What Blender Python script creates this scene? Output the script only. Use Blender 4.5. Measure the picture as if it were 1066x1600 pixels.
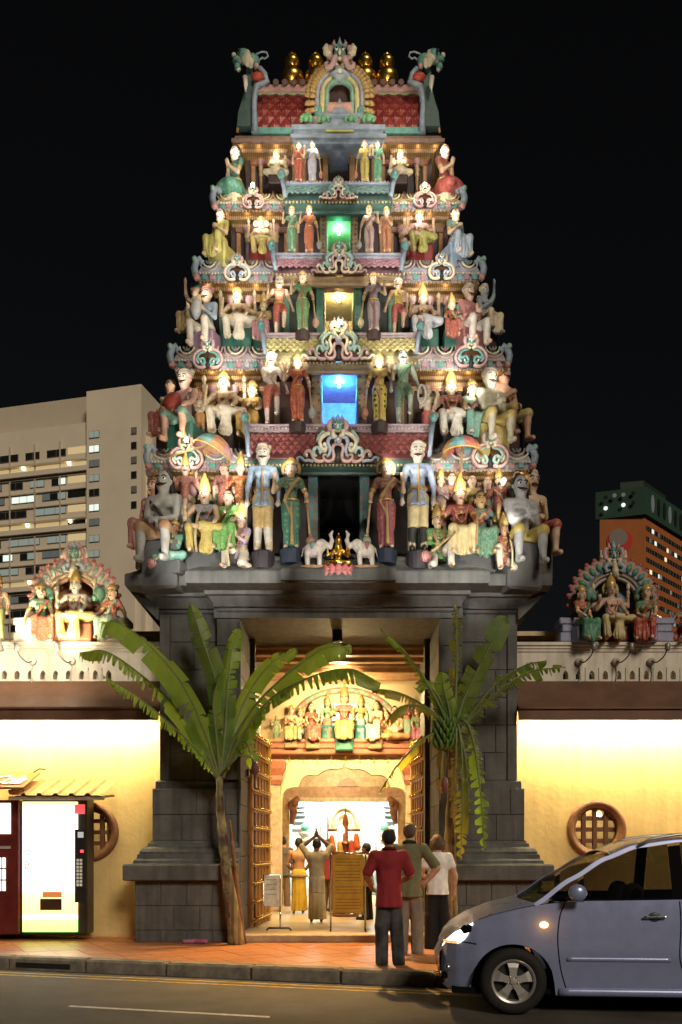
import bpy, bmesh, math, random
import numpy as np
from mathutils import Vector, Matrix, Euler
random.seed(7); RNG = random.Random(11)
sc = bpy.context.scene
for o in list(bpy.data.objects): bpy.data.objects.remove(o)
COL = sc.collection
PI = math.pi
# ---------------------------------------------------------------- camera
F, CX, HY, HC = 1400.0, 533.0, 1325.0, 1.5      # focal length in photo pixels, principal point, eye height
cam = bpy.data.cameras.new('camera'); camo = bpy.data.objects.new('camera', cam); COL.objects.link(camo)
cam.sensor_fit = 'VERTICAL'; cam.sensor_height = 24.0; cam.lens = 24.0 * F / 1600.0
cam.shift_y = (HY - 800.0) / 1600.0; cam.clip_end = 3000.0
camo.location = (0, 0, HC); camo.rotation_euler = (PI / 2, 0, 0); sc.camera = camo
# ---------------------------------------------------------------- night sky and the soft street glow
SUN_DIR = Vector((0.42, -1.0, 0.62)).normalized()
wd = bpy.data.worlds.new('World'); sc.world = wd; wd.use_nodes = True
nt = wd.node_tree; bg = nt.nodes['Background']
sk = nt.nodes.new('ShaderNodeTexSky'); sk.sky_type = 'NISHITA'; sk.sun_disc = False
sk.sun_elevation = math.asin(SUN_DIR.z); sk.sun_rotation = math.atan2(SUN_DIR.x, SUN_DIR.y)
hs = nt.nodes.new('ShaderNodeHueSaturation'); hs.inputs['Saturation'].default_value = 0.25
nt.links.new(sk.outputs[0], hs.inputs['Color']); nt.links.new(hs.outputs[0], bg.inputs[0]); bg.inputs[1].default_value = 0.0011
sl = bpy.data.lights.new('sun', 'SUN'); sl.energy = 1.6; sl.angle = math.radians(14); sl.color = (1.0, 0.86, 0.68)
slo = bpy.data.objects.new('sun', sl); COL.objects.link(slo); slo.rotation_euler = SUN_DIR.to_track_quat('Z', 'Y').to_euler()
vs = sc.view_settings
vs.view_transform = 'Standard'; vs.look = 'None'; vs.exposure = 0.0; vs.gamma = 1.0; vs.use_curve_mapping = False
try:
    sc.cycles.use_denoising = True; sc.cycles.denoiser = 'OPENIMAGEDENOISE'
    sc.cycles.denoising_input_passes = 'RGB_ALBEDO_NORMAL'
    sc.cycles.max_bounces = 6; sc.cycles.diffuse_bounces = 3; sc.cycles.glossy_bounces = 3; sc.cycles.transmission_bounces = 5
    sc.cycles.sample_clamp_indirect = 4.0; sc.cycles.caustics_reflective = False; sc.cycles.caustics_refractive = False
    sc.cycles.use_light_tree = True
except Exception as e: print(e)
# ---------------------------------------------------------------- pixel of the photograph -> metres at depth Y
def X(px, Y): return (px - CX) * Y / F
def Z(py, Y): return HC + (HY - py) * Y / F
def PT(px, py, Y): return Vector((X(px, Y), Y, Z(py, Y)))
# ---------------------------------------------------------------- materials
MC = {}
def mat(name, col=(.5,.5,.5), rough=.6, metal=0., var=.18, scale=6., bump=.15, bscale=40., emit=None, es=0., spec=.4, col2=None, pat=None, psc=10., coat=0., trans=0., streak=0.):
    if name in MC: return MC[name]
    m = bpy.data.materials.new(name); m.use_nodes = True; n = m.node_tree.nodes; l = m.node_tree.links
    b = n['Principled BSDF']; MC[name] = m
    b.inputs['Roughness'].default_value = rough; b.inputs['Metallic'].default_value = metal
    b.inputs['Specular IOR Level'].default_value = spec; b.inputs['Coat Weight'].default_value = coat
    if trans: b.inputs['Transmission Weight'].default_value = trans
    c4 = (*col, 1); b.inputs['Base Color'].default_value = c4
    tc = n.new('ShaderNodeTexCoord')
    src = None
    if pat:                                       # painted pattern in a second colour
        if pat == 'dots':
            t = n.new('ShaderNodeTexVoronoi'); t.inputs['Scale'].default_value = psc; t.inputs['Randomness'].default_value = .35; o = t.outputs['Distance']; a, bb = .28, .34
        elif pat == 'wave':
            t = n.new('ShaderNodeTexWave'); t.inputs['Scale'].default_value = psc; t.bands_direction = 'Z'; t.inputs['Distortion'].default_value = 1.; o = t.outputs[1]; a, bb = .12, .3
        elif pat == 'bands':
            t = n.new('ShaderNodeTexWave'); t.inputs['Scale'].default_value = psc; t.bands_direction = 'X'; t.inputs['Distortion'].default_value = .3; o = t.outputs[1]; a, bb = .3, .4
        else:
            t = n.new('ShaderNodeTexNoise'); t.inputs['Scale'].default_value = psc; t.inputs['Detail'].default_value = 3; o = t.outputs[0]; a, bb = .44, .54
        l.new(tc.outputs['Object'], t.inputs['Vector'])
        r = n.new('ShaderNodeValToRGB'); r.color_ramp.elements[0].position = a; r.color_ramp.elements[1].position = bb
        r.color_ramp.elements[0].color = (*(col2 or col), 1); r.color_ramp.elements[1].color = c4
        l.new(o, r.inputs[0]); src = r.outputs[0]
    if var:                                       # weathering: patches a little lighter and darker
        t = n.new('ShaderNodeTexNoise'); t.inputs['Scale'].default_value = scale; t.inputs['Detail'].default_value = 6; t.inputs['Roughness'].default_value = .65
        l.new(tc.outputs['Object'], t.inputs['Vector'])
        mr = n.new('ShaderNodeMapRange'); mr.inputs[1].default_value = .3; mr.inputs[2].default_value = .7
        mr.inputs[3].default_value = 1 - var * 1.6; mr.inputs[4].default_value = 1 + var; l.new(t.outputs[0], mr.inputs[0])
        mx = n.new('ShaderNodeVectorMath'); mx.operation = 'SCALE'
        if src: l.new(src, mx.inputs[0])
        else: mx.inputs[0].default_value = col
        l.new(mr.outputs[0], mx.inputs['Scale']); src = mx.outputs[0]
        mr2 = n.new('ShaderNodeMapRange'); mr2.inputs[3].default_value = max(.03, rough - .12); mr2.inputs[4].default_value = min(1, rough + .12)
        l.new(t.outputs[0], mr2.inputs[0]); l.new(mr2.outputs[0], b.inputs['Roughness'])
    if streak:                                    # rain streaks and soot running down the face
        mp = n.new('ShaderNodeMapping'); mp.inputs['Scale'].default_value = (5., 5., .35); t = n.new('ShaderNodeTexNoise'); t.inputs['Scale'].default_value = 1.6; t.inputs['Detail'].default_value = 5
        l.new(tc.outputs['Object'], mp.inputs[0]); l.new(mp.outputs[0], t.inputs['Vector']); mr = n.new('ShaderNodeMapRange'); mr.inputs[1].default_value = .42; mr.inputs[2].default_value = .68; mr.inputs[3].default_value = 1.; mr.inputs[4].default_value = 1-streak
        l.new(t.outputs[0], mr.inputs[0]); mx = n.new('ShaderNodeVectorMath'); mx.operation = 'SCALE'; l.new(src, mx.inputs[0]) if src else None; l.new(mr.outputs[0], mx.inputs['Scale']); src = mx.outputs[0]
    if src: l.new(src, b.inputs['Base Color'])
    if bump:
        t = n.new('ShaderNodeTexNoise'); t.inputs['Scale'].default_value = bscale; t.inputs['Detail'].default_value = 5
        l.new(tc.outputs['Object'], t.inputs['Vector'])
        bp = n.new('ShaderNodeBump'); bp.inputs['Strength'].default_value = bump; bp.inputs['Distance'].default_value = .02
        l.new(t.outputs[0], bp.inputs['Height']); l.new(bp.outputs[0], b.inputs['Normal'])
    if emit:
        b.inputs['Emission Color'].default_value = (*emit, 1); b.inputs['Emission Strength'].default_value = es
    return m
def P(col, **k):                                  # painted plaster of one colour
    if not isinstance(col, tuple): return col
    return mat('paint_%02x%02x%02x%s' % (*[int(c * 255) for c in col], ''.join('%s%s' % (a, v) for a, v in k.items())), col, **{**dict(rough=.5, var=.22, scale=9, bump=.12, bscale=60), **k})
TEAL, DTEAL, PINK, MAUVE, BLUEG, CREAM = (.10,.26,.22), (.035,.12,.09), (.50,.24,.22), (.33,.22,.25), (.22,.27,.33), (.58,.50,.34)
OCHRE, RED, BROWN, GREEN, DRED, WHITE = (.45,.27,.07), (.38,.06,.035), (.16,.075,.04), (.08,.22,.08), (.20,.03,.025), (.72,.68,.58)
SKIN, SKIN2, SKINB, SKING = (.62,.43,.30), (.45,.27,.18), (.26,.30,.33), (.10,.32,.24)
GOLD = mat('gold_leaf', (.85,.52,.10), rough=.3, metal=1., var=.12, bump=.05)
GOLDP = mat('gold_paint', (.62,.42,.13), rough=.35, metal=.35, var=.2, bump=.1)
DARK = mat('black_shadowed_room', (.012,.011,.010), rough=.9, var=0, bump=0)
BLACK = mat('black_paint', (.016,.015,.015), rough=.45, var=.2)
STONE = mat('grey_stone', (.112,.114,.109), rough=.7, var=.25, scale=2.2, streak=.35, bump=.35, bscale=45)
MORTAR = mat('stone_joint', (.09,.092,.09), rough=.9, var=.1)
# ---------------------------------------------------------------- mesh builder
class MB:
    def __init__(s): s.v = []; s.f = []; s.m = []; s.mi = 0
    def add(s, vs, fs):
        b = len(s.v); s.v += [tuple(v) for v in vs]; s.f += [tuple(b + i for i in f) for f in fs]; s.m += [s.mi] * len(fs); return s
    def box(s, x0, x1, y0, y1, z0, z1):
        if x0 > x1: x0, x1 = x1, x0
        if y0 > y1: y0, y1 = y1, y0
        if z0 > z1: z0, z1 = z1, z0
        return s.add([(x0,y0,z0),(x1,y0,z0),(x1,y1,z0),(x0,y1,z0),(x0,y0,z1),(x1,y0,z1),(x1,y1,z1),(x0,y1,z1)],
              [(0,3,2,1),(4,5,6,7),(0,1,5,4),(1,2,6,5),(2,3,7,6),(3,0,4,7)])
    def cbox(s, x0, x1, y0, y1, z0, z1, c=.01):     # chamfered box
        if x0 > x1: x0, x1 = x1, x0
        if y0 > y1: y0, y1 = y1, y0
        if z0 > z1: z0, z1 = z1, z0
        c = min(c, (x1-x0)*.3, (y1-y0)*.3, (z1-z0)*.3)
        bm = bmesh.new(); bmesh.ops.create_cube(bm, size=1)
        for v in bm.verts: v.co = ((x0+x1)/2 + v.co.x*(x1-x0), (y0+y1)/2 + v.co.y*(y1-y0), (z0+z1)/2 + v.co.z*(z1-z0))
        bmesh.ops.bevel(bm, geom=list(bm.edges), offset=c, segments=1, affect='EDGES')
        bm.verts.index_update(); s.add([v.co[:] for v in bm.verts], [[v.index for v in f.verts] for f in bm.faces]); bm.free(); return s
    def obox(s, c, size, M=None, t=(0,0,0)):        # oriented box
        b = len(s.v); hx, hy, hz = [a/2 for a in size]; s.box(c[0]-hx, c[0]+hx, c[1]-hy, c[1]+hy, c[2]-hz, c[2]+hz)
        if M is not None:
            cc = Vector(c)
            for i in range(b, len(s.v)): s.v[i] = tuple(M @ (Vector(s.v[i]) - cc) + cc)
        return s
    def prism(s, poly, d0, d1, ax='y'):             # 2-D outline extruded along an axis
        n = len(poly)
        def p(a, b, d): return (a, d, b) if ax == 'y' else ((d, a, b) if ax == 'x' else (a, b, d))
        vs = [p(a, b, d0) for a, b in poly] + [p(a, b, d1) for a, b in poly]
        fs = [tuple(range(n)), tuple(range(2*n-1, n-1, -1))] + [(i, n+i, n+(i+1) % n, (i+1) % n) for i in range(n)]
        return s.add(vs, fs)
    def lathe(s, prof, c=(0,0,0), seg=16, sx=1., sy=1., cap=True):   # prof: (radius, z)
        vs = []; fs = []; k = len(prof)
        for r, z in prof:
            for j in range(seg):
                a = 2*PI*j/seg; vs.append((c[0]+r*sx*math.cos(a), c[1]+r*sy*math.sin(a), c[2]+z))
        for i in range(k-1):
            for j in range(seg): fs.append((i*seg+j, i*seg+(j+1) % seg, (i+1)*seg+(j+1) % seg, (i+1)*seg+j))
        if cap: fs += [tuple(range(seg-1, -1, -1)), tuple((k-1)*seg+j for j in range(seg))]
        return s.add(vs, fs)
    def tube(s, path, rad, seg=8, sq=1., up=(0,1,0), closed=False):   # swept tube; sq squashes it along `up`
        pts = [Vector(p) for p in path]; n = len(pts); up = Vector(up)
        rr = [rad]*n if not hasattr(rad, '__len__') else list(rad)
        vs = []; fs = []
        for i, p in enumerate(pts):
            t = (pts[(i+1) % n] - pts[i-1]) if closed else (pts[min(i+1, n-1)] - pts[max(i-1, 0)])
            if t.length < 1e-9: t = Vector((0,0,1))
            t.normalize(); u = up - t*up.dot(t)
            if u.length < .05: u = t.orthogonal()
            u.normalize(); w = t.cross(u)
            for j in range(seg):
                a = 2*PI*j/seg; vs.append(p + w*(math.cos(a)*rr[i]) + u*(math.sin(a)*rr[i]*sq))
        for i in range(n if closed else n-1):
            q = (i+1) % n
            for j in range(seg): fs.append((i*seg+j, i*seg+(j+1) % seg, q*seg+(j+1) % seg, q*seg+j))
        if not closed: fs += [tuple(range(seg-1, -1, -1)), tuple((n-1)*seg+j for j in range(seg))]
        return s.add(vs, fs)
    def ball(s, c, r, seg=10, ring=7):
        r = (r, r, r) if not hasattr(r, '__len__') else r
        vs = [(c[0], c[1], c[2]-r[2])]; fs = []
        for i in range(1, ring):
            a = -PI/2 + PI*i/ring
            for j in range(seg):
                b = 2*PI*j/seg; vs.append((c[0]+r[0]*math.cos(a)*math.cos(b), c[1]+r[1]*math.cos(a)*math.sin(b), c[2]+r[2]*math.sin(a)))
        vs.append((c[0], c[1], c[2]+r[2])); k = len(vs)-1
        for j in range(seg):
            fs.append((0, 1+(j+1) % seg, 1+j)); fs.append((k, k-seg+j, k-seg+(j+1) % seg))
            for i in range(ring-2): fs.append((1+i*seg+j, 1+i*seg+(j+1) % seg, 1+(i+1)*seg+(j+1) % seg, 1+(i+1)*seg+j))
        return s.add(vs, fs)
    def rect_sweep(s, x0, x1, y0, y1, prof, cap=True):   # moulding profile (out, z) run round a rectangle with mitred corners
        vs = []; fs = []; k = len(prof)
        for o, z in prof: vs += [(x0-o, y0-o, z), (x1+o, y0-o, z), (x1+o, y1+o, z), (x0-o, y1+o, z)]
        for i in range(k-1):
            for j in range(4): fs.append((i*4+j, i*4+(j+1) % 4, (i+1)*4+(j+1) % 4, (i+1)*4+j))
        if cap: fs += [(3,2,1,0), tuple((k-1)*4+j for j in range(4))]
        return s.add(vs, fs)
    def hole_tile(s, x0, x1, z0, z1, hole, y0, y1):      # slab in the XZ plane with a star-shaped opening
        cx = sum(p[0] for p in hole)/len(hole); cz = sum(p[1] for p in hole)/len(hole)
        pts = [(math.atan2(p[1]-cz, p[0]-cx), p) for p in hole]
        for c in ((x0,z0),(x1,z0),(x1,z1),(x0,z1)): pts.append((math.atan2(c[1]-cz, c[0]-cx), None))
        pts.sort(key=lambda q: q[0]); H = sorted([q for q in pts if q[1]], key=lambda q: q[0])
        inn = []; out = []
        for a, p in pts:
            dx, dz = math.cos(a), math.sin(a)
            t = min([((x1 if dx > 0 else x0)-cx)/dx if abs(dx) > 1e-9 else 1e9, ((z1 if dz > 0 else z0)-cz)/dz if abs(dz) > 1e-9 else 1e9])
            out.append((cx+dx*t, cz+dz*t))
            if p is None:
                i = next((j for j, q in enumerate(H) if q[0] > a), 0); a0, p0 = H[i-1]; a1, p1 = H[i]
                d = (a1-a0) % (2*PI); u = ((a-a0) % (2*PI))/d if d else 0; p = (p0[0]+(p1[0]-p0[0])*u, p0[1]+(p1[1]-p0[1])*u)
            inn.append(p)
        n = len(pts); vs = [(a, y0, b) for a, b in inn]+[(a, y0, b) for a, b in out]+[(a, y1, b) for a, b in inn]+[(a, y1, b) for a, b in out]; fs = []
        for i in range(n):
            j = (i+1) % n
            fs += [(i, n+i, n+j, j), (2*n+i, 2*n+j, 3*n+j, 3*n+i), (i, j, 2*n+j, 2*n+i)]
        return s.add(vs, fs)
    def mesh(s, name, mats, smooth=None):
        me = bpy.data.meshes.new(name); me.from_pydata(s.v, [], s.f)
        for m in (mats if isinstance(mats, (list, tuple)) else [mats]): me.materials.append(m)
        if len(me.materials) > 1: me.polygons.foreach_set('material_index', s.m)
        bm = bmesh.new(); bm.from_mesh(me); bmesh.ops.recalc_face_normals(bm, faces=bm.faces); bm.to_mesh(me); bm.free()
        if smooth:
            me.polygons.foreach_set('use_smooth', [True]*len(me.polygons))
            if smooth is not True:
                try: me.set_sharp_from_angle(angle=math.radians(smooth))
                except Exception: pass
        me.update(); return me
    def build(s, name, mats, parent=None, smooth=None, local=False, **k):
        return link(name, s.mesh(name, mats, smooth), parent, local, **k)
def tag(o, label=None, cat=None, group=None, kind=None):
    if label: o['label'] = label
    if cat: o['category'] = cat
    if group: o['group'] = group
    if kind: o['kind'] = kind
    return o
def link(name, data, parent=None, local=False, **k):
    o = bpy.data.objects.new(name, data); COL.objects.link(o)
    if parent is not None:
        o.parent = parent
        if not local: o.matrix_parent_inverse = WM(parent).inverted()
    return tag(o, **k)
def WM(o):
    m = Matrix.LocRotScale(o.location, o.rotation_euler, o.scale)
    return (WM(o.parent) @ o.matrix_parent_inverse @ m) if o.parent else m
def thing(name, label, cat, loc=(0,0,0), rz=0., group=None, sc_=1.):
    o = bpy.data.objects.new(name, None); COL.objects.link(o); o.location = loc; o.rotation_euler = (0, 0, rz); o.scale = (sc_,)*3; o.empty_display_size = .2
    return tag(o, label, cat, group)
def lamp(kind, loc, energy, color=(1,.8,.55), target=None, size=.05, angle=40, blend=.5, parent=None, sx=None, sy=None):
    l = bpy.data.lights.new('lamp_light', kind); l.energy = energy; l.color = color
    if kind in ('POINT', 'SPOT'): l.shadow_soft_size = size
    if kind == 'SPOT': l.spot_size = math.radians(angle); l.spot_blend = blend
    if kind == 'AREA':
        l.shape = 'RECTANGLE'; l.size = sx or size; l.size_y = sy or size
    o = bpy.data.objects.new('lamp_light', l); COL.objects.link(o); o.location = loc
    if target is not None: o.rotation_euler = (Vector(target)-Vector(loc)).to_track_quat('-Z', 'Y').to_euler()
    if parent is not None: o.parent = parent; o.matrix_parent_inverse = WM(parent).inverted()
    return o
def spline(pts, n=24):                              # Catmull-Rom through the points
    P_ = [Vector(p) for p in pts]; P_ = [P_[0]*2-P_[1]] + P_ + [P_[-1]*2-P_[-2]]; out = []; m = len(P_)-3
    for i in range(n+1):
        t = i/n*m; k = min(int(t), m-1); u = t-k; a, b, c, d = P_[k:k+4]
        out.append(.5*((2*b)+(c-a)*u+(2*a-5*b+4*c-d)*u*u+(3*b-a-3*c+d)*u**3))
    return out
def arc(cx, cz, r, a0, a1, n=20, r1=None):
    r1 = r if r1 is None else r1
    return [(cx+(r+(r1-r)*i/n)*math.cos(math.radians(a0+(a1-a0)*i/n)), cz+(r+(r1-r)*i/n)*math.sin(math.radians(a0+(a1-a0)*i/n))) for i in range(n+1)]
# ---------------------------------------------------------------- soft-blended bodies: signed distances -> one continuous surface
class Body:
    def __init__(s): s.p = []; s.zc = None
    def cut(s, z): s.zc = z; return s                # flat hem
    def cap(s, a, b, ra, rb=None, k=.02, sy=1., pleat=None):
        s.p.append(('c', np.array(a, float), np.array(b, float), ra, ra if rb is None else rb, k, sy, pleat)); return s
    def ell(s, c, r, k=.02, rot=None):
        s.p.append(('e', np.array(c, float), np.array(r, float), k, rot)); return s
    def ring(s, c, R, r, k=.004, sy=1., tilt=0.):
        s.p.append(('r', np.array(c, float), R, r, k, sy, tilt)); return s
    def chain(s, pts, rs, k=.02, sy=1.):
        for i in range(len(pts)-1): s.cap(pts[i], pts[i+1], rs[i], rs[i+1], k, sy)
        return s
    def bound(s, p):
        if p[0] == 'c':
            r = max(p[3], p[4])+(p[7][1] if p[7] else 0); e = np.array((r, r, r)); return np.minimum(p[1], p[2])-e, np.maximum(p[1], p[2])+e
        if p[0] == 'e': r = p[2] if p[4] is None else np.full(3, p[2].max()); return p[1]-r, p[1]+r
        e = np.full(3, p[2]+p[3]); return p[1]-e, p[1]+e
    def mesh(s, name, m, h):
        bs = [s.bound(p) for p in s.p]; lo = np.min([b[0] for b in bs], 0)-2*h; hi = np.max([b[1] for b in bs], 0)+2*h
        n = np.ceil((hi-lo)/h).astype(int)+1; D = np.full(n, 9., np.float32)
        for p, (a, b) in zip(s.p, bs):
            k = {'c': lambda: p[5], 'e': lambda: p[3], 'r': lambda: p[4]}[p[0]]()
            i0 = np.maximum(((a-lo-k-2*h)/h).astype(int), 0); i1 = np.minimum(((b-lo+k+2*h)/h).astype(int)+2, n)
            x = (lo[0]+h*np.arange(i0[0], i1[0]))[:, None, None]; y = (lo[1]+h*np.arange(i0[1], i1[1]))[None, :, None]; z = (lo[2]+h*np.arange(i0[2], i1[2]))[None, None, :]
            if p[0] == 'c':
                _, A, B, ra, rb, _, sy, pl = p; d = B-A; d2 = d.copy(); d2[1] /= sy; L = (d2**2).sum()+1e-12
                px, py, pz = x-A[0], (y-A[1])/sy, z-A[2]; t = np.clip((px*d2[0]+py*d2[1]+pz*d2[2])/L, 0, 1)
                qx, qy, qz = px-t*d2[0], py-t*d2[1], pz-t*d2[2]; R = ra+(rb-ra)*t
                if pl: R = R+pl[1]*np.sin(pl[0]*np.arctan2(qx, qy)+pl[2] if len(pl) > 2 else pl[0]*np.arctan2(qx, qy))*t
                v = (np.sqrt(qx*qx+qy*qy+qz*qz)-R)*min(1, .5+.5*sy)
            elif p[0] == 'e':
                _, c, r, _, rot = p; px, py, pz = x-c[0], y-c[1], z-c[2]
                if rot is not None:
                    Q = np.array(rot); px, py, pz = [Q[0][i]*px+Q[1][i]*py+Q[2][i]*pz for i in range(3)]
                q = np.sqrt((px/r[0])**2+(py/r[1])**2+(pz/r[2])**2); q2 = np.sqrt((px/r[0]**2)**2+(py/r[1]**2)**2+(pz/r[2]**2)**2)+1e-9; v = q*(q-1)/q2
            else:
                _, c, R, r, _, sy, ti = p; px, py, pz = x-c[0], y-c[1], z-c[2]
                cy, sn = math.cos(ti), math.sin(ti); py, pz = py*cy+pz*sn, pz*cy-py*sn; py = py/sy
                v = np.sqrt((np.sqrt(px*px+py*py)-R)**2+pz*pz)-r
            sl_ = (slice(i0[0], i1[0]), slice(i0[1], i1[1]), slice(i0[2], i1[2])); o = D[sl_]; v = v.astype(np.float32)
            if k > 0:
                hh = np.maximum(k-np.abs(o-v), 0)/k; D[sl_] = np.minimum(o, v)-hh*hh*k*.25
            else: D[sl_] = np.minimum(o, v)
        if s.zc is not None: D = np.maximum(D, (s.zc-(lo[2]+h*np.arange(n[2])))[None, None, :]).astype(np.float32)
        return netmesh(D, lo, h, name, m)
def netmesh(D, lo, h, name, m):
    S = D < 0; n = D.shape; c = np.zeros((n[0]-1, n[1]-1, n[2]-1), np.int8)
    for a in (0, 1):
        for b in (0, 1):
            for d in (0, 1): c += S[a:n[0]-1+a, b:n[1]-1+b, d:n[2]-1+d]
    idx = np.argwhere((c > 0) & (c < 8)); vid = np.full(c.shape, -1, np.int32); vid[tuple(idx.T)] = np.arange(len(idx))
    acc = np.zeros((len(idx), 3)); cnt = np.zeros(len(idx))
    cor = [(a, b, d) for a in (0, 1) for b in (0, 1) for d in (0, 1)]
    for a in cor:
        for ax in range(3):
            if a[ax]: continue
            b = list(a); b[ax] = 1
            va = D[idx[:,0]+a[0], idx[:,1]+a[1], idx[:,2]+a[2]]; vb = D[idx[:,0]+b[0], idx[:,1]+b[1], idx[:,2]+b[2]]
            cr = (va < 0) != (vb < 0); t = np.where(cr, va/np.where(va == vb, 1, va-vb), 0); q = np.array(a, float)[None, :].repeat(len(idx), 0); q[:, ax] = t
            acc += q*cr[:, None]; cnt += cr
    V = lo+h*(idx+acc/np.maximum(cnt, 1)[:, None]); Q = []
    for ax in range(3):
        o1, o2 = [(1,2),(2,0),(0,1)][ax]
        s0 = [slice(None)]*3; s1 = [slice(None)]*3; s0[ax] = slice(0, -1); s1[ax] = slice(1, None)
        e = np.argwhere(S[tuple(s0)] != S[tuple(s1)]); e = e[(e[:, o1] > 0) & (e[:, o2] > 0) & (e[:, o1] < n[o1]-1) & (e[:, o2] < n[o2]-1)]
        if not len(e): continue
        def g(d1, d2):
            q = e.copy(); q[:, o1] += d1; q[:, o2] += d2; return vid[tuple(q.T)]
        q = np.stack([g(-1,-1), g(0,-1), g(0,0), g(-1,0)], 1); inn = S[tuple(e.T)]; q[~inn] = q[~inn][:, ::-1]; Q.append(q)
    Q = np.concatenate(Q); me = bpy.data.meshes.new(name)
    me.vertices.add(len(V)); me.vertices.foreach_set('co', V.astype(np.float32).ravel())
    me.loops.add(len(Q)*4); me.loops.foreach_set('vertex_index', Q.astype(np.int32).ravel())
    me.polygons.add(len(Q)); me.polygons.foreach_set('loop_start', np.arange(len(Q), dtype=np.int32)*4)
    me.polygons.foreach_set('use_smooth', np.ones(len(Q), bool)); me.materials.append(m); me.update(calc_edges=True); me.validate()
    return me
# ================================================================ ground, road, pavement
KS = -0.28                                           # the street runs at a slight angle to the temple front
def kerbY(x): return 11.10 + KS * x
RZ = -0.16                                           # road level; pavement is 0
ASPH = mat('asphalt', (.095,.086,.072), rough=.8, var=.36, scale=.9, bump=.5, bscale=220)
m = MB(); m.add([(-1500,-1500,RZ-.02),(1500,-1500,RZ-.02),(1500,2500,RZ-.02),(-1500,2500,RZ-.02)], [(0,1,2,3)])
m.build('ground', mat('dark_ground', (.03,.03,.028), rough=.9, scale=.5), kind='structure')
m = MB(); m.add([(-60,kerbY(-60),RZ),(-60,-30,RZ),(60,-30,RZ),(60,kerbY(60),RZ)], [(0,1,2,3)])
road = m.build('road', ASPH, kind='structure')
YEL = mat('yellow_road_paint', (.55,.36,.06), rough=.7, var=.35, scale=12); WHT = mat('white_road_paint', (.62,.6,.55), rough=.7, var=.25, scale=14)
def strip(off0, off1, x0, x1, z, ma, name):
    mb = MB(); mb.add([(x0,kerbY(x0)-off0,z),(x1,kerbY(x1)-off0,z),(x1,kerbY(x1)-off1,z),(x0,kerbY(x0)-off1,z)], [(0,1,2,3)]); return mb.build(name, ma, road)
strip(.40,.455,-30,30,RZ+.004,YEL,'yellow_line'); strip(.60,.655,-30,30,RZ+.004,YEL,'yellow_line')
strip(2.47,2.55,-2.85,-.70,RZ+.004,WHT,'white_dash'); strip(2.47,2.55,-11.5,-9.35,RZ+.004,WHT,'white_dash'); strip(2.47,2.55,6,8.2,RZ+.004,WHT,'white_dash')
# kerb stones
KERB = mat('kerb_concrete', (.19,.165,.13), rough=.8, var=.35, scale=5, bump=.4, bscale=50)
pav = MB().add([(-60,kerbY(-60)+.1,-.012),(60,kerbY(60)+.1,-.012),(60,40,-.012),(-60,40,-.012)], [(0,1,2,3)]).build('pavement', mat('tile_joint', (.20,.08,.035), rough=.8), kind='structure')
ex = Vector((1,KS,0)).normalized(); ang = math.atan2(KS, 1)
L = 1.18; kmesh = MB().cbox(-L/2+.008, L/2-.008, 0, .26, RZ-.05, .012, .03).mesh('kerb_stone', KERB)
for i in range(-8, 9):
    c = Vector((.55+i*L*ex.x, 0, 0)); c.y = kerbY(c.x)-.1
    o = link('kerb_stone', kmesh, pav); o.location = c; o.rotation_euler = (0, 0, ang)
c0 = Vector((X(80,12.4), 0, 0)); dr = MB().box(-.42,.42,-.10-.004,-.06,RZ+.03,RZ+.10).build('drain_slot', DARK, pav); dr.location = (c0.x, kerbY(c0.x)-.0, 0); dr.rotation_euler = (0,0,ang)
# paving tiles, laid at an angle, clipped along the kerb
TILE = [mat('paving_tile_%d' % i, c, rough=.45, var=.25, scale=9, bump=.12) for i, c in enumerate([(.38,.145,.05),(.35,.13,.045),(.40,.155,.055)])]
def clip(poly, f):
    out = []
    for i in range(len(poly)):
        a, b = poly[i-1], poly[i]; fa, fb = f(a), f(b)
        if (fa >= 0) != (fb >= 0): t = fa/(fa-fb); out.append((a[0]+(b[0]-a[0])*t, a[1]+(b[1]-a[1])*t))
        if fb >= 0: out.append(b)
    return out
ta = math.radians(28); tu = (math.cos(ta), math.sin(ta)); tv = (-math.sin(ta), math.cos(ta)); TS = .37; nt_ = 0
for i in range(-30, 40):
    for j in range(10, 50):
        h = TS/2-.0035; cx, cy = (i*tu[0]+j*tv[0])*TS, (i*tu[1]+j*tv[1])*TS
        if not (-6.3 < cx < 5.8 and cy < 15.4): continue
        poly = [(cx+a*tu[0]+b*tv[0], cy+a*tu[1]+b*tv[1]) for a, b in ((-h,-h),(h,-h),(h,h),(-h,h))]
        poly = clip(clip(poly, lambda p: p[1]-kerbY(p[0])-.155), lambda p: 15.18-p[1])
        if len(poly) < 3: continue
        if abs(cx) < 1.2 and cy > 14.5 or (1.9 < cx < 3.3 or -3.2 < cx < -1.9) and cy > 14.6: continue
        nt_ += 1; MB().prism([(a, b) for a, b in poly], -.011, RNG.uniform(0, .004), 'z').build('paving_tile', TILE[RNG.randrange(3)], pav)
print('tiles', nt_)
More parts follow.
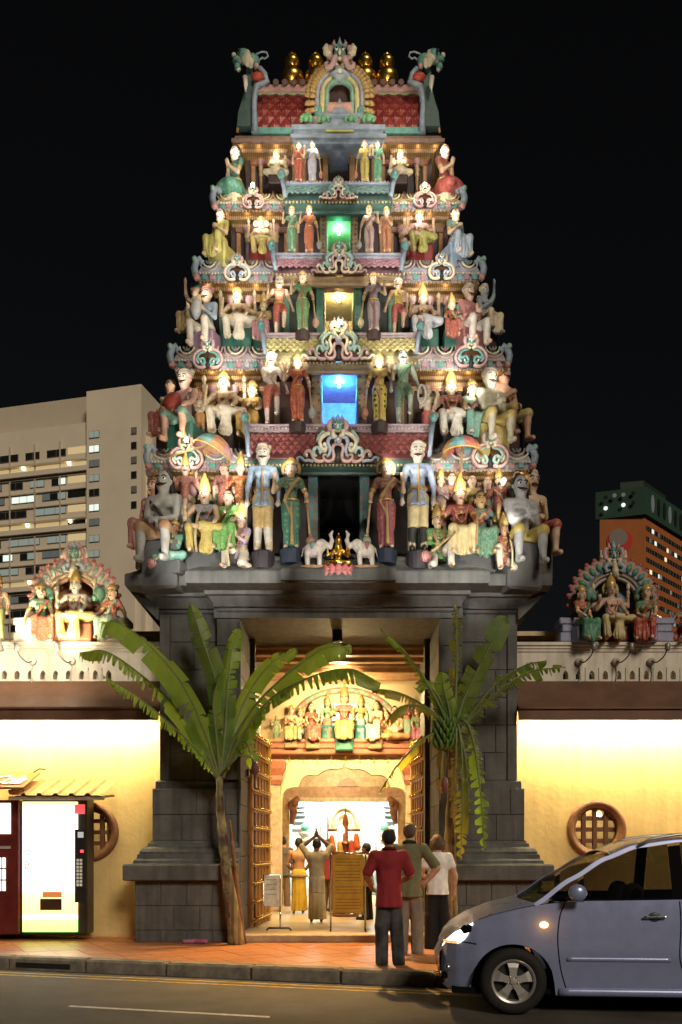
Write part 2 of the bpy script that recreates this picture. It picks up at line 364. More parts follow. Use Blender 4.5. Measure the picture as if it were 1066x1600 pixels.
# ================================================================ the gate tower
TX = X(529, 14.6)
tower = thing('temple_tower', 'tall tapering temple gate tower with grey stone base and painted tiers of statues', 'temple tower', (TX, 14.6, 0))
def part(name, mb, ma, parent=tower, smooth=None, **k): return mb.build(name, ma, parent, smooth, **k)
XL, XR, YS, YB = -2.951, 2.868, 14.6, 18.0           # shaft: outer edges, front, back
OL, OR = -1.60, 1.56                                 # gate opening
OZ = 5.215
def sweep3(mb, x0, x1, y0, y1, prof, side):          # moulding on the front and on one flank only
    vs = []; fs = []; k = len(prof)
    for o, z in prof:
        a, b = (x0-o, x1) if side < 0 else (x0, x1+o)
        vs += [(a, y0-o, z), (b, y0-o, z), (b, y1, z), (a, y1, z)]
    for i in range(k-1):
        for j in range(4): fs.append((i*4+j, i*4+(j+1) % 4, (i+1)*4+(j+1) % 4, (i+1)*4+j))
    fs += [(3,2,1,0), tuple((k-1)*4+j for j in range(4))]; return mb.add(vs, fs)
def blocks(x0, x1, y, z0, rows, n, shift=.5, axis='x', d=.014, parent=None, skip=None):
    """courses of dressed stone, each block an object; y is the face they stand proud of"""
    z = z0; r = 0
    for h in rows:
        w = (x1-x0)/n; cuts = [x0]+[x0+w*(i+(shift if r % 2 else 0)) for i in range(1, n+1)]; cuts = [c for c in cuts if c < x1-.12]+[x1]
        for a, b in zip(cuts[:-1], cuts[1:]):
            g = .004; q = RNG.uniform(0, .004)
            if axis == 'x': mb = MB().cbox(a+g, b-g, y-d-q, y+.02, z+g, z+h-g, .006)
            else: mb = MB().cbox(y-.02 if d > 0 else y+.02, y+d+(q if d > 0 else -q), a+g, b-g, z+g, z+h-g, .008)
            mb.build('stone_block', STONE, parent or tower)
        z += h; r += 1
for s in (-1, 1):
    x0, x1 = (XL, OL-.03) if s < 0 else (OR+.03, XR)
    mb = MB(); sweep3(mb, x0, x1, YS, YB, [(.33,-.05),(.33,.966),(.0,.967),(.0,.968)], s); part('plinth', mb, MORTAR)
    mb = MB(); sweep3(mb, x0, x1, YS, YB, [(.34,.968),(.47,.985),(.49,1.0),(.49,1.22),(.47,1.245),(.36,1.252),(.35,1.30),(.31,1.33),(.30,1.40),(.27,1.405),(.275,1.44),(.24,1.49),(.17,1.52),(.16,1.575),(.13,1.58),(.12,1.62)], s); part('plinth_moulding', mb, STONE)
    mb = MB(); sweep3(mb, x0, x1, YS, YB, [(.10,1.62),(.10,2.46),(.0,2.461)], s); part('upper_plinth', mb, MORTAR)
    mb = MB(); sweep3(mb, x0, x1, YS, YB, [(.06,2.462),(.06,2.58),(.03,2.6),(.0,2.602)], s); part('plinth_cap', mb, STONE)
    mb = MB(); sweep3(mb, x0, x1, YS, YB, [(.0,2.60),(.0,5.32)], s); part('shaft', mb, MORTAR)
    # courses: footing, base, upper plinth, shaft
    e = .33; a, b = (x0-e, x1) if s < 0 else (x0, x1+e)
    blocks(a, b, YS-e, 0., [.19,.39,.386], 4)
    e = .10; a, b = (x0-e, x1) if s < 0 else (x0, x1+e)
    blocks(a, b, YS-e, 1.62, [.42,.42], 3); 
    a, b = (x0+.17, x1-.38) if s < 0 else (x0+.38, x1-.17)
    blocks(a, b, YS, 2.60, [.45]*6, 2)
    pa = (x0, x0+.165) if s < 0 else (x1-.165, x1)
    blocks(pa[0], pa[1], YS, 2.60, [.9]*3, 1, 0, d=.03)
    ja = (x1-.375, x1) if s < 0 else (x0, x0+.375)                       # raised jamb beside the gate
    mb = MB().box(ja[0], ja[1], YS-.13, YS+.0, 2.60, 5.2); part('gate_jamb_core', mb, MORTAR)
    blocks(ja[0], ja[1], YS-.13, 2.60, [.433]*6, 1, 0)
    # inner faces of the passage
    xi = x1 if s < 0 else x0
    blocks(YS-.2, YS+1.3, xi, 0.1, [.42]*12, 2, axis='y', d=.014*(1 if s < 0 else -1))
    # dark inner frame
    part('inner_jamb', MB().box(xi, xi-.10*s, 15.92, 16.12, .1, 5.3), mat('dark_timber', (.05,.042,.035), rough=.6))
part('number_plate', MB().box(OL+.0, OL+.012+.02, 15.2, 15.42, 2.72, 2.84), BLACK)
# lintel and passage soffit
mb = MB().box(XL+.9, XR-.9, YS-.13, YB, OZ, 5.40); part('lintel', mb, STONE)
mb = MB().box(XL, XR, YS, YB, 5.32, 6.1); part('lintel_core', mb, MORTAR)
blocks(XL+.03, XR-.03, YS-.0, 5.33, [.13], 6, 0, d=.02)
COR = [(0,5.30),(.03,5.33),(.03,5.37),(.07,5.38),(.10,5.45),(.16,5.53),(.20,5.545),(.21,5.60),(.34,5.63),(.46,5.645),(.465,5.67),(.465,5.81),(.45,5.835),(.40,5.86),(.30,5.93),(.19,6.02),(.17,6.06),(.08,6.10),(.06,6.16),(0,6.2)]
part('base_cornice', MB().rect_sweep(XL, XR, YS, YB, COR), STONE, smooth=30)
part('base_cornice', MB().rect_sweep(X(290,14.0)+.46, X(765,14.0)-.46, YS-.13, YB-.5, [(o, z+(.012 if i > 9 else 0)) for i, (o, z) in enumerate(COR)]), STONE, smooth=30)
part('base_cornice', MB().rect_sweep(X(440,14.0)+.46, X(618,14.0)-.46, YS-.22, YB-.7, [(o, z+.02) for o, z in COR if z > 5.64]), STONE, smooth=30)
# soffit brackets under the corners
for s, xx in ((-1, XL), (1, XR)):
    part('corner_bracket', MB().prism([(xx, 5.2),(xx+s*.02, 5.2),(xx+s*.44, 5.62),(xx+s*.44, 5.65),(xx, 5.65)], YS-.12, YS-.02), STONE)
# ---------------------------------------------------------------- ornament pieces
def ribbon(mb, pts, cx, y, z0, u, r, mi, flip=1, sq=1.1, taper=True):
    mb.mi = mi; pp = spline([(p[0], 0, p[1]) for p in pts], max(10, 5*len(pts)))
    n = len(pp); rr = [r*u*(1-.45*max(0, (i/(n-1)-.6)/.4)) if taper else r*u for i in range(n)]
    mb.tube([(cx+flip*p.x*u, y, z0+p.z*u) for p in pp], rr, 7, sq)
def crest(mb, cx, y, z, s):                           # little kirtimukha head over an ornament; s = its height
    mb.mi = 0
    for f in (-1, 1):
        mb.mi = 0; mb.tube([(cx+f*.12*s,y,z+.15*s),(cx+f*.30*s,y,z+.30*s),(cx+f*.36*s,y,z+.5*s),(cx+f*.30*s,y,z+.68*s),(cx+f*.2*s,y,z+.72*s)], [.09*s,.11*s,.12*s,.10*s,.04*s], 7, .9)
        mb.mi = 2; mb.tube([(cx+f*.05*s,y-.03,z),(cx+f*.2*s,y-.05,z+.08*s),(cx+f*.22*s,y-.05,z+.22*s),(cx+f*.1*s,y-.05,z+.26*s)], [.07*s,.09*s,.09*s,.05*s], 7)
        mb.mi = 3; mb.ball((cx+f*.1*s, y-.11*s-.03, z+.5*s), (.055*s,)*3, 8, 6)
        mb.mi = 4; mb.ball((cx+f*.1*s, y-.15*s-.035, z+.5*s), (.03*s,)*3, 6, 5)
        mb.mi = 1; mb.tube([(cx+f*.04*s,y-.12*s-.02,z+.58*s),(cx+f*.12*s,y-.12*s-.02,z+.63*s),(cx+f*.2*s,y-.1*s,z+.56*s)], .035*s, 6)
        mb.mi = 0; mb.tube([(cx+f*.14*s,y,z+.68*s),(cx+f*.2*s,y,z+.82*s),(cx+f*.17*s,y,z+.93*s)], [.06*s,.06*s,.015*s], 6)
    mb.mi = 1; mb.ball((cx, y-.02, z+.45*s), (.2*s,.13*s,.24*s), 10, 8)
    mb.mi = 3; mb.ball((cx, y-.15*s-.02, z+.38*s), (.045*s,.05*s,.10*s), 8, 6)
    mb.mi = 2; mb.ball((cx, y-.12*s, z+.22*s), (.09*s,.06*s,.05*s), 8, 6)
    mb.mi = 5; mb.lathe([(.02*s,.62*s),(.09*s,.70*s),(.10*s,.78*s),(.05*s,.88*s),(.01*s,1.02*s)], (cx, y, z), 8)
KUDU = [P((.50,.33,.31)), P((.13,.32,.27)), P((.66,.58,.42)), P(WHITE), P((.02,.02,.02)), P((.32,.38,.44)), P(BROWN), P((.32,.46,.40))]
def kudu_center(cx, y, z0, u, pal=0):                 # u = half width
    mb = MB(); A, B, C = [(0,2,5),(0,7,2),(2,7,0),(0,1,2)][pal]
    mb.mi = 4; mb.prism([(cx-.10*u, z0),(cx+.10*u, z0),(cx+.13*u, z0+.3*u),(cx, z0+.42*u),(cx-.13*u, z0+.3*u)], y, y+.05)
    mb.mi = 6; mb.prism([(cx-.95*u, z0),(cx+.95*u, z0),(cx+.55*u, z0+.3*u),(cx+.2*u, z0+.62*u),(cx-.2*u, z0+.62*u),(cx-.55*u, z0+.3*u)], y+.03, y+.1)
    for f in (-1, 1):
        ribbon(mb, [(0,.44),(.1,.40),(.135,.28),(.10,.14),(.13,.03),(.24,-.01),(.35,.05),(.36,.15),(.28,.17)], cx, y-.02, z0, u, .045, A, f)
        ribbon(mb, [(.05,.60),(.2,.58),(.25,.45),(.2,.30),(.22,.16),(.28,.10)], cx, y-.03, z0, u, .05, C, f)
        ribbon(mb, [(.06,.70),(.3,.68),(.45,.52),(.42,.36),(.33,.26),(.30,.36),(.34,.42)], cx, y-.01, z0, u, .055, B, f)
        ribbon(mb, [(.36,.78),(.48,.62),(.52,.50)], cx, y+.02, z0, u, .05, 7, f)
        ribbon(mb, [(.42,.2),(.50,.34),(.60,.30),(.60,.16),(.52,.14)], cx, y-.01, z0, u, .045, 7, f)
        ribbon(mb, [(.36,.02),(.48,.0),(.60,.06),(.68,.24),(.78,.26),(.84,.16),(.76,.11)], cx, y, z0, u, .045, A, f)
        ribbon(mb, [(.62,.0),(.74,.03),(.84,.02),(.93,.10),(1.02,.08),(1.0,.0)], cx, y, z0, u, .04, C, f)
        mb.mi = 3; mb.ball((cx+f*.335*u, y-.05, z0+.40*u), .05*u, 8, 6); mb.ball((cx+f*.79*u, y-.03, z0+.15*u), .04*u, 8, 6)
    mb.mi = 5; mb.ball((cx, y-.05, z0+.5*u), (.1*u,.06*u,.09*u)); mb.mi = 3; mb.ball((cx, y-.1, z0+.5*u), .04*u, 8, 6)
    crest(mb, cx, y-.02, z0+.58*u, .62*u)
    return mb.build('gable_ornament', KUDU, tower, True)
def kudu_side(cx, y, z0, u, pal=0):
    mb = MB(); A, B, C = [(0,7,2),(0,1,5),(2,5,0),(0,0,0)][pal]
    mb.mi = 6; mb.prism([(cx-.8*u, z0),(cx+.8*u, z0),(cx+.9*u, z0+.7*u),(cx+.4*u, z0+1.25*u),(cx-.4*u, z0+1.25*u),(cx-.9*u, z0+.7*u)], y+.03, y+.1)
    for f in (-1, 1):
        ribbon(mb, [(.18,.12),(.40,.02),(.75,.08),(1.0,.45),(.92,.9),(.60,1.2),(.2,1.28)], cx, y, z0, u, .11, A, f, taper=False)
        ribbon(mb, [(.45,.3),(.32,.18),(.2,.35),(.35,.6),(.62,.5),(.70,.72),(.5,.98),(.15,1.05)], cx, y-.02, z0, u, .10, B, f)
        ribbon(mb, [(.62,.28),(.8,.5),(.75,.8)], cx, y-.01, z0, u, .08, C, f)
        mb.mi = 3; mb.ball((cx+f*.45*u, y-.06, z0+.3*u), .07*u, 8, 6)
    mb.mi = 4; mb.prism([(cx-.16*u, z0),(cx+.16*u, z0),(cx+.2*u, z0+.5*u),(cx, z0+.8*u),(cx-.2*u, z0+.5*u)], y, y+.04)
    crest(mb, cx, y-.02, z0+1.05*u, 1.15*u)
    return mb.build('gable_ornament', KUDU, tower, True)
def scales(x0, x1, y0, z0, y1, z1, pitch, rows, ma, name='scale_band'):   # many tiny overlapping scales, joined
    mb = MB(); n = max(1, int((x1-x0)/pitch)); w = (x1-x0)/n; dz = (z1-z0)/rows; dy = (y1-y0)/rows
    for r in range(rows):
        for i in range(-1, n+1):
            c = x0+w*(i+.5+(.5 if r % 2 else 0)); a, b = max(x0, c-w/2), min(x1, c+w/2)
            if b-a < w*.3: continue
            zt, zb = z0+dz*(r+1.55), z0+dz*(r-.15); yt, yb = y0+dy*(r+1), y0+dy*r; zt = min(zt, z1+dz*.1)
            zc = (zt+zb)/2; yc = (yt+yb)/2-.02
            mb.add([(c, yb-.004, zb),(b, yc+.012, zc),(c, yt, zt),(a, yc+.012, zc),(c, yc-.012, zc-.1*dz)], [(0,1,4),(1,2,4),(2,3,4),(3,0,4)])
    return mb.build(name, ma, tower, kind='stuff')
# ---------------------------------------------------------------- tiers
def cyl(mb, x, y, z0, z1, r, seg=12): return mb.lathe([(r, 0), (r, z1-z0)], (x, y, z0), seg)
TI = [  # wall px, wall Y, cornice px, cornice Y, y bottom, y top, centre px, centre ledge top y, band (y0,y1), niche px, niche y
 dict(w=(262,800), wY=14.95, c=(235,830), cY=14.60, yb=735, yt=697, cen=(400,660), led=660, band=(716,676), n=(497,562), ny=(738,862), pal=0, ck=(528,722,62), sk=((291,732,25),(766,730,27)), band_c=(.19,.055,.05), g=(.07,.16,.13)),
 dict(w=(300,765), wY=15.30, c=(272,790), cY=14.95, yb=577, yt=537, cen=(425,640), led=517, band=(557,528), n=(501,559), ny=(577,662), pal=1, ck=(529,562,56), sk=((325,575,22),(736,573,24)), band_c=(.40,.34,.14), g=(.30,.22,.12)),
 dict(w=(335,728), wY=15.60, c=(310,750), cY=15.30, yb=440, yt=402, cen=(441,617), led=392, band=(427,404), n=(506,553), ny=(440,517), pal=2, ck=(530,427,42), sk=((371,438,19),(690,436,19)), band_c=(.30,.15,.17), g=(.10,.22,.17)),
 dict(w=(362,700), wY=15.90, c=(338,720), cY=15.60, yb=328, yt=298, cen=(456,601), led=281, band=(312,290), n=(510,549), ny=(333,390), pal=3, ck=(529,311,29), sk=((396,325,16),(664,323,17)), band_c=(.12,.20,.18), g=(.32,.16,.07)),
 dict(w=(385,675), wY=16.20, c=(362,695), cY=15.90, yb=222, yt=208, cen=(461,598), led=205, band=None, n=(513,546), ny=(230,290), pal=0, ck=None, sk=(), band_c=BLUEG, g=(.30,.16,.07)),
]
zf = 6.18
WALLM = [P((.035,.022,.02)), P((.06,.022,.016)), P((.022,.035,.03)), P((.04,.026,.032)), P((.05,.03,.034))]  # recess walls darkened: deep shade between the statues is in the colour
for ti, t in enumerate(TI):
    wY, cY = t['wY'], t['cY']; x0, x1 = X(t['w'][0], wY), X(t['w'][1], wY); yb = wY+3.2-.45*ti*.5
    zb, zt = Z(t['yb'], cY), Z(t['yt'], cY); out = wY-cY; t['zf'] = zf; t['zb'] = zb; t['zt'] = zt
    n0, n1 = X(t['n'][0], wY), X(t['n'][1], wY); nz1 = Z(t['ny'][0], wY); nz0 = zf-.02
    wm = WALLM[ti]
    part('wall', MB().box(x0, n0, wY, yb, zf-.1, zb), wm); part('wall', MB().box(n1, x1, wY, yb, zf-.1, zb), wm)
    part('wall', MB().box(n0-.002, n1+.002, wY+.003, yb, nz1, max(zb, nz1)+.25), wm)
    # chamber behind the opening
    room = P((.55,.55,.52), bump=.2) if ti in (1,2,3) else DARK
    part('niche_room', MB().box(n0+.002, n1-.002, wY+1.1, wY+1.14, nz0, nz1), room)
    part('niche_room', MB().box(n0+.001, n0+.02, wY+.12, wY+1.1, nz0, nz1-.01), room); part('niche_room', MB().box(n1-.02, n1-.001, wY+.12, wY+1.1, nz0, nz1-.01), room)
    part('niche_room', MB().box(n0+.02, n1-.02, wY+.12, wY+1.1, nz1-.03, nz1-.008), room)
    if ti in (1,2,3):
        zz = nz0+(nz1-nz0)*.45; part('niche_beam', MB().box(n0+.02, n1-.02, wY+.5, wY+.6, zz-.08, zz+.08), BLACK)
        lamp('POINT', ((n0+n1)/2, wY+.35, nz1-.12), (85,34,13)[ti-1], ((.03,.34,1),(1,.66,.16),(.16,1,.40))[ti-1], size=.05, parent=tower)
        if ti == 1: lamp('POINT', ((n0+n1)/2, wY+.75, nz0+.75), 30, (.18,.10,1), size=.05, parent=tower)
        part('niche_lamp', MB().ball(((n0+n1)/2, wY+.42, nz1-.07), .035), mat('lamp_bulb_%d' % ti, (.8,.8,.8), emit=((.1,.4,1),(1,.75,.3),(.2,1,.4))[ti-1], es=8, var=0, bump=0), smooth=True)
    # frame of the opening: patterned jambs and lintel
    jw = .17-.018*ti; JM = mat('jamb_pattern_%d' % ti, ((.12,.24,.24),(.34,.24,.12),(.09,.24,.19),(.30,.22,.13),(.24,.13,.05))[ti], rough=.5, pat='dots', psc=(9,10,11,12,13)[ti], col2=((.30,.13,.12),(.22,.08,.05),(.06,.16,.12),(.12,.08,.05),(.3,.18,.06))[ti])
    for s, nx in ((-1, n0), (1, n1)):
        part('niche_jamb', MB().cbox(nx, nx+s*jw, wY-.06, wY+.1, zf-.02, nz1, .012), JM)
        part('pilaster', MB().cbox(nx+s*(jw+.62-.08*ti), nx+s*(jw+.72-.08*ti), wY-.05, wY+.02, zf, zb-.05, .012), P(t['g'], bump=.2))
        # side bays: framed panels
        px0, px1 = nx+s*(jw+.82-.08*ti), (x0 if s < 0 else x1)-s*.12
        a, b = min(px0, px1), max(px0, px1)
        part('panel', MB().box(a, b, wY-.012, wY+.01, zf+.1, zb-.22), P(((.018,.012,.011),(.035,.012,.009),(.015,.018,.026),(.018,.012,.015),(.03,.016,.022))[ti]))  # near-black panel colour holds the shade of the bay
        part('panel_frame', MB().cbox(a-.04, b+.04, wY-.07, wY, zb-.22, zb-.13, .012), P(((.25,.15,.07),(.36,.22,.10),(.30,.17,.08),(.20,.10,.06),(.28,.12,.07))[ti], pat='wave', col2=(.12,.05,.03), psc=8))
        for xx in (a-.03, b-.05): part('panel_frame', MB().cbox(xx, xx+.08, wY-.06, wY, zf, zb-.23, .012), P(t['g']))
    def beads(x0_, x1_, y_, z_, pitch, r_, c, name='bead_row'):
        mb = MB(); n_ = int((x1_-x0_)/pitch)
        for i in range(n_+1): mb.ball((x0_+(x1_-x0_)*i/n_, y_, z_), r_, 6, 4)
        return mb.build(name, P(c), tower, True, kind='stuff')
    for s, nx in ((-1, n0), (1, n1)):                 # little columns standing in the side bays
        for q in (.22, .5, .8):
            xx = nx+s*(jw+.82-.08*ti)+((x0 if s < 0 else x1)-s*.12-nx-s*(jw+.82-.08*ti))*q; hh = zb-zf-.12; r_ = .05-.005*ti
            mb = MB(); mb.mi = 0; mb.lathe([(r_*1.5,0),(r_*1.5,.06*hh),(r_,.09*hh),(r_,.66*hh)], (xx, wY-.07, zf), 10); mb.mi = 1; mb.lathe([(r_,.66*hh),(r_*1.5,.70*hh),(r_*1.1,.74*hh),(r_*1.7,.80*hh),(r_*1.2,.85*hh)], (xx, wY-.07, zf), 10); mb.mi = 2; mb.lathe([(r_*1.2,.85*hh),(r_*2.2,.90*hh),(r_*2.2,.97*hh)], (xx, wY-.07, zf), 10)
            mb.build('bay_column', [P(((.10,.20,.18),(.26,.12,.08),(.10,.20,.24),(.22,.14,.18),(.30,.18,.08))[ti]), P((.42,.30,.14)), P((.34,.20,.20))], tower, 40)
    part('niche_lintel', MB().rect_sweep(n0-jw-.06, n1+jw+.06, wY-.08, wY+.02, [(0,nz1),(.03,nz1+.02),(.03,nz1+.06),(.06,nz1+.09),(.06,nz1+.12),(0,nz1+.13)]), P((.38,.24,.10)))
    part('niche_sill', MB().cbox(n0-jw-.9+.1*ti, n1+jw+.9-.1*ti, wY-.14, wY+.02, zf-.06, zf, .015), P(TEAL if ti in (1,) else BLUEG))
    # cornice: gold under-moulding, frieze, swelling kapota
    cx0, cx1 = X(t['c'][0], cY)+out, X(t['c'][1], cY)-out; h = zt-zb; by = wY+2.9-.2*ti
    for ea, eb in ((cx0, X(t['cen'][0], cY)-out), (X(t['cen'][1], cY)+out, cx1)): part('eave_moulding', MB().rect_sweep(ea, eb, wY, by, [(0,zb-.14),(.05,zb-.13),(.06,zb-.07),(.14,zb-.06),(.17,zb-.02),(out-.03,zb-.015),(out-.03,zb)], False), P((.26,.16,.06), pat='bands', col2=(.13,.07,.03), psc=9))
    if ti < 4:
        part('frieze', MB().rect_sweep(cx0, cx1, wY, by, [(out-.03,zb),(out,zb+.012),(out-.005,zb+.03),(out-.03,zb+.035),(out-.03,zb+.3*h),(out,zb+.31*h),(out,zb+.36*h)], False), P((.25,.23,.25)))
        part('cornice', MB().rect_sweep(cx0, cx1, wY, by, [(out-.005,zb+.362*h),(out-.005,zb+.42*h),(out-.03,zb+.6*h),(out-.09,zb+.8*h),(out-.18,zb+.95*h),(out-.28,zb+1.02*h),(-.1,zb+1.04*h)]), P(((.24,.26,.28),(.28,.24,.24),(.24,.25,.27),(.40,.36,.24))[ti]), smooth=50)
        # frieze blocks (one object each) and painted swags on the cornice
        cb0, cb1 = X(t['cen'][0], cY), X(t['cen'][1], cY); bw = .15-.012*ti
        bms = [MB().cbox(-bw*.32, bw*.32, -.03, .02, 0, .25*h, .01).mesh('frieze_block', P(c)) for c in (TEAL, (.36,.20,.20), (.30,.28,.30))]
        for sx0, sx1 in ((cx0-out, cb0), (cb1, cx1+out)):
            n = int((sx1-sx0-.04)/bw)
            for i in range(n):
                o = link('frieze_block', bms[i % (2 if ti != 1 else 3)], tower); o.location = (sx0+.04+bw*(i+.5), cY+.03, zb+.04*1)
            sw = .42-.035*ti; k = max(1, int((sx1-sx0)/sw)); sw = (sx1-sx0)/k
            for i in range(k):
                c = sx0+sw*(i+.5); mb = MB()
                for q, (rr, mi) in enumerate(((.46,0),(.30,1),(.14,2))):
                    mb.mi = mi; pp = []
                    for j in range(13):
                        a = PI+PI*j/12; zz = .98+.52*math.sin(a)*rr/.46*(1.0); zz = zz
                        yy = cY+.01+.17*max(0, zz-.42)**1.5
                        pp.append((c+rr*sw*math.cos(a), yy, zb+h*zz))
                    mb.tube(pp, .017, 6)
                mb.mi = 3; mb.ball((c, cY+.06, zb+h*.86), (.06*sw, .05, .1*h), 8, 6)
                mb.build('swag', [[P(CREAM), P((.36,.24,.25)), P(TEAL), P((.30,.09,.07))], [P((.38,.26,.26)), P(CREAM), P(TEAL), P((.30,.09,.07))], [P((.30,.26,.30)), P(CREAM), P(TEAL), P((.28,.1,.1))], [P((.30,.20,.10)), P(CREAM), P(OCHRE), P(GREEN)]][ti], tower, True)
        for s in (-1, 1):                                # scrolled corner of the cornice
            xx = cx0-out if s < 0 else cx1+out; mb = MB(); r = .13-.012*ti
            mb.tube([(xx+s*p[0], cY+.02, zb+.1*h+p[1]) for p in [(0,0),(.05,.1),(.07,.2),(.04,.3),(-.03,.36),(-.06,.30),(-.03,.26)]], [.05,.06,.06,.06,.05,.04,.02], 8)
            mb.mi = 1; mb.ball((xx+s*.06, cY-.02, zb+.1*h+.33), .05, 8, 6); mb.mi = 2; mb.ball((xx+s*.03, cY-.02, zb+.1*h+.02), .055, 8, 6)
            mb.build('cornice_scroll', [P(BLUEG), P((.22,.36,.30)), P(PINK)], tower, True)
    # centre block with its band of scales and the ledge the middle statues stand on
    c0, c1 = X(t['cen'][0], cY-.1), X(t['cen'][1], cY-.1); yF = cY-.12
    if t['band']:
        b0, b1 = Z(t['band'][0], yF), Z(t['band'][1], yF); le = Z(t['led'], yF-.05)
        part('centre_block', MB().prism([(cY+.07,zb+.27),(cY+.07,zb-.06),(cY,zb-.07),(cY-.01,zb-.03),(cY-.07,zb-.02),(cY-.12,zb),(cY-.12,zb+.03),(cY-.07,zb+.05),(cY-.07,b0),(wY-.02,b0),(wY-.02,zb+.27)], c0-.12, c1+.12, 'x'), P(((.05,.09,.07),(.30,.22,.12),(.33,.23,.13),(.06,.12,.10))[ti]))
        part('centre_block', MB().rect_sweep(c0, c1, cY+.05, wY-.02, [(.135,b0),(.14,b0+.02),(.04,b1),(.04,b1+.01)]), P(tuple(c*.6 for c in t['band_c'])))
        scales(c0-.12, c1+.12, yF-.10, b0+.03, yF-.0, b1, .115-.008*ti, 5, P(t['band_c'], rough=.4))
        part('ledge', MB().rect_sweep(c0, c1, cY+.05, wY+.4, [(.06,b1+.012),(.14,b1+.02),(.15,b1+.05),(.13,b1+.06),(.13,le-.05),(.17,le-.04),(.18,le-.005),(.16,le),(0,le+.001)]), P(((.29,.22,.24),(.31,.24,.26),(.24,.25,.30),(.22,.25,.31))[ti]))
        t['le'] = le; t['yF'] = yF
        beads(c0-.12, c1+.12, yF+.03, b1+.085, .055, .02, (.50,.40,.34)); beads(c0-.15, c1+.15, yF-.045, zb+.015, .06, .022, (.42,.36,.16))
        for ea, eb in ((X(t['c'][0], cY)+.03, X(t['cen'][0], cY)-.06), (X(t['cen'][1], cY)+.06, X(t['c'][1], cY)-.03)): beads(ea, eb, cY-.005, zb+.34*h, .05, .019, (.52,.44,.34)); beads(ea, eb, cY+.02, zb-.002, .06, .02, (.40,.26,.12))
        for s, xx in ((-1, c0-.12), (1, c1+.12)):         # slanted end posts with little beast heads
            mb = MB(); mb.mi = 0; mb.tube([(xx-s*.02, yF-.10, b0-.02),(xx+s*.0, yF-.07, (b0+b1)/2),(xx+s*.04, yF-.05, le+.02)], [.035,.04,.045], 6)
            mb.mi = 1; mb.ball((xx+s*.05, yF-.08, le+.07), (.07,.07,.08)); mb.ball((xx+s*.05, yF-.16, le+.04), (.04,.06,.04)); mb.mi = 2; mb.ball((xx+s*.05, yF-.05, le+.16), (.04,.03,.06)); mb.ball((xx+s*.11, yF-.05, le+.12), (.03,.03,.05))
            mb.build('end_post', [P(BLUEG), P((.10,.24,.22)), P(PINK)], tower, True)
        k = t['ck']; kudu_center(X(k[0], yF-.12), yF-.14, Z(k[1], yF-.12), k[2]*(yF-.12)/F, t['pal'])
        for k in t['sk']: kudu_side(X(k[0], cY-.05), cY-.06, Z(k[1], cY-.05), k[2]*cY/F, ti if ti < 3 else 3)
        t['zfloor_side'] = zt+.02; zf = zb+1.03*h
    else:
        le = zt
# ---------------------------------------------------------------- barrel roof with its arched gable
t = TI[4]; zb, zt, cY, wY = t['zb'], t['zt'], t['cY'], t['wY']; e0, e1 = X(362, cY), X(695, cY)
part('roof_eave', MB().rect_sweep(e0+.3, e1-.3, cY+.3, cY+1.6, [(.27,zb),(.30,zb+.01),(.30,zb+.07),(.26,zb+.10),(.24,zb+.16),(.2,zt+.02),(.0,zt+.03)]), P((.30,.19,.14), pat='bands', col2=(.17,.10,.08), psc=14))
c0, c1 = X(456, cY), X(602, cY)
part('porch_slab', MB().rect_sweep(c0+.1, c1-.1, cY+.02, cY+.6, [(0,zb-.06),(.05,zb-.05),(.06,zb+.0),(.11,zb+.01),(.12,zb+.07),(.06,zb+.09),(.06,zb+.16),(.1,zb+.17),(.1,zb+.25),(0,zb+.27)]), P(BLUEG))
for px in (479, 506, 548, 576):
    mb = MB(); cx, cz, yy = X(px, cY-.08), zb+.36, cY-.08
    for k in range(7):
        a = PI*(k-.0)/6; mb.mi = k % 2; mb.ball((cx+.085*math.cos(a), yy, cz-.03+.085*math.sin(a)), (.04,.03,.045), 8, 6)
    mb.mi = 0; mb.ball((cx, yy-.01, cz), (.06,.04,.07)); mb.build('leaf_rosette', [P((.12,.30,.14)), P((.22,.40,.20))], tower, True)
r0, r1 = X(394, 16.1), X(664, 16.1); zr0 = Z(205, 16.0); zr1 = Z(147, 16.5); yr0, yr1 = 16.02, 16.55
def roofpt(u):                                        # barrel profile, u 0..1 from eave to ridge
    a = u*PI/2*.72; return yr0+(yr1-yr0)*(1-math.cos(a))/(1-math.cos(PI/2*.72)), zr0+(zr1-zr0)*math.sin(a)/math.sin(PI/2*.72)
mb = MB(); N = 14; prof = [roofpt(i/N) for i in range(N+1)]; prof += [(2*yr1-a+.3, b) for a, b in reversed(prof)]
mb.prism(prof, r0, r1, 'x'); part('roof_vault', mb, P((.13,.02,.018)), smooth=40)
part('roof_rail', MB().box(r0, r1, yr0-.05, yr0+.03, zr0-.06, zr0+.05), P(TEAL)); ya, za = roofpt(.86)
part('roof_rail', MB().cbox(r0, r1, ya-.05, ya+.05, za-.04, za+.03, .015), P((.30,.38,.20)))
part('roof_rail', MB().cbox(r0, r1, ya+.0, ya+.1, za+.03, za+.09, .015), P(BLUEG))
yr, zr = roofpt(1.); part('ridge', MB().cbox(r0, r1, yr-.16, yr+.4, zr-.07, zr+.1, .02), P((.45,.25,.22)))
for i in range(19):
    x = r0+(i+.5)*(r1-r0)/19; o = MB().lathe([(.055,-.03),(.055,.03)], (0,0,0), 10).build('ridge_disc', P((.13,.07,.06)), tower); o.location = (x, yr-.17, zr+.10); o.rotation_euler = (PI/2, 0, 0)
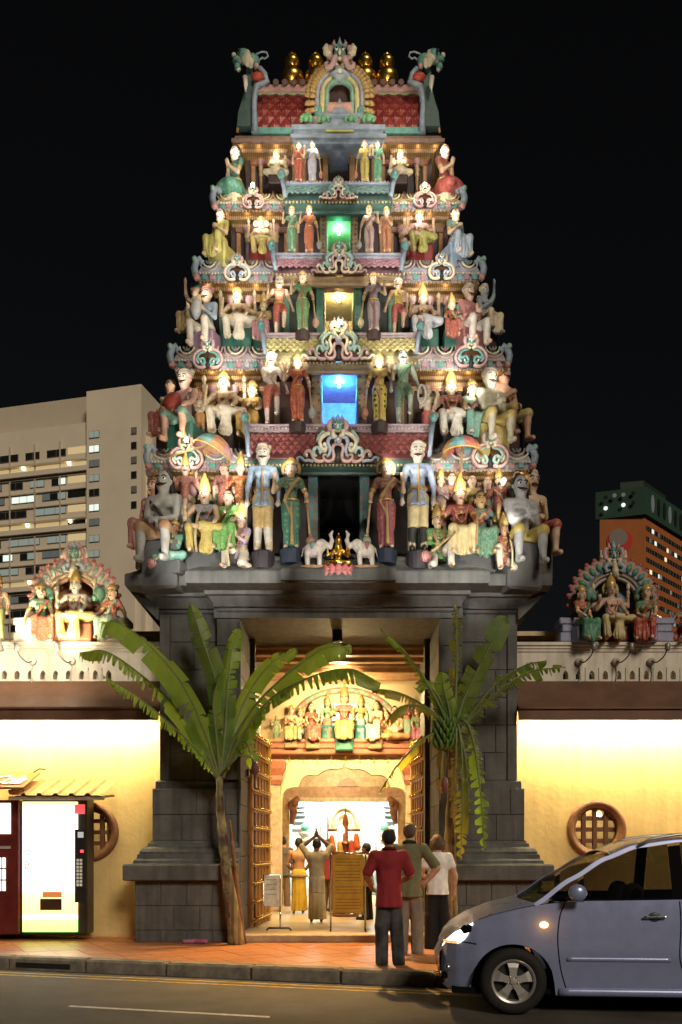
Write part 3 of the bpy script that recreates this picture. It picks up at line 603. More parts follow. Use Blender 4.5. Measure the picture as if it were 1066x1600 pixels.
# diamond roof scales, each an object
sw, rows = .205, 7
dm = []
for k, c in enumerate([(.20,.028,.025),(.17,.024,.022),(.23,.04,.03)]):
    mb = MB(); mb.mi = 0; mb.add([(0,0,-.5),(.5,.0,0),(0,0,.5),(-.5,0,0),(0,-.16,-.08)], [(0,1,4),(1,2,4),(2,3,4),(3,0,4)])
    mb.mi = 1
    for q in (-.22, 0, .22): mb.add([(q,-.175+abs(q)*.3,.02-abs(q)*.6),(q+.035,-.15+abs(q)*.3,-.1-abs(q)*.3),(q,-.165+abs(q)*.34,-.3+abs(q)*.35),(q-.035,-.15+abs(q)*.3,-.1-abs(q)*.3)], [(0,1,2,3)])
    dm.append(mb.mesh('roof_scale', [P(c, rough=.35), P((.5,.22,.15), rough=.35)]))
nn = int((r1-r0)/sw)
for r in range(rows):
    u = (r+.5)/(rows)*.82+.03; yy, zz = roofpt(u); y2, z2 = roofpt(u+.02); til = math.atan2(y2-yy, z2-zz)
    for i in range(nn+1):
        x = r0+sw*(i+(.5 if r % 2 else 0)+.0)
        if x < r0+.08 or x > r1-.06 or abs(x-TX) < .42: continue
        o = link('roof_scale', dm[RNG.randrange(3)], tower); o.location = (x, yy-.015, zz); o.scale = (sw*.97, .16, .31); o.rotation_euler = (-til, 0, 0)
# arched gable in the middle
gy = 15.93; gx = X(531, gy); gz = Z(193, gy); s = gy/F
mb = MB(); mb.rect_sweep(gx-48*s, gx+48*s, gy+.0, gy+.5, [(0,gz-.14),(.04,gz-.13),(.05,gz-.02),(.09,gz),(.1,gz+.05),(.05,gz+.07)]); part('gable_base', mb, P(MAUVE))
part('gable_base', MB().rect_sweep(gx-25*s, gx+25*s, gy-.07, gy+.4, [(0,gz-.14),(.03,gz-.13),(.03,gz+.0),(.08,gz+.02),(.08,gz+.07),(.0,gz+.09)]), P(BLUEG))
part('gable_base', MB().box(gx-22*s, gx+22*s, gy-.1, gy+.3, gz-.22, gz-.14), P((.40,.38,.12)))
ac = Z(151, gy)
def arch_path(r, low, n=22): 
    return [(gx-r*s, gy, gz+low)]+[(gx+a*s, gy, ac+b*s) for a, b in arc(0, 0, r, 180, 0, n)]+[(gx+r*s, gy, gz+low)]
for r, w, c, dy in ((35,5.2,(.30,.32,.40),-.0),(26.5,4.8,(.52,.45,.22),-.03),(19.5,3.6,(.20,.36,.27),-.06)):
    part('arch_band', MB().tube([(a, b+dy, c_) for a, b, c_ in arch_path(r, .08)], w*s, 8, 1.6), P(c), smooth=True)
part('gable_back', MB().prism([(gx-46*s, gz+.07)]+[(gx+a*s, ac+b*s) for a, b in arc(0, 0, 46, 180, 0, 20)]+[(gx+46*s, gz+.07)], gy+.06, gy+.3), P((.14,.06,.04)))
part('gable_hollow', MB().prism([(gx-20*s, gz+.09)]+[(gx+a*s, ac+b*s) for a, b in arc(0, 0, 20, 180, 0, 16)]+[(gx+20*s, gz+.09)], gy+.01, gy+.055), P((.04,.012,.01)))
part('gable_drum', MB().tube([(gx-19*s, gy-.04, gz+.19),(gx+19*s, gy-.04, gz+.19)], .125, 14), P((.5,.28,.24)), smooth=40)
part('gable_drum', MB().prism([(gx-12*s, gz+.06),(gx+12*s, gz+.06),(gx+7*s, gz+.2),(gx+3*s, gz+.24),(gx, gz+.32),(gx-3*s, gz+.24),(gx-7*s, gz+.2)], gy-.16, gy-.1), P(BLUEG))
lf = []                                              # ring of gilded leaves
mb = MB()
for dz, w, r in ((0,.30,.0),):
    mb.tube([(0,0,-.5),(0.0,-.1,-.2),(.0,-.16,.1),(0.05,-.1,.35),(.0,-.0,.5)], [.22,.34,.36,.24,.05], 8, .45)
    mb.tube([(0,-.15,-.4),(0.0,-.22,-.1),(.0,-.26,.15),(0.02,-.18,.3)], [.05,.08,.08,.03], 6)
lm = mb.mesh('gable_leaf', P((.42,.27,.10), rough=.4), True)
for ring, (rad, n, sz) in enumerate(((47.5, 29, .17), (42, 28, .14))):
    for i in range(n):
        a = math.radians(205-230*i/(n-1)) if ring == 0 else math.radians(200-220*i/(n-1))
        xx, zz = gx+rad*s*math.cos(a), ac+rad*s*math.sin(a)
        if a > PI or a < 0: xx = gx+math.copysign(rad*s, math.cos(a)); zz = ac-abs(math.sin(a))*rad*1.9*s
        if abs(a-PI/2) < .25: continue
        o = link('gable_leaf', lm, tower); o.location = (xx, gy-.02-.05*ring, zz); o.scale = (sz*.95, sz*1.1, sz); o.rotation_euler = (0, PI/2-min(max(a, -.15), PI+.15), 0)
mb = MB(); mb.mi = 5; mb.tube([(gx-11*s,gy-.1,ac+25*s),(gx,gy-.12,ac+20*s),(gx+11*s,gy-.1,ac+25*s),(gx,gy-.12,ac+32*s)], 6*s, 10, 1, closed=True); mb.mi = 3; mb.ball((gx, gy-.16, ac+27*s), 4*s)
for f in (-1, 1):                                     # curling tusks
    mb.mi = 0; mb.tube([(gx+f*a*s, gy-.12, ac+b*s) for a, b in ((4,52),(9,50),(10,42),(14,36),(20,36),(22,42),(18,45))], [5*s,5*s,5*s,4.5*s,4*s,3*s,2*s], 8)
    mb.mi = 2; mb.tube([(gx+f*a*s, gy-.08, ac+b*s) for a, b in ((14,58),(20,62),(22,70),(20,76))], [5*s,6*s,5*s,2*s], 8, .6)
    cb = MB(); cb.ball((gx+f*32*s, gy-.05, gz+.10), (.09,.06,.10)); cb.tube([(gx+f*a*s, gy-.08, gz+b) for a, b in ((24,.02),(29,.08),(30,.18),(36,.22),(38,.14))], [.05,.05,.045,.04,.02], 7); cb.build('corner_beast', P(TEAL), tower, True)
crest(mb, gx, gy-.05, ac+40*s, 48*s); mb.build('gable_beast', KUDU, tower, True)
# gilded finials
fm = MB().lathe([(.05,-.30),(.10,-.28),(.10,-.24),(.06,-.22),(.10,-.19),(.19,-.12),(.215,-.04),(.20,.04),(.13,.10),(.07,.13),(.06,.15),(.09,.18),(.14,.24),(.145,.29),(.12,.335),(.075,.36),(.07,.375),(.085,.39),(.06,.42),(.02,.435),(.018,.46),(.004,.50)], (0,0,0), 20).mesh('finial', GOLD, 60)
for px in (457, 494, 531, 571, 605):
    o = link('finial', fm, tower); o.location = (X(px, 16.75), 16.75, Z(121, 16.75))
# horned beasts on both ends of the roof
for f in (-1, 1):
    def q(px, py, y=16.15): p = PT(529+f*(529-px) if f > 0 else px, py, y); return tuple(p)
    mb = MB(); mb.mi = 0; mb.prism([(q(*p)[0], q(*p)[2]) for p in ((372,207),(374,185),(379,170),(384,150),(386,118),(394,112),(398,130),(400,150),(399,180),(400,207))], 16.0, 16.25)
    mb.mi = 1; mb.tube([q(*p, 15.96) for p in ((399,207),(398,185),(397,165),(398,150),(401,135),(410,131),(417,127),(414,116),(406,107))], [.06,.055,.05,.05,.06,.05,.045,.05,.05], 8)
    mb.mi = 2; mb.tube([q(*p, 16.05) for p in ((371,207),(373,190),(378,174),(384,160),(385,145))], .022, 6)
    mb.build('roof_end', [P((.05,.09,.08)), P(BLUEG), P(OCHRE)], tower, 50)
    mb = MB(); mb.mi = 1; hx, _, hz = q(383, 104); mb.ball((hx, 15.95, hz), (.13,.12,.12)); mb.ball((hx+f*.12, 15.92, hz-.09), (.08,.08,.06)); mb.ball((hx+f*.11, 15.9, hz-.22), (.06,.06,.07)); mb.ball((hx-f*.14, 15.98, hz-.03), (.14,.1,.1))
    mb.mi = 2; mb.tube([q(*p, 15.9) for p in ((388,104),(385,92),(383,82),(380,77))], [.03,.10,.09,.02], 8, .6); mb.tube([q(*p, 15.92) for p in ((392,106),(391,95),(388,88))], [.03,.08,.02], 8, .6)
    mb.mi = 3; mb.tube([q(*p, 15.88) for p in ((383,120),(384,132),(384,143))], [.045,.04,.01], 7); mb.ball((hx+f*.17, 15.9, hz-.02), .045); mb.tube([q(*p, 15.9) for p in ((374,110),(370,104),(369,101))], [.04,.03,.01], 6)
    mb.mi = 4; mb.ball((hx+f*.07, 15.82, hz+.0), .03)
    mb.mi = 0; mb.tube([q(*p, 16.0) for p in ((402,108),(399,98),(394,88),(390,83))], [.055,.05,.035,.01], 7); mb.tube([q(*p, 15.9) for p in ((376,98),(372,92),(370,89))], [.03,.02,.008], 6)
    mb.mi = 6; mb.ball(q(403, 120, 15.93), (.12,.08,.07))
    mb.mi = 5; mb.tube([q(*p, 16.1) for p in ((397,90),(402,84),(410,81),(417,82),(419,88),(414,92),(410,90),(405,94),(404,100))], .016, 6)
    mb.build('horned_beast', KUDU[:6]+[P((.42,.06,.03))], tower, True)
# ================================================================ statues: one builder, posed and dressed one by one
HAIRM = mat('black_hair', (.018,.015,.013), rough=.45, var=.2); EYEW = P((.75,.72,.66), var=0); EYEB = P((.015,.012,.012), var=0); LIP = P((.35,.05,.05), var=0)
NB = [0]
def ik(a, b, l1, l2, pole):
    a, b, pole = Vector(a), Vector(b), Vector(pole); d = b-a; L = min(d.length, (l1+l2)*.995); d = d.normalized() if d.length > 1e-6 else Vector((0,0,-1)); b = a+d*L
    c = (l1*l1-l2*l2+L*L)/(2*L); h = math.sqrt(max(0, l1*l1-c*c)); p = pole-d*pole.dot(d)
    p = p.normalized() if p.length > 1e-6 else d.orthogonal().normalized()
    return a+d*c+p*h, b
ARM = dict(down=(.05,-.02,-.285), **{'raise': (.075,-.13,-.015)}, mace=(.075,-.07,-.235), chest=(-.08,-.12,-.09), pray=(-.105,-.135,-.07), knee=(.03,-.21,-.20), lap=(-.07,-.16,-.2),
    hip=(.0,-.05,-.20), up=(.09,-.05,.21), high=(.03,-.06,.27), back=(.13,-.02,.08), out=(.2,-.1,-.06), fwd=(-.01,-.25,-.10), plant=(.11,.03,-.27), cross=(-.14,-.12,-.12), staff=(.03,-.16,-.08))
def figure(px, yt, yf, Y, label, pose='stand', arms=('down','raise'), skin=SKIN, low=CREAM, top=None, sash=None, style=None, head='kirita', hair=True, rz=0., fem=False, back=False, mous=False,
           items=(), seat=None, name='statue', group=None, zfix=None, h=.0115, headturn=0., gold=True, mat_all=None, pleat=True, trunk=False, hc=None, belly=0., lowpat=None, toppat=None, sleeve=True, halo=None, beard=False, boots=None, base=None, sdrop=-.16, turb=(.58,.50,.40)):
    HIP = dict(stand=.49, step=.49, sit=.26, cross=.26, crossm=.26, lotus=.075, kneel=.2, kneelm=.2, fold=.15)[pose]
    gh = dict(kirita=.155, tiara=.06, turban=.05, bun=.05, none=.012, pot=.22, cap=.04)[head]
    z1 = Z(yf, Y) if zfix is None else zfix; Hs = (Z(yt, Y)-z1)/(HIP+.505+gh)
    if style is None: style = 'saree' if fem else 'dhoti'
    T = thing(name, label, 'statue', (X(px, Y), Y, z1), math.radians(rz), group, Hs)
    T.scale = (Hs*(.88 if style == 'trousers' and pose == 'stand' else .98), Hs*.96, Hs)
    M = lambda c, **k: mat_all or (P(c, **k) if isinstance(c, tuple) else c)
    def soft(c): return tuple(round(.97*v+.03*w, 3) for v, w in zip(c, (.42,.37,.30))) if isinstance(c, tuple) else c
    low, top, sash = soft(low), soft(top), soft(sash)
    def weave(c): return dict(pat='n', col2=tuple(round(.76*v+.24*w, 3) for v, w in zip(c, (.55,.47,.34))), psc=48) if isinstance(c, tuple) else {}
    sk, lo, tp, gd, hr, st, hd = Body(), Body(), Body(), Body(), Body(), Body(), Body()
    if not hc: hd = sk
    sk.cap((0,.0,HIP+.02), (0,.0,HIP+.28), .045, .04, .02)
    top_b = tp if top else sk; w = .062 if fem else .07
    zc = HIP+.415; J = {}
    # legs
    K = dict(stand=((-.055,-.012,.26),(-.06,.0,.045),(.055,-.02,.26),(.065,-.01,.045)), step=((-.06,-.0,.26),(-.06,.01,.045),(.09,-.15,.36),(.08,-.11,.13)),
        sit=((-.10,-.22,.265),(-.10,-.21,.04),(.10,-.22,.265),(.10,-.21,.04)), cross=((-.13,-.22,.265),(-.11,-.21,.04),(.235,-.15,.275),(-.01,-.25,.265)),
        lotus=((-.215,-.13,.07),(.06,-.2,.05),(.215,-.13,.07),(-.06,-.23,.06)), kneel=((-.10,-.15,.05),(-.11,.13,.05),(.12,-.17,.31),(.11,-.2,.04)), fold=((-.07,-.2,.07),(-.05,.12,.05),(.07,-.2,.07),(.05,.12,.05)))
    K['crossm'] = tuple((-p[0], p[1], p[2]) for p in (K['cross'][2], K['cross'][3], K['cross'][0], K['cross'][1])); K['kneelm'] = tuple((-p[0], p[1], p[2]) for p in (K['kneel'][2], K['kneel'][3], K['kneel'][0], K['kneel'][1]))
    kl, al, kr, ar = K[pose]; legb = lo
    for s, kn, an in ((-1, kl, al), (1, kr, ar)):
        hp = (s*.052, 0, HIP); sk.chain([(0,.0,HIP+.03), hp, kn, an], [.03,.022,.02,.02], .01); short = style == 'short'
        lo.cap(hp, kn, .062, .048 if not short else .05, .03)
        if short: sk.cap(kn, an, .038, .024, .02); sk.ell((kn[0], kn[1]-.01, kn[2]), (.036,.038,.038)); sk.ell((kn[0]*.6+an[0]*.4, kn[1]*.6+an[1]*.4+.018, kn[2]*.65+an[2]*.35), (.034,.036,.06)) 
        elif style == 'trousers': lo.cap(kn, an, .046, .04, .02)
        elif not (style == 'saree' and pose in ('stand', 'step')): lo.cap(kn, (an[0], an[1], an[2]+.015), .047, .043, .03, pleat=(8,.012))
        ft = sk if not boots else st
        d = (0, -.075, -.02) if pose not in ('lotus','fold') and not (pose == 'kneel' and s < 0) and not (pose == 'kneelm' and s > 0) else (s*.02, .07, 0)
        if pose in ('cross','crossm') and an[2] > .2: d = (-.07*math.copysign(1, kn[0]), -.02, 0)
        if boots: st.cap((kn[0], kn[1], kn[2]-.05), an, .05, .037, .01)
        ft.cap(an, (an[0]+d[0], an[1]+d[1], max(.022, an[2]+d[2])), .028, .024, .015)
    pel = (0, .0, HIP+.015); lo.ell(pel, (.09 if fem else .085, .072, .07), .03)
    if style == 'saree' and pose in ('stand','step'):
        lo.cap((0,0,HIP-.02), (.0,-.012,.05), .078, .082, .03, .72, (12,.017)); lo.cap((.03,-.04,.42), (.045,-.05,.05), .03, .042, .03, 1, (7,.008)); lo.cut(.025)
    if style == 'dhoti' and pose == 'stand': lo.cap((0,-.05,HIP), (0,-.055,.1), .03, .04, .02, .8, (6,.008))
    if style in ('saree','dhoti') and pose in ('sit','cross','crossm'):
        f = 0 if pose == 'sit' else (.05 if pose == 'cross' else -.05); lo.cap((f,-.20,.25), (f*.9,-.21,.06), .055, .085 if style == 'saree' else .07, .03, .55, (10,.016)); lo.ell((0,-.1,HIP), (.13,.14,.05), .03)
    if pose == 'fold':
        lo.cap((0,-.1,.1), (0,.24,.05), .1, .13, .04, 1.15, (13,.01)); lo.ell((0,-.08,.09), (.14,.17,.085), .04)
    if pose == 'lotus': lo.ell((0,-.08,.06), (.2,.15,.05), .03)
    # torso
    top_b.cap((0,0,HIP+.04), (0,0,HIP+.14), .07+belly, w-.004+belly, .03, .8); top_b.cap((0,0,HIP+.13), (0,-.004,HIP+.225), w-.008+belly*.6, .082, .03, .78)
    top_b.cap((-.075,0,HIP+.275), (.075,0,HIP+.275), .045, .045, .04)
    if belly: top_b.ell((0,-.05,HIP+.11), (.1,.09,.09), .03)
    if fem:
        for s in (-1, 1): top_b.ell((s*.042,-.07,HIP+.205), (.037,.034,.036), .015)
    else:
        for s in (-1, 1): top_b.ell((s*.042,-.055,HIP+.225), (.044,.025,.032), .02)
    if top and not fem and style in ('trousers',): lo_skirt = tp.cap((0,0,HIP+.07), (0,0,HIP-.10), .085, .122, .02, .82, (10,.007)).cut(HIP-.07)
    # neck, head
    sk.cap((0,.005,HIP+.28), (0,.0,HIP+.36), .034, .03, .02)
    ct, sn = math.cos(math.radians(headturn)), math.sin(math.radians(headturn))
    def hp_(x, y, z): return (x*ct-y*sn, x*sn+y*ct, zc+z)
    hd.ell(hp_(0,.0,.012), (.06,.066,.078), .02); hd.ell(hp_(0,-.012,-.035), (.045,.05,.05), .03); hd.cap(hp_(0,-.062,.012), hp_(0,-.076,-.016), .007, .012, .012)
    hd.cap((0,.005,HIP+.31), hp_(0,.0,-.05), .034, .032, .02)
    for s in (-1, 1): hd.ell(hp_(s*.063,.008,-.005), (.012,.016,.024), .008)
    if trunk:
        pts = [hp_(0,-.06,0), hp_(0,-.1,-.06), hp_(.02,-.11,-.13), hp_(.06,-.12,-.15)]; hd.chain(pts, [.034,.03,.022,.015])
        for s in (-1, 1): hd.ell(hp_(s*.1,.01,.0), (.05,.015,.06), .02)
    if hair:
        hr.ell(hp_(0,.018,.028), (.067,.064,.076), .02)
        if fem or hair == 'long': hr.cap(hp_(0,.05,0), (0,.065,HIP+.27), .05, .05, .03); [hr.cap(hp_(s*.055,.02,-.01), (s*.06,.04,HIP+.30), .026, .03, .02) for s in (-1, 1)]
    if beard: hr.ell(hp_(0,-.045,-.065), (.04,.03,.035), .02)
    # arms
    AL = []
    def arm(s, kind, y0=0., x0=.112):
        sh = Vector((s*(x0-(.01 if fem else 0)), y0, HIP+.278)); tg = ARM[kind] if isinstance(kind, str) else kind; tg = sh+Vector((s*tg[0], tg[1], tg[2]))
        pole = (s*1., .3, -.2) if kind == 'hip' else ((s*.8, .2, .2) if kind in ('high','up') else (s*.5, .35, -1))
        e, b = ik(sh, tg, .155, .145, pole); return sh, e, b, kind
    for s, kind in ((-1, arms[0]), (1, arms[1])): AL.append((s, *arm(s, kind)))
    if back:
        for s in (-1, 1): AL.append((s, *arm(s, 'back', .05, .1)))
    for s, sh, e, b, kind in AL:
        sl_ = top and sleeve; bb = top_b if sl_ else sk
        sk.chain([(0,0,HIP+.27), sh, e], [.03,.025,.022], .01)
        bb.cap(sh, e if sleeve == 'long' else sh.lerp(e, .8), .039, .03, .025)
        if sl_: sk.cap(sh.lerp(e, .6), e, .027, .026, .01)
        (bb if sl_ and sleeve == 'long' else sk).cap(e, e.lerp(b, .9) if sleeve == 'long' else b, .027, .018, .015)
        d = (b-e).normalized(); up = d if kind not in ('raise','back') else Vector((0,-.15,1)).normalized()
        if kind == 'pray': up = Vector((0,-.5,1)).normalized()
        hc_ = b+up*.02; side = up.cross(Vector((0,1,0))); side = side.normalized() if side.length > .1 else Vector((1,0,0))
        sk.cap(b, hc_+up*.012, .021, .023, .012)
        for q in (-1.5,-.5,.5,1.5): sk.cap(hc_+side*q*.011, hc_+side*q*.014+up*(.05-.006*abs(q)), .0085, .0065, .004)
        sk.cap(hc_, hc_+side*s*.03*(-1)+up*.012, .009, .008, .004)
        if gold:
            gd.cap(sh.lerp(e, .62), sh.lerp(e, .70), .036, .035, .004); gd.cap(e.lerp(b, .82), e.lerp(b, .90), .025, .024, .004)
    if gold:
        gd.ring((0,-.012,HIP+.292), .052, .010, tilt=.35, sy=.95); gd.ring((0,-.035,HIP+.25), .062, .009, tilt=.85, sy=.9); gd.ell((0,-.088,HIP+.215), (.022,.012,.022), .004); gd.ring((0,0,HIP+.062), .088 if not fem else .083, .013, sy=.82)
        for s in (-1, 1): gd.ell(hp_(s*.066,-.002,-.038), (.012,.012,.018), .004)
        if style == 'short' or pose in ('lotus',): pass
        else: lo_b = [gd.ring((p[0], p[1], p[2]+.01), .036, .008) for p in (al, ar) if p[2] < .1 and style != 'saree' and not boots and pose not in ('lotus','fold','kneel','kneelm')]
    if sash:
        sb = Body(); a = (.085,-.05,HIP+.285)
        sb.chain([(.07,.05,HIP+.27), a, (.02,-.085,HIP+.2), (-.05,-.072,HIP+.09), (-.08,-.0,HIP+.02)], [.016,.022,.024,.022,.018], .02)
        if pose in ('stand','step'): sb.chain([(-.07,-.05,HIP+.05), (.0,-.062,HIP-.10), (.06,-.05,HIP-.22)], [.016,.02,.014], .02)
        if fem and pose == 'stand': sb.chain([(.005,-.062,HIP+.03), (.012,-.074,HIP-.2), (.015,-.082,.07)], [.014,.018,.026], .01)
        link('sash', sb.mesh('sash', M(sash), h), T, True)
    if gold and not fem and not mat_all and pose in ('cross','crossm','sit','kneel','kneelm','lotus') and not trunk:
        gb = Body().chain([(.075,.0,HIP+.315),(.07,-.075,HIP+.24),(.04,-.095,HIP+.14),(0,-.10,HIP+.10),(-.04,-.095,HIP+.14),(-.07,-.075,HIP+.24),(-.075,.0,HIP+.315)], [.012]*7, .008); link('garland', gb.mesh('garland', P((.55,.33,.20), pat='n', col2=(.5,.12,.08), psc=40), h), T, True)
    if h and halo:
        mb = MB(); mb.lathe([(.02,0),(.10,0),(.115,.02),(.10,.03),(.02,.03)], (0,0,0), 24); o = mb.build('halo', M(halo), T, True, True); o.location = (0,.06,zc+.02); o.rotation_euler = (PI/2,0,0)
    link('body', sk.mesh('body', M(skin), h), T, True)
    if hc: link('head', hd.mesh('head', M(hc or skin), h*.8), T, True)
    if low: link('lower_garment', lo.mesh('lower_garment', M(low, **(dict(pat=lowpat[0], col2=lowpat[1], psc=lowpat[2]) if lowpat else weave(low))), h), T, True)
    if top: link('upper_garment', tp.mesh('upper_garment', M(top, **(dict(pat=toppat[0], col2=toppat[1], psc=toppat[2]) if toppat else weave(top))), h), T, True)
    if gold: link('jewellery', gd.mesh('jewellery', mat_all or GOLDP, h), T, True)
    if hr.p: link('hair', hr.mesh('hair', mat_all or HAIRM, h), T, True)
    if boots: link('boots', st.mesh('boots', M(boots), h), T, True)
    if not mat_all:
        fp = MB()
        for s in (-1, 1):
            fp.mi = 0; fp.ball(hp_(s*.025,-.058,.008), (.016,.010,.009), 8, 6); fp.mi = 1; fp.ball(hp_(s*.025,-.066,.008), (.0075,.006,.0075), 6, 5)
            fp.tube([hp_(s*.008,-.064,.026), hp_(s*.027,-.064,.034), hp_(s*.046,-.052,.024)], .0045, 5)
            if mous: fp.tube([hp_(s*.0,-.072,-.034), hp_(s*.025,-.066,-.036), hp_(s*.045,-.05,-.024)], [.008,.008,.003], 5)
        fp.mi = 2; fp.ball(hp_(0,-.062,-.046), (.017,.010,.0075), 8, 6)
        if fem: fp.ball(hp_(0,-.066,.035), (.005,.004,.006), 6, 5)
        fp.build('painted_face', [EYEW, EYEB, LIP], T, True, True)
    def hw(nm, mb, ma, sm=True): o = mb.build(nm, ma, T, sm, True); o.location = (0,0,0); return o
    o3 = hp_(0,.012,.05)
    if head == 'kirita': hw('crown', MB().lathe([(.066,-.012),(.071,.0),(.071,.018),(.064,.022),(.066,.05),(.060,.056),(.057,.085),(.05,.09),(.046,.115),(.036,.122),(.03,.138),(.018,.15),(.022,.165),(.008,.19),(.001,.195)], o3, 16), mat_all or GOLDP, 50)
    elif head == 'tiara': hw('crown', MB().lathe([(.066,-.01),(.072,.0),(.072,.02),(.06,.03),(.05,.055),(.03,.075),(.001,.09)], o3, 16), mat_all or GOLDP, 50)
    elif head in ('turban','cap'):
        tb = Body(); tb.ring((o3[0], o3[1], o3[2]-.005), .05, .028, .02, 1.05, .2); tb.ell((o3[0], o3[1]+.01, o3[2]+.015), (.06,.062,.04), .02); tb.ring((o3[0], o3[1], o3[2]+.02), .045, .022, .01, 1.05, -.3)
        if head == 'turban': tb.ell((o3[0]+.06, o3[1]+.02, o3[2]+.035), (.03,.03,.03), .01)
        link('turban', tb.mesh('turban', P(turb, pat='wave', col2=tuple(.55*c for c in turb), psc=11), h*.8), T, True)
    elif head == 'bun': hb = Body().ell((o3[0], o3[1]+.03, o3[2]+.045), (.035,.035,.03)); link('hair_bun', hb.mesh('hair_bun', HAIRM, h), T, True)
    elif head == 'pot': hw('pot', MB().lathe([(.03,.03),(.055,.04),(.085,.08),(.09,.115),(.07,.15),(.04,.165),(.055,.185),(.05,.19),(.0,.19)], o3, 16), P((.30,.19,.22))); hw('pot_ring', MB().lathe([(.05,0),(.07,.01),(.07,.035),(.05,.045)], o3, 14), P((.4,.33,.22)))
    for it in items:
        if it[0] == 'mace':
            s = it[1]; b = [a for a in AL if a[0] == s][0][3]; fz = it[2] if len(it) > 2 else .1; cs = it[3] if len(it) > 3 else RED
            fx, fy = b.x+s*.045, b.y-.03; sft = Vector((b.x, b.y-.02, b.z+.01))
            mc = MB(); mc.tube([sft, (fx, fy, fz)], [.013,.016], 8); mc.build('mace_shaft', P((.40,.30,.16)), T, True, True)
            mc = MB(); mc.lathe([(.012,-.085),(.025,-.075),(.018,-.06),(.045,-.05),(.055,-.02),(.055,.02),(.045,.05),(.025,.055),(.03,.075),(.018,.09)], (fx, fy, fz), 12); mc.build('mace_head', P(cs, pat='bands', col2=(.5,.4,.25), psc=30), T, 60, True)
        if it[0] == 'staff':
            s = it[1]; b = [a for a in AL if a[0] == s][0][3]; a0, a1 = Vector(it[2]), Vector(it[3]); mc = MB().tube([b+a0, b+a1], .011, 8); mc.build('staff', P((.40,.25,.10)), T, True, True)
        if it[0] == 'bigmace':
            mc = MB().tube([it[1], it[2]], [.015,.018], 8); mc.build('mace_shaft', P((.40,.30,.16)), T, True, True)
            mc = MB().ball(it[2], (.07,.07,.07), 14, 10); mc.build('mace_head', P((.42,.20,.18), pat='bands', col2=(.15,.05,.05), psc=18), T, True, True)
        if it[0] == 'disc':
            for q, a in enumerate([a for a in AL if a[4] == 'back']):
                mc = MB(); mc.lathe([(.004,0),(.02,.02),(.028,.05),(.018,.085),(.003,.105)], tuple(a[3]+Vector((0,-.01,.055))), 10); mc.build('emblem', P((.62,.52,.35)), T, True, True)
        if it[0] == 'hoop': mc = MB(); c = AL[1][3]; mc.tube([(c.x+.03+.05*math.cos(a), c.y-.02, c.z-.07+.12*math.sin(a)) for a in [2*PI*i/20 for i in range(20)]], .014, 7, closed=True); mc.build('hoop', P((.5,.48,.4)), T, True, True)
        if it[0] == 'bundle': c = Vector(it[1]); Body_ = Body().ell(c, it[2], .02).ell(c+Vector((.03,-.02,.03)), [q*.7 for q in it[2]], .02); link('bundle', Body_.mesh('bundle', P(it[3]), h), T, True)
        if it[0] == 'tail': Body_ = Body().chain(it[1], [.02]*len(it[1]), .01); link('tail', Body_.mesh('tail', M(skin), h), T, True)
        if it[0] == 'placket':
            Body_ = Body().chain([(0,-.068,HIP+.27),(0,-.074,HIP+.17),(0,-.078,HIP+.07),(0,-.098,HIP-.05)], [.013,.014,.014,.016]).ring((0,0,HIP+.085), .088, .014, .004, .83); link('coat_trim', Body_.mesh('coat_trim', P(it[1]), h), T, True)
        if it[0] == 'strap': Body_ = Body().chain([(-.09,-.05,HIP+.26),(0,-.10,HIP+.17),(.08,-.08,HIP+.05)], [.012]*3); link('strap', Body_.mesh('strap', P(it[1]), h), T, True)
        if it[0] == 'bow': mc = MB(); mc.tube(spline([(it[1]*.16,-.25,0),(it[1]*.20,-.27,.15),(it[1]*.15,-.25,.32),(it[1]*.12,-.2,.42)], 14), .014, 7); mc.build('bow', P((.45,.36,.2)), T, True, True)
    if seat:
        q = dict(sit=(-.15,.15,-.12,.2), cross=(-.2,.22,-.10,.22), crossm=(-.22,.2,-.10,.22)).get(pose, (-.16,.16,-.14,.16))
        MB().cbox(q[0], q[1], q[2], q[3], sdrop, HIP-.045, .02).build('seat', P(seat), T, None, True)
    if base:
        MB().lathe([(.115,-.16),(.125,-.06),(.125,-.012),(.11,.004),(0,.004)], (0,-.02,0), 18).build('base', P(base), T, None, True)
    NB[0] += 1; return T
NAVY, KHAKI, OLIVE, ORANGE, PURPLE, SILVER, LBLUE, LGREEN, YELL = (.03,.04,.07), (.42,.31,.14), (.30,.28,.05), (.45,.16,.05), (.26,.16,.22), (.42,.42,.46), (.30,.38,.48), (.10,.30,.08), (.52,.42,.08)
BR = (.05,.03,.03)
g1, g2, g3, g4, g5 = ['statues on the %s tier of the tower' % s for s in ('lowest', 'second', 'third', 'fourth', 'top')]
# ---------- top tier
Y = TI[3]['yF']+.02; L_ = TI[3]['le']
figure(467, 222, 279, Y, 'woman statue in red saree, left of the top niche, beside the silver one', fem=True, low=RED, top=RED, sash=(.45,.1,.06), head='none', arms=('down','chest'), zfix=L_, group=g5)
figure(488, 220, 281, Y, 'woman statue in silvery saree just left of the top dark niche', fem=True, low=SILVER, top=SILVER, sash=SILVER, head='none', arms=('raise','mace'), items=[('mace',1,.12)], zfix=L_, group=g5)
figure(570, 219, 279, Y, 'woman statue in mustard saree just right of the top dark niche', fem=True, low=(.42,.33,.06), top=(.42,.33,.06), sash=(.35,.25,.06), head='none', arms=('mace','raise'), items=[('mace',-1,.12)], zfix=L_, group=g5)
figure(590, 220, 279, Y, 'woman statue in green saree right of the mustard one, top tier', fem=True, low=(.07,.26,.14), top=(.07,.26,.14), sash=(.1,.3,.18), head='none', arms=('raise','down'), zfix=L_, group=g5)
Y = TI[3]['cY']+.42
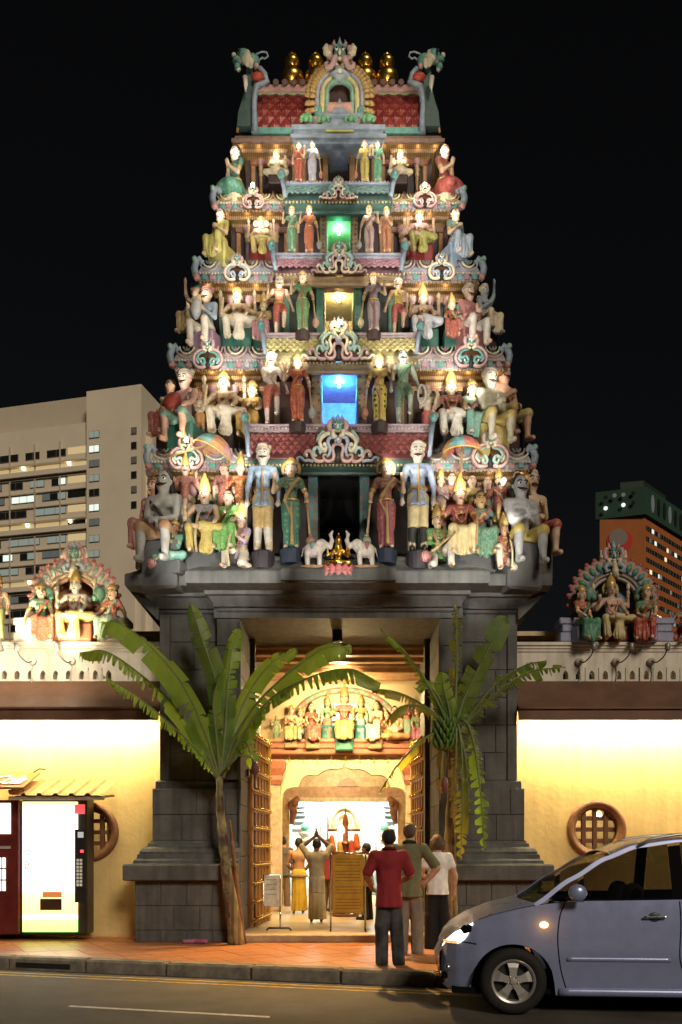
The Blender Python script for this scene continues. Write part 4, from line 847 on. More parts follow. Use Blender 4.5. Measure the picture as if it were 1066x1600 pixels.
figure(432, 232, 281, Y, 'cream crowned deity bust with raised hand in the top left bay', pose='lotus', head='tiara', skin=(.62,.52,.30), low=CREAM, arms=('knee','raise'), back=False, items=[], group=g5, seat=BR)
figure(625, 232, 281, Y, 'cream crowned deity bust with raised hand in the top right bay', pose='lotus', head='tiara', skin=(.62,.52,.30), low=CREAM, arms=('raise','knee'), group=g5, seat=BR)
Y = TI[3]['cY']+.2
figure(368, 228, 312, Y, 'kneeling woman in patterned green, hands joined, top left corner', pose='fold', fem=True, low=(.06,.20,.15), lowpat=('n',(.14,.30,.22),22), top=(.06,.20,.15), head='none', arms=('pray','pray'), rz=-38, group=g5, base=CREAM)
figure(694, 225, 312, Y, 'kneeling woman in red, hands joined, top right corner', pose='fold', fem=True, low=(.30,.05,.05), lowpat=('n',(.45,.12,.10),22), top=(.30,.05,.05), head='none', arms=('pray','pray'), rz=40, group=g5, base=CREAM)
# ---------- fourth tier
Y = TI[2]['yF']+.02; L_ = TI[2]['le']
figure(456, 320, 390, Y, 'woman statue in dark green saree, outer left of the green-lit niche', fem=True, low=(.05,.22,.13), top=(.05,.22,.13), sash=(.3,.4,.25), head='tiara', arms=('raise','down'), zfix=L_, group=g4)
figure(483, 319, 390, Y, 'woman statue in orange-red saree just left of the green-lit niche', fem=True, low=(.42,.10,.04), top=(.42,.10,.04), sash=(.48,.16,.05), head='tiara', arms=('raise','mace'), items=[('mace',1,.12,BLUEG)], zfix=L_, group=g4)
figure(577, 319, 390, Y, 'woman statue in mauve drape just right of the green-lit niche', fem=True, low=(.40,.27,.24), top=None, sash=(.25,.15,.17), head='tiara', arms=('mace','raise'), items=[('mace',-1,.12,BLUEG)], zfix=L_, group=g4)
figure(604, 321, 391, Y, 'woman statue in terracotta saree, outer right of the green-lit niche', fem=True, low=(.40,.17,.08), top=(.40,.17,.08), sash=(.34,.1,.06), head='tiara', arms=('down','chest'), zfix=L_, group=g4)
Y = TI[2]['cY']+.32
figure(408, 336, 407, Y, 'elephant-headed deity seated in yellow trousers, fourth tier left', pose='cross', trunk=True, head='tiara', belly=.02, skin=(.60,.44,.30), low=(.50,.38,.10), arms=('knee','raise'), back=True, items=[('disc',)], seat=DRED, group=g4)
figure(655, 325, 407, Y, 'four-armed deity seated in olive skirt, fourth tier right', pose='cross', head='tiara', skin=(.60,.38,.30), low=OLIVE, top=(.40,.20,.22), arms=('raise','knee'), back=True, items=[], seat=DRED, group=g4)
Y = TI[2]['cY']+.22
figure(345, 326, 412, Y, 'woman seated in yellow saree on the fourth tier left corner', pose='sit', fem=True, low=(.48,.42,.10), top=(.48,.42,.10), sash=(.48,.42,.10), head='none', arms=('plant','chest'), rz=-28, seat=(.45,.40,.12), group=g4)
figure(711, 325, 412, Y, 'woman seated in pale blue skirt on the fourth tier right corner', pose='sit', fem=True, low=LBLUE, top=(.14,.26,.24), head='none', arms=('chest','plant'), rz=28, seat=LBLUE, group=g4)
# ---------- third tier
Y = TI[1]['yF']+.02; L_ = TI[1]['le']
figure(473, 421, 515, Y, 'woman statue in green saree with mace, left of the yellow-lit niche', fem=True, low=(.10,.30,.12), top=(.10,.30,.12), sash=(.30,.20,.10), head='tiara', arms=('raise','mace'), items=[('mace',1,.12,PINK)], zfix=L_, group=g3, base=BR)
figure(584, 423, 515, Y, 'woman statue in mauve-grey robe with mace, right of the yellow-lit niche', fem=True, low=(.30,.24,.27), top=(.25,.22,.26), sash=(.22,.10,.10), head='tiara', arms=('mace','raise'), items=[('mace',-1,.12,CREAM)], zfix=L_, group=g3, base=BR)
figure(437, 430, 516, Y+.1, 'turbaned attendant with orange vest and raised leg, third tier left', pose='step', style='short', skin=SKIN, low=RED, top=(.45,.13,.06), head='turban', hair=False, arms=('raise','plant'), sleeve=False, zfix=L_, group=g3, mous=True)
figure(622, 432, 516, Y+.1, 'turbaned attendant with yellow vest and raised leg, third tier right', pose='step', style='short', skin=SKIN2, low=(.35,.06,.05), top=(.52,.38,.08), head='turban', hair=False, arms=('plant','chest'), sleeve=False, zfix=L_, group=g3, mous=True)
Y = TI[1]['cY']+.32
figure(371, 446, 543, Y, 'four-armed deity seated in cream trousers, third tier left', pose='cross', head='tiara', skin=(.66,.50,.33), low=(.60,.54,.42), arms=('raise','knee'), back=True, items=[('disc',)], seat=DTEAL, group=g3)
figure(661, 440, 541, Y, 'four-armed deity seated in bluish white trousers, third tier right', pose='cross', head='kirita', hair='long', skin=(.62,.45,.33), low=(.50,.53,.56), arms=('raise','knee'), back=True, items=[('disc',)], seat=DTEAL, group=g3)
figure(412, 455, 541, Y-.06, 'small crowned consort in pink dhoti beside the cream-trousered deity', pose='sit', head='kirita', fem=True, skin=(.55,.45,.25), low=(.42,.17,.20), top=(.5,.36,.15), arms=('chest','knee'), rz=-10, seat=DTEAL, group=g3)
figure(706, 456, 536, Y-.06, 'small crowned consort in red saree, third tier right', pose='sit', head='kirita', fem=True, low=(.38,.07,.05), top=(.38,.07,.05), sash=ORANGE, arms=('knee','chest'), seat=DTEAL, group=g3)
figure(722, 479, 523, Y-.16, 'tiny elephant-headed idol beside the red consort, third tier', pose='sit', trunk=True, belly=.02, head='tiara', skin=(.55,.42,.32), low=(.4,.15,.12), arms=('raise','raise'), h=.018, group=g3, seat=TEAL)
Y = TI[1]['cY']+.2
figure(323, 444, 552, Y, 'seated musician with pink turban and pale blue shirt, third tier left corner', turb=(.52,.26,.22), pose='sit', style='trousers', head='turban', hair=False, low=(.60,.54,.44), top=LBLUE, sleeve='long', arms=('fwd','chest'), items=[('bundle',(-.03,-.2,.42),(.06,.06,.12),(.5,.5,.48))], rz=-22, seat=PURPLE, gold=False, mous=True, group=g3)
figure(305, 440, 528, Y+.35, 'figure with teal cap leaning behind the pink-turbaned musician', turb=(.16,.30,.26), pose='sit', head='cap', hair=False, low=KHAKI, top=(.35,.26,.12), arms=('high','chest'), rz=-38, gold=False, group=g3, seat=BR)
figure(733, 440, 550, Y, 'seated man with white turban and red coat, third tier right corner', pose='sit', style='trousers', head='turban', hair=False, low=(.58,.53,.46), top=(.38,.13,.13), sleeve='long', arms=('cross','chest'), rz=28, mous=True, gold=False, seat=(.3,.12,.12), group=g3)
figure(757, 442, 530, Y+.35, 'grey figure with raised arm behind the red-coated turbaned man', pose='sit', head='cap', hair=False, skin=SKINB, low=CREAM, top=None, arms=('chest','high'), rz=38, gold=False, group=g3, seat=BR)
# ---------- second tier
Y = TI[0]['yF']+.02; L_ = TI[0]['le']
figure(465, 551, 660, Y, 'woman statue in red saree with mace, left of the blue-lit niche', fem=True, low=(.44,.07,.04), lowpat=('n',(.5,.2,.08),14), top=(.40,.08,.04), sash=(.48,.14,.06), head='tiara', arms=('raise','mace'), items=[('mace',1,.12,LBLUE)], zfix=L_, group=g2, base=BR)
figure(593, 550, 660, Y, 'woman statue in yellow dotted saree with mace, right of the blue niche', fem=True, low=(.55,.46,.09), lowpat=('dots',(.05,.06,.02),13), top=(.5,.40,.10), sash=(.5,.28,.12), head='tiara', arms=('mace','raise'), items=[('mace',-1,.12,RED)], zfix=L_, group=g2, base=BR)
figure(424, 547, 664, Y+.05, 'bare-chested turbaned servant in red loincloth, second tier left', pose='step', style='short', skin=(.50,.40,.32), low=(.36,.07,.04), head='turban', hair=False, arms=('cross','plant'), items=[('strap',CREAM)], zfix=L_, mous=True, gold=False, group=g2)
figure(630, 546, 664, Y+.05, 'grey-faced man in green drape with raised leg, second tier right', pose='step', style='short', skin=(.34,.36,.30), low=(.10,.20,.12), sash=(.12,.24,.14), top=(.16,.24,.16), head='none', arms=('down','plant'), items=[('hoop',)], zfix=L_, gold=False, mous=True, sleeve=False, group=g2)
Y = TI[0]['cY']+.36
figure(350, 578, 692, Y, 'four-armed deity seated in cream robe, second tier left', pose='cross', head='tiara', skin=(.66,.52,.36), low=(.60,.54,.42), arms=('raise','knee'), back=True, items=[('disc',)], seat=BR, group=g2)
figure(705, 574, 693, Y, 'deity with red top and white robe seated, second tier right', pose='cross', head='kirita', hair='long', skin=(.66,.50,.36), low=(.62,.58,.50), top=(.30,.09,.08), sleeve=True, arms=('raise','knee'), back=False, items=[], seat=BR, group=g2)
figure(394, 592, 693, Y-.05, 'crowned consort in gold saree beside the second tier cream deity', pose='sit', head='tiara', fem=True, low=(.45,.27,.05), top=(.5,.30,.07), arms=('chest','knee'), rz=-12, seat=BR, group=g2)
figure(738, 590, 692, Y-.05, 'consort in teal skirt beside the white-robed deity, second tier', pose='sit', head='tiara', fem=True, low=(.14,.34,.28), top=(.24,.36,.28), sash=PINK, arms=('knee','plant'), rz=12, seat=BR, group=g2)
figure(313, 611, 688, Y-.02, 'small standing devotee with folded arms and orange wrap, second tier', head='none', hair=True, low=(.48,.22,.06), style='short', top=CREAM, arms=('cross','cross'), gold=False, sleeve='long', base=BR, group=g2)
figure(668, 604, 690, Y-.02, 'small cream figure in red skirt holding a hoop, second tier', head='none', hair=False, low=(.40,.06,.05), style='short', skin=(.55,.46,.35), arms=('chest','raise'), gold=False, base=BR, group=g2)
Y = TI[0]['cY']+.2
figure(289, 572, 703, Y, 'seated drummer with white turban and pink shawl, second tier left corner', pose='sit', style='short', head='turban', hair=False, skin=(.55,.33,.24), low=(.12,.28,.22), sash=(.5,.28,.25), top=(.5,.30,.26), sleeve=False, arms=('lap','knee'), items=[('bundle',(-.02,-.2,.38),(.1,.07,.07),(.3,.05,.04))], rz=-22, gold=False, mous=True, seat=DTEAL, group=g2)
figure(266, 592, 690, Y+.45, 'figure in green shirt behind the pink-shawled drummer', pose='sit', head='none', low=(.30,.06,.05), top=(.14,.30,.10), arms=('lap','chest'), rz=-36, gold=False, group=g2, seat=BR)
figure(766, 570, 706, Y, 'seated bare-chested man with cream turban and yellow dhoti, second tier right corner', pose='sit', style='short', head='turban', hair=False, skin=(.50,.46,.34), low=(.50,.38,.10), arms=('cross','chest'), rz=20, mous=True, gold=False, seat=(.45,.35,.12), group=g2)
figure(787, 565, 700, Y+.42, 'dark turbaned man behind the yellow-dhoti sitter', pose='sit', style='short', head='cap', hair=False, skin=SKIN2, low=(.40,.32,.10), arms=('chest','lap'), rz=36, gold=False, mous=True, group=g2, seat=BR)
# ---------- lowest tier
Y = 14.30
figure(411, 688, 866, Y, 'guard statue in pale blue coat, khaki breeches and white striped socks', turb=(.50,.43,.33), style='trousers', head='turban', hair=False, skin=(.48,.44,.36), low=(.46,.32,.12), top=(.27,.36,.46), toppat=('n',(.20,.28,.38),30), sleeve='long', arms=('down','down'), mous=True, gold=False, items=[('placket',(.30,.2,.12))], boots=(.52,.48,.42), base=(.03,.025,.03), group=g1)
figure(653, 684, 866, Y, 'guard statue in pale blue coat, cream breeches and black boots', style='trousers', head='turban', hair=False, skin=(.52,.44,.36), low=(.56,.46,.24), top=(.30,.36,.48), toppat=('n',(.24,.30,.42),30), sleeve='long', arms=('down','down'), mous=True, gold=False, items=[('placket',(.45,.28,.10))], boots=(.03,.03,.03), base=(.03,.025,.03), group=g1)
figure(455, 712, 861, Y-.05, 'goddess attendant in dark green saree with mace, left of the black niche', fem=True, low=(.05,.17,.11), lowpat=('dots',(.14,.30,.22),16), top=(.06,.16,.10), sash=(.40,.28,.12), head='tiara', halo=(.30,.20,.08), arms=('raise','mace'), items=[('mace',1,.06,(.25,.10,.10))], base=NAVY, group=g1)
figure(603, 712, 861, Y-.05, 'goddess attendant in maroon saree with mace, right of the black niche', fem=True, low=(.26,.07,.08), lowpat=('dots',(.40,.16,.12),18), top=(.24,.08,.07), sash=(.45,.28,.12), head='tiara', halo=(.30,.20,.08), arms=('mace','raise'), items=[('mace',-1,.06,(.12,.30,.25))], base=NAVY, group=g1)
Y = 14.34
figure(320, 738, 874, Y, 'seated king with blue vest and mustard trousers under the left parasol', pose='cross', head='kirita', skin=(.58,.42,.28), low=(.44,.34,.07), top=(.20,.26,.36), sleeve=False, arms=('raise','knee'), items=[('bow',-.3)], seat=MORTAR, group=g1)
figure(719, 738, 876, Y, 'seated king in crimson tunic and cream trousers under the right parasol', pose='sit', head='kirita', skin=(.60,.40,.28), low=(.56,.46,.22), top=(.32,.05,.04), sleeve='long', style='dhoti', arms=('raise','knee'), sash=None, items=[('staff',1,(0,-.05,-.25),(0,-.05,.1))], seat=MORTAR, group=g1)
figure(357, 760, 867, Y+.0, 'queen in bright green saree beside the mustard-trousered king', pose='sit', head='bun', fem=True, low=(.10,.32,.06), top=(.12,.36,.08), sash=(.2,.42,.12), arms=('chest','knee'), rz=-10, seat=MORTAR, group=g1)
figure(751, 762, 876, Y+.0, 'queen in dark green saree beside the crimson king', pose='sit', head='bun', fem=True, skin=(.56,.36,.16), low=(.06,.20,.12), top=(.10,.26,.26), sash=(.45,.14,.1), arms=('chest','raise'), rz=5, seat=MORTAR, group=g1)
figure(290, 706, 835, Y+.15, 'attendant in red coat holding the left parasol staff', style='trousers', head='kirita', skin=(.60,.42,.30), low=(.45,.42,.40), top=(.30,.09,.08), sleeve='long', arms=('staff','raise'), gold=False, mous=True, base=MORTAR, group=g1)
figure(376, 704, 838, Y+.17, 'attendant in red coat with raised hand behind the left guard', style='trousers', head='kirita', skin=(.60,.38,.28), low=(.45,.38,.30), top=(.42,.08,.04), toppat=('n',(.5,.3,.1),24), sleeve='long', arms=('raise','down'), gold=False, base=MORTAR, group=g1)
figure(689, 728, 840, Y+.17, 'attendant in mauve robe beside the right guard', style='trousers', head='kirita', beard=False, skin=(.60,.42,.28), low=(.42,.28,.30), top=(.45,.30,.32), sleeve='long', arms=('down','chest'), gold=False, base=MORTAR, group=g1)
figure(780, 727, 842, Y+.15, 'bearded attendant in red coat behind the dark green queen', style='trousers', head='kirita', beard=True, skin=(.60,.42,.28), low=(.3,.1,.08), top=(.36,.09,.06), sleeve='long', arms=('raise','down'), items=[('strap',CREAM)], gold=False, base=MORTAR, group=g1)
for i, (px, yt, c, lab) in enumerate([(338, 752, (.12,.32,.22), 'small attendant with teal top peering between king and queen, left group'), (367, 768, (.40,.28,.10), 'child attendant in ochre wedged behind the green queen'), (350, 722, (.25,.06,.05), 'shadowed attendant in dark red under the left parasol')]):
    figure(px, yt, yt+105, Y+.3-.03*i, lab, fem=True, low=c, top=c, head='none', arms=('down','down'), gold=False, h=.016, group=g1, base=MORTAR)
for i, (px, yt, c, lab) in enumerate([(706, 738, (.35,.12,.06), 'shadowed attendant in brown left of the crimson king'), (738, 742, (.40,.30,.10), 'shadowed attendant in ochre right behind the crimson king'), (762, 744, (.10,.10,.10), 'dark attendant holding a pale round fan, right group'), (808, 735, (.25,.12,.08), 'shadowed attendant in brown behind the grey moustached man')]):
    figure(px, yt, yt+105, Y+.3-.03*i, lab, fem=True, low=c, top=c, head='none', arms=('down','raise'), gold=False, h=.016, group=g1, base=MORTAR, items=[('bundle',(.2,-.13,.86),(.06,.03,.06),(.6,.6,.55))] if i == 2 else [])
figure(376, 783, 893, Y-.1, 'kneeling crowned devotee in lilac coat and white trousers, hands joined', pose='kneelm', style='trousers', head='kirita', hair=True, skin=(.62,.44,.30), low=(.60,.54,.44), top=(.38,.30,.38), sleeve='long', arms=('pray','pray'), items=[('bow',-.1)], rz=-25, group=g1, seat=None)
figure(684, 783, 893, Y-.1, 'kneeling crowned devotee in green coat resting on a mace', pose='kneel', style='trousers', head='kirita', skin=(.60,.42,.28), low=(.60,.56,.48), top=(.07,.24,.06), sleeve='long', arms=('lap','fwd'), items=[('bigmace',(.14,-.28,.40),(-.25,-.32,.07))], rz=12, group=g1)
figure(787, 799, 897, Y-.2, 'kneeling crowned devotee in red vest and white trousers', pose='kneelm', style='trousers', head='kirita', skin=(.50,.30,.20), low=(.60,.54,.42), top=(.32,.09,.05), sleeve=True, arms=('knee','lap'), items=[('bow',.2)], rz=8, group=g1)
figure(272, 808, 882, Y-.16, 'small green monkey-faced devotee with hands joined and a mace', pose='lotus', head='tiara', hair=False, skin=SKING, hc=(.36,.16,.12), low=(.12,.34,.28), arms=('pray','pray'), items=[('bigmace',(.02,-.2,.14),(-.20,-.26,-.04))], rz=-20, group=g1, seat=MORTAR)
figure(256, 733, 893, Y-.02, 'grey-skinned moustached man with black curls seated on the lowest left corner', pose='sit', style='short', head='none', hair='long', skin=(.36,.36,.33), low=(.36,.20,.10), arms=('lap','lap'), items=[('strap',(.06,.05,.05))], mous=True, gold=False, rz=-12, seat=MORTAR, group=g1)
figure(813, 733, 895, Y-.02, 'grey-skinned moustached man in yellow loincloth on the lowest right corner', pose='sit', style='short', head='bun', hair='long', skin=(.36,.37,.37), low=(.46,.36,.08), arms=('cross','chest'), mous=True, gold=False, rz=12, seat=MORTAR, group=g1)
figure(240, 713, 868, Y+.5, 'woman carrying a mauve pot on her head, lowest tier left edge', pose='sit', fem=True, skin=(.55,.34,.26), low=(.40,.14,.14), top=(.35,.10,.12), sash=(.2,.3,.3), head='pot', arms=('lap','chest'), rz=-22, gold=False, seat=MORTAR, group=g1)
figure(830, 728, 880, Y+.5, 'turbaned bare-backed man with red loincloth, lowest tier right edge', pose='sit', style='short', skin=(.52,.38,.26), low=(.36,.06,.04), head='turban', hair=False, arms=('lap','chest'), rz=22, gold=False, mous=True, seat=MORTAR, group=g1)
# parasols
for px, py, Yp, cols, lab, f in ((341, 690, 14.36, ((.38,.13,.12),(.16,.32,.30),(.45,.22,.10),(.42,.24,.24)), 'pink and teal parasol over the left king', -1), (722, 690, 14.40, ((.42,.22,.08),(.14,.30,.30),(.40,.12,.10),(.42,.24,.10)), 'orange and teal parasol over the right king', 1)):
    T = thing('parasol', lab, 'parasol', PT(px, py, Yp)); mb = MB(); n = 16; R_ = .32
    for i in range(n):
        mb.mi = (i//2) % 4
        pr = [(R_*math.sin(a), .27*math.cos(a)-.2) for a in [PI/2*q/5 for q in range(6)]]
        a0, a1 = 2*PI*i/n, 2*PI*(i+1)/n
        for (ra, za), (rb, zb_) in zip(pr[:-1], pr[1:]):
            mb.add([(ra*math.cos(a0),ra*math.sin(a0),za),(rb*math.cos(a0),rb*math.sin(a0),zb_),(rb*math.cos(a1),rb*math.sin(a1),zb_),(ra*math.cos(a1),ra*math.sin(a1),za)], [(0,1,2,3)])
    mb.build('canopy', [P(c) for c in cols], T, 30, True)
    MB().tube([(0,0,-.02), (-.62,-.02,-.62) if f < 0 else (0,.25,-1.1)], .018, 8).build('staff', P((.40,.25,.10)), T, True, True)
    MB().tube([(R_*math.cos(a), R_*math.sin(a), -.205) for a in [2*PI*i/32 for i in range(32)]], .016, 6, closed=True).build('fringe', P(OCHRE), T, True, True)
    T.rotation_euler = (0, math.radians(28 if f < 0 else 0), 0)
# gilded goddess on a lotus and two white elephants
T = figure(529, 832, 888, 14.08, 'small gilded seated goddess with raised hands on pink lotus above the gate', pose='lotus', fem=True, head='kirita', arms=('knee','raise'), back=True, mat_all=GOLD, low=OCHRE, top=OCHRE, sash=OCHRE, h=.012, items=[], name='golden_idol')
lt = thing('lotus_seat', 'pink lotus pedestal beneath the gilded goddess', 'pedestal', PT(529, 899, 14.05))
ped = MB().tube([(0,0,0),(0,-.10,.05),(0,-.12,.13)], [.05,.09,.02], 7, .5, up=(0,0,1)).mesh('petal', P((.50,.15,.14)), True); ped2 = MB().tube([(0,0,.05),(0,-.08,.02),(0,-.10,-.05)], [.05,.08,.02], 7, .5, up=(0,0,1)).mesh('petal', P((.52,.22,.20)), True)
MB().lathe([(.10,-.03),(.2,.0),(.23,.05),(.22,.10),(.0,.11)], (0,0,0), 20, 1, .55).build('pedestal', P((.45,.12,.12)), lt, True, True)
for i in range(14):
    a = 2*PI*i/14
    for pm, rr in ((ped, .15), (ped2, .17)):
        o = link('petal', pm, lt, True); o.location = (rr*math.sin(a), -rr*.55*math.cos(a), 0 if pm is ped else .0); o.rotation_euler = (0, 0, a)
def elephant(px, f, lab, cc):
    T = thing('elephant', lab, 'elephant statue', PT(px, 887, 14.08)); b = Body(); g = f
    b.ell((0,0,.27), (.16,.10,.12), .05); b.ell((g*.13,0,.36), (.085,.08,.09), .04)
    b.chain([(g*.2,0,.36),(g*.26,0,.33),(g*.29,0,.42),(g*.27,0,.52),(g*.30,0,.57)], [.045,.04,.032,.025,.018], .02)
    for x in (-.10, .09):
        for y in (-.05, .05): b.cap((x*g, y, .22), (x*g+.005, y, .03), .045, .038, .02)
    for y in (-1, 1): b.ell((g*.09, y*.08, .35), (.05,.015,.065), .01)
    b.cap((-g*.16,0,.3), (-g*.19,0,.16), .012, .008)
    link('body', b.mesh('body', P((.62,.56,.50)), .012), T, True)
    c = Body().ell((-g*.02,0,.30), (.055,.108,.115), .01); link('saddle_cloth', c.mesh('saddle_cloth', P(cc), .012), T, True)
    MB().lathe([(.24,-.03),(.25,-.01),(.24,.015),(0,.02)], (0,0,0), 20, 1, .45).build('base', P((.40,.24,.12)), T, None, True)
elephant(490, 1, 'white elephant statue facing right, left of the gilded goddess', (.20,.36,.36)); elephant(571, -1, 'white elephant statue facing left, right of the gilded goddess', (.40,.16,.16))
print('figures', NB[0])
# ================================================================ wing walls with parapet, eave and round windows
WALLY = mat('yellow_wall_plaster', (.62,.45,.19), rough=.8, var=.10, scale=1.2, streak=.12, bump=.3, bscale=11)
CRM = mat('cream_parapet', (.74,.68,.57), rough=.7, var=.12, scale=2.5, streak=.22, bump=.12)
EAVE = mat('brown_eave', (.15,.075,.045), rough=.6, var=.2, scale=2); WOODR = mat('brown_round_frame', (.20,.09,.04), rough=.45, var=.2, scale=8)
TUBE = mat('fluorescent_tube', (.9,.85,.7), emit=(1,.80,.42), es=24, var=0, bump=0)
WY = 15.2
for s, lab in ((-1, 'yellow boundary wall with cream parapet left of the temple tower'), (1, 'yellow boundary wall with cream parapet right of the temple tower')):
    x0, x1 = (-10., XL-.001) if s < 0 else (XR+.001, 10.); W = thing('boundary_wall', lab, 'wall', ((x0+x1)/2, WY, 0))
    cx, cz = (X(140,WY), Z(1300,WY)) if s < 0 else (X(932,WY), Z(1296,WY)); r = .41; q = .62
    mb = MB(); mb.hole_tile(cx-q, cx+q, cz-q, cz+q, [(cx+r*math.cos(2*PI*i/48), cz+r*math.sin(2*PI*i/48)) for i in range(48)], WY, WY+.25)
    mb.box(x0, cx-q, WY, WY+.25, 0, 4.3); mb.box(cx+q, x1, WY, WY+.25, 0, 4.3); mb.box(cx-q, cx+q, WY, WY+.25, 0, cz-q); mb.box(cx-q, cx+q, WY, WY+.25, cz+q, 4.3)
    mb.build('wall_face', WALLY, W)
    win = MB().tube([(cx+(r+.035)*math.cos(2*PI*i/48), WY-.02, cz+(r+.035)*math.sin(2*PI*i/48)) for i in range(48)], .06, 10, .9, closed=True).build('round_window', WOODR, W, True)
    MB().tube([(cx+(r-.01)*math.cos(2*PI*i/48), WY+.08, cz+(r-.01)*math.sin(2*PI*i/48)) for i in range(48)], .06, 8, 2.2, closed=True).build('inner_frame', WOODR, win, True)
    for k in (-1, 0, 1):
        hl = math.sqrt(r*r-(k*.19)**2); MB().cbox(cx+k*.19-.038, cx+k*.19+.038, WY+.08, WY+.14, cz-hl, cz+hl, .008).build('window_bar', WOODR, win); MB().cbox(cx-hl, cx+hl, WY+.10, WY+.16, cz+k*.19-.036, cz+k*.19+.036, .008).build('window_bar', WOODR, win)
    MB().box(cx-1.2, cx+1.2, WY+2.2, WY+2.25, .1, 3.2).build('room_wall', P((.6,.5,.3)), W); lamp('POINT', (cx+(.25 if s > 0 else 0), WY+1.6, cz+.75), 40, (1,.75,.38), size=.06, parent=W)
    if s > 0: MB().ball((X(936,16.6), 16.6, Z(1273,16.6)), .05).build('room_bulb', mat('room_bulb', (.9,.85,.7), emit=(1,.85,.5), es=40, var=0, bump=0), W, True)
    # parapet: strip of small arched openings, plain face, coping
    holes = [X(p, WY) for p in ((7,27,47,67,87,107,128,149,170) if s < 0 else (884,904,925,946,967,988,1010,1031,1052,1073))]; pz0, pz1, pz2 = 4.33, 4.56, 4.98
    lim = x0 if s < 0 else x1; d = (holes[1]-holes[0])/2; mb = MB(); a = holes[0]-d
    for hx in holes:
        mb.hole_tile(hx-d, hx+d, pz0, pz1, [(hx-.045, pz0+.03),(hx+.045, pz0+.03),(hx+.045, pz0+.11),(hx+.035, pz0+.15),(hx, pz0+.185),(hx-.035, pz0+.15),(hx-.045, pz0+.11)], WY, WY+.2)
    mb.build('parapet_arcade', CRM, W)
    e = holes[-1]+d; mb = MB(); mb.box(min(x0, a), a, WY, WY+.2, pz0, pz1) if s < 0 else mb.box(e, x1, WY, WY+.2, pz0, pz1)
    mb.box(e, x1, WY, WY+.2, pz0, pz1) if s < 0 else mb.box(x0, a, WY, WY+.2, pz0, pz1); mb.box(x0, x1, WY, WY+.2, pz1, pz2-.16); mb.build('parapet', CRM, W)
    MB().prism([(WY+.3,pz2-.16),(WY-.01,pz2-.16),(WY-.02,pz2-.14),(WY-.02,pz2-.11),(WY-.04,pz2-.10),(WY-.04,pz2-.07),(WY-.07,pz2-.05),(WY-.07,pz2),(WY+.3,pz2)], x0, x1, 'x').build('coping', CRM, W)
    MB().prism([(WY+.25,4.33),(WY-.0,4.33),(WY-.72,3.77),(WY-.75,3.77),(WY-.76,3.74),(WY-.76,3.57),(WY-.68,3.57),(WY-.68,3.68),(WY,4.12),(WY+.25,4.12)], x0, x1, 'x').build('eave', EAVE, W)
    MB().box(x0, x1, WY-.8, WY-.757, 4.30-.56, 4.30-.53).build('eave_gutter', EAVE, W)
    n = 5
    for i in range(n):
        c = x0+(x1-x0)*(i+.5)/n; tb = MB().tube([(c-.6, WY-.5, 3.76),(c+.6, WY-.5, 3.76)], .022, 8).build('fluorescent_tube', TUBE, W, True)
        lamp('AREA', (c, WY-.34, 3.70), 95, (1,.80,.42), (c, WY-.02, 3.0), sx=1.36, sy=.05, parent=W)
    # downlights on bent arms along the parapet
    for i, px in enumerate((52, 113, -8) if s < 0 else (905, 962, 1017)):
        p = PT(px, 1034, WY); k = -1 if s < 0 else 1; G = thing('gooseneck_lamp', ['%s gooseneck lamp on the %s parapet' % (['left', 'right', 'leftmost'][i] if s < 0 else ['left', 'middle', 'right'][i], 'lit left' if s < 0 else 'unlit right')][0], 'lamp', p, 0, 'gooseneck lamps on the parapets')
        MB().lathe([(.05,0),(.065,.01),(.065,.06),(.04,.07)], (0,0,0), 14).build('junction_box', CRM, G, True, True).rotation_euler = (PI/2,0,0)
        MB().tube(spline([(0,-.05,0),(k*.03,-.2,-.05),(k*.1,-.34,.02),(k*.14,-.40,.14)], 12), .011, 7).build('arm', mat('grey_bracket', (.16,.14,.12), rough=.5, metal=.4), G, True, True)
        MB().lathe([(.03,.10),(.045,.12),(.045,.20),(.038,.22),(.02,.23)], (k*.14,-.40,0), 12).build('lamp_can', mat('grey_can', (.3,.27,.24), rough=.4, metal=.4), G, True, True)
        MB().tube([(.0,-.02,-.06),(-k*-.02,-.02,-.2),(-.02,-.02,-.5)], .01, 6).build('cable', CRM, G, True, True)
        if s < 0: lamp('POINT', p+Vector((k*.05,-.55,-.05)), 16, (1,.85,.6), size=.05, parent=G)
        if s < 0: lamp('SPOT', p+Vector((k*.14,-.40,.26)), 95, (1,.82,.52), p+Vector((.35,.3,1.3)), .04, 95, .6, parent=G)
    if s < 0: lamp('SPOT', PT(118,1020,WY)+Vector((-.0,-1.3,-.2)), 260, (1,.80,.48), PT(118,930,WY+.2), .04, 70, .6, parent=W)
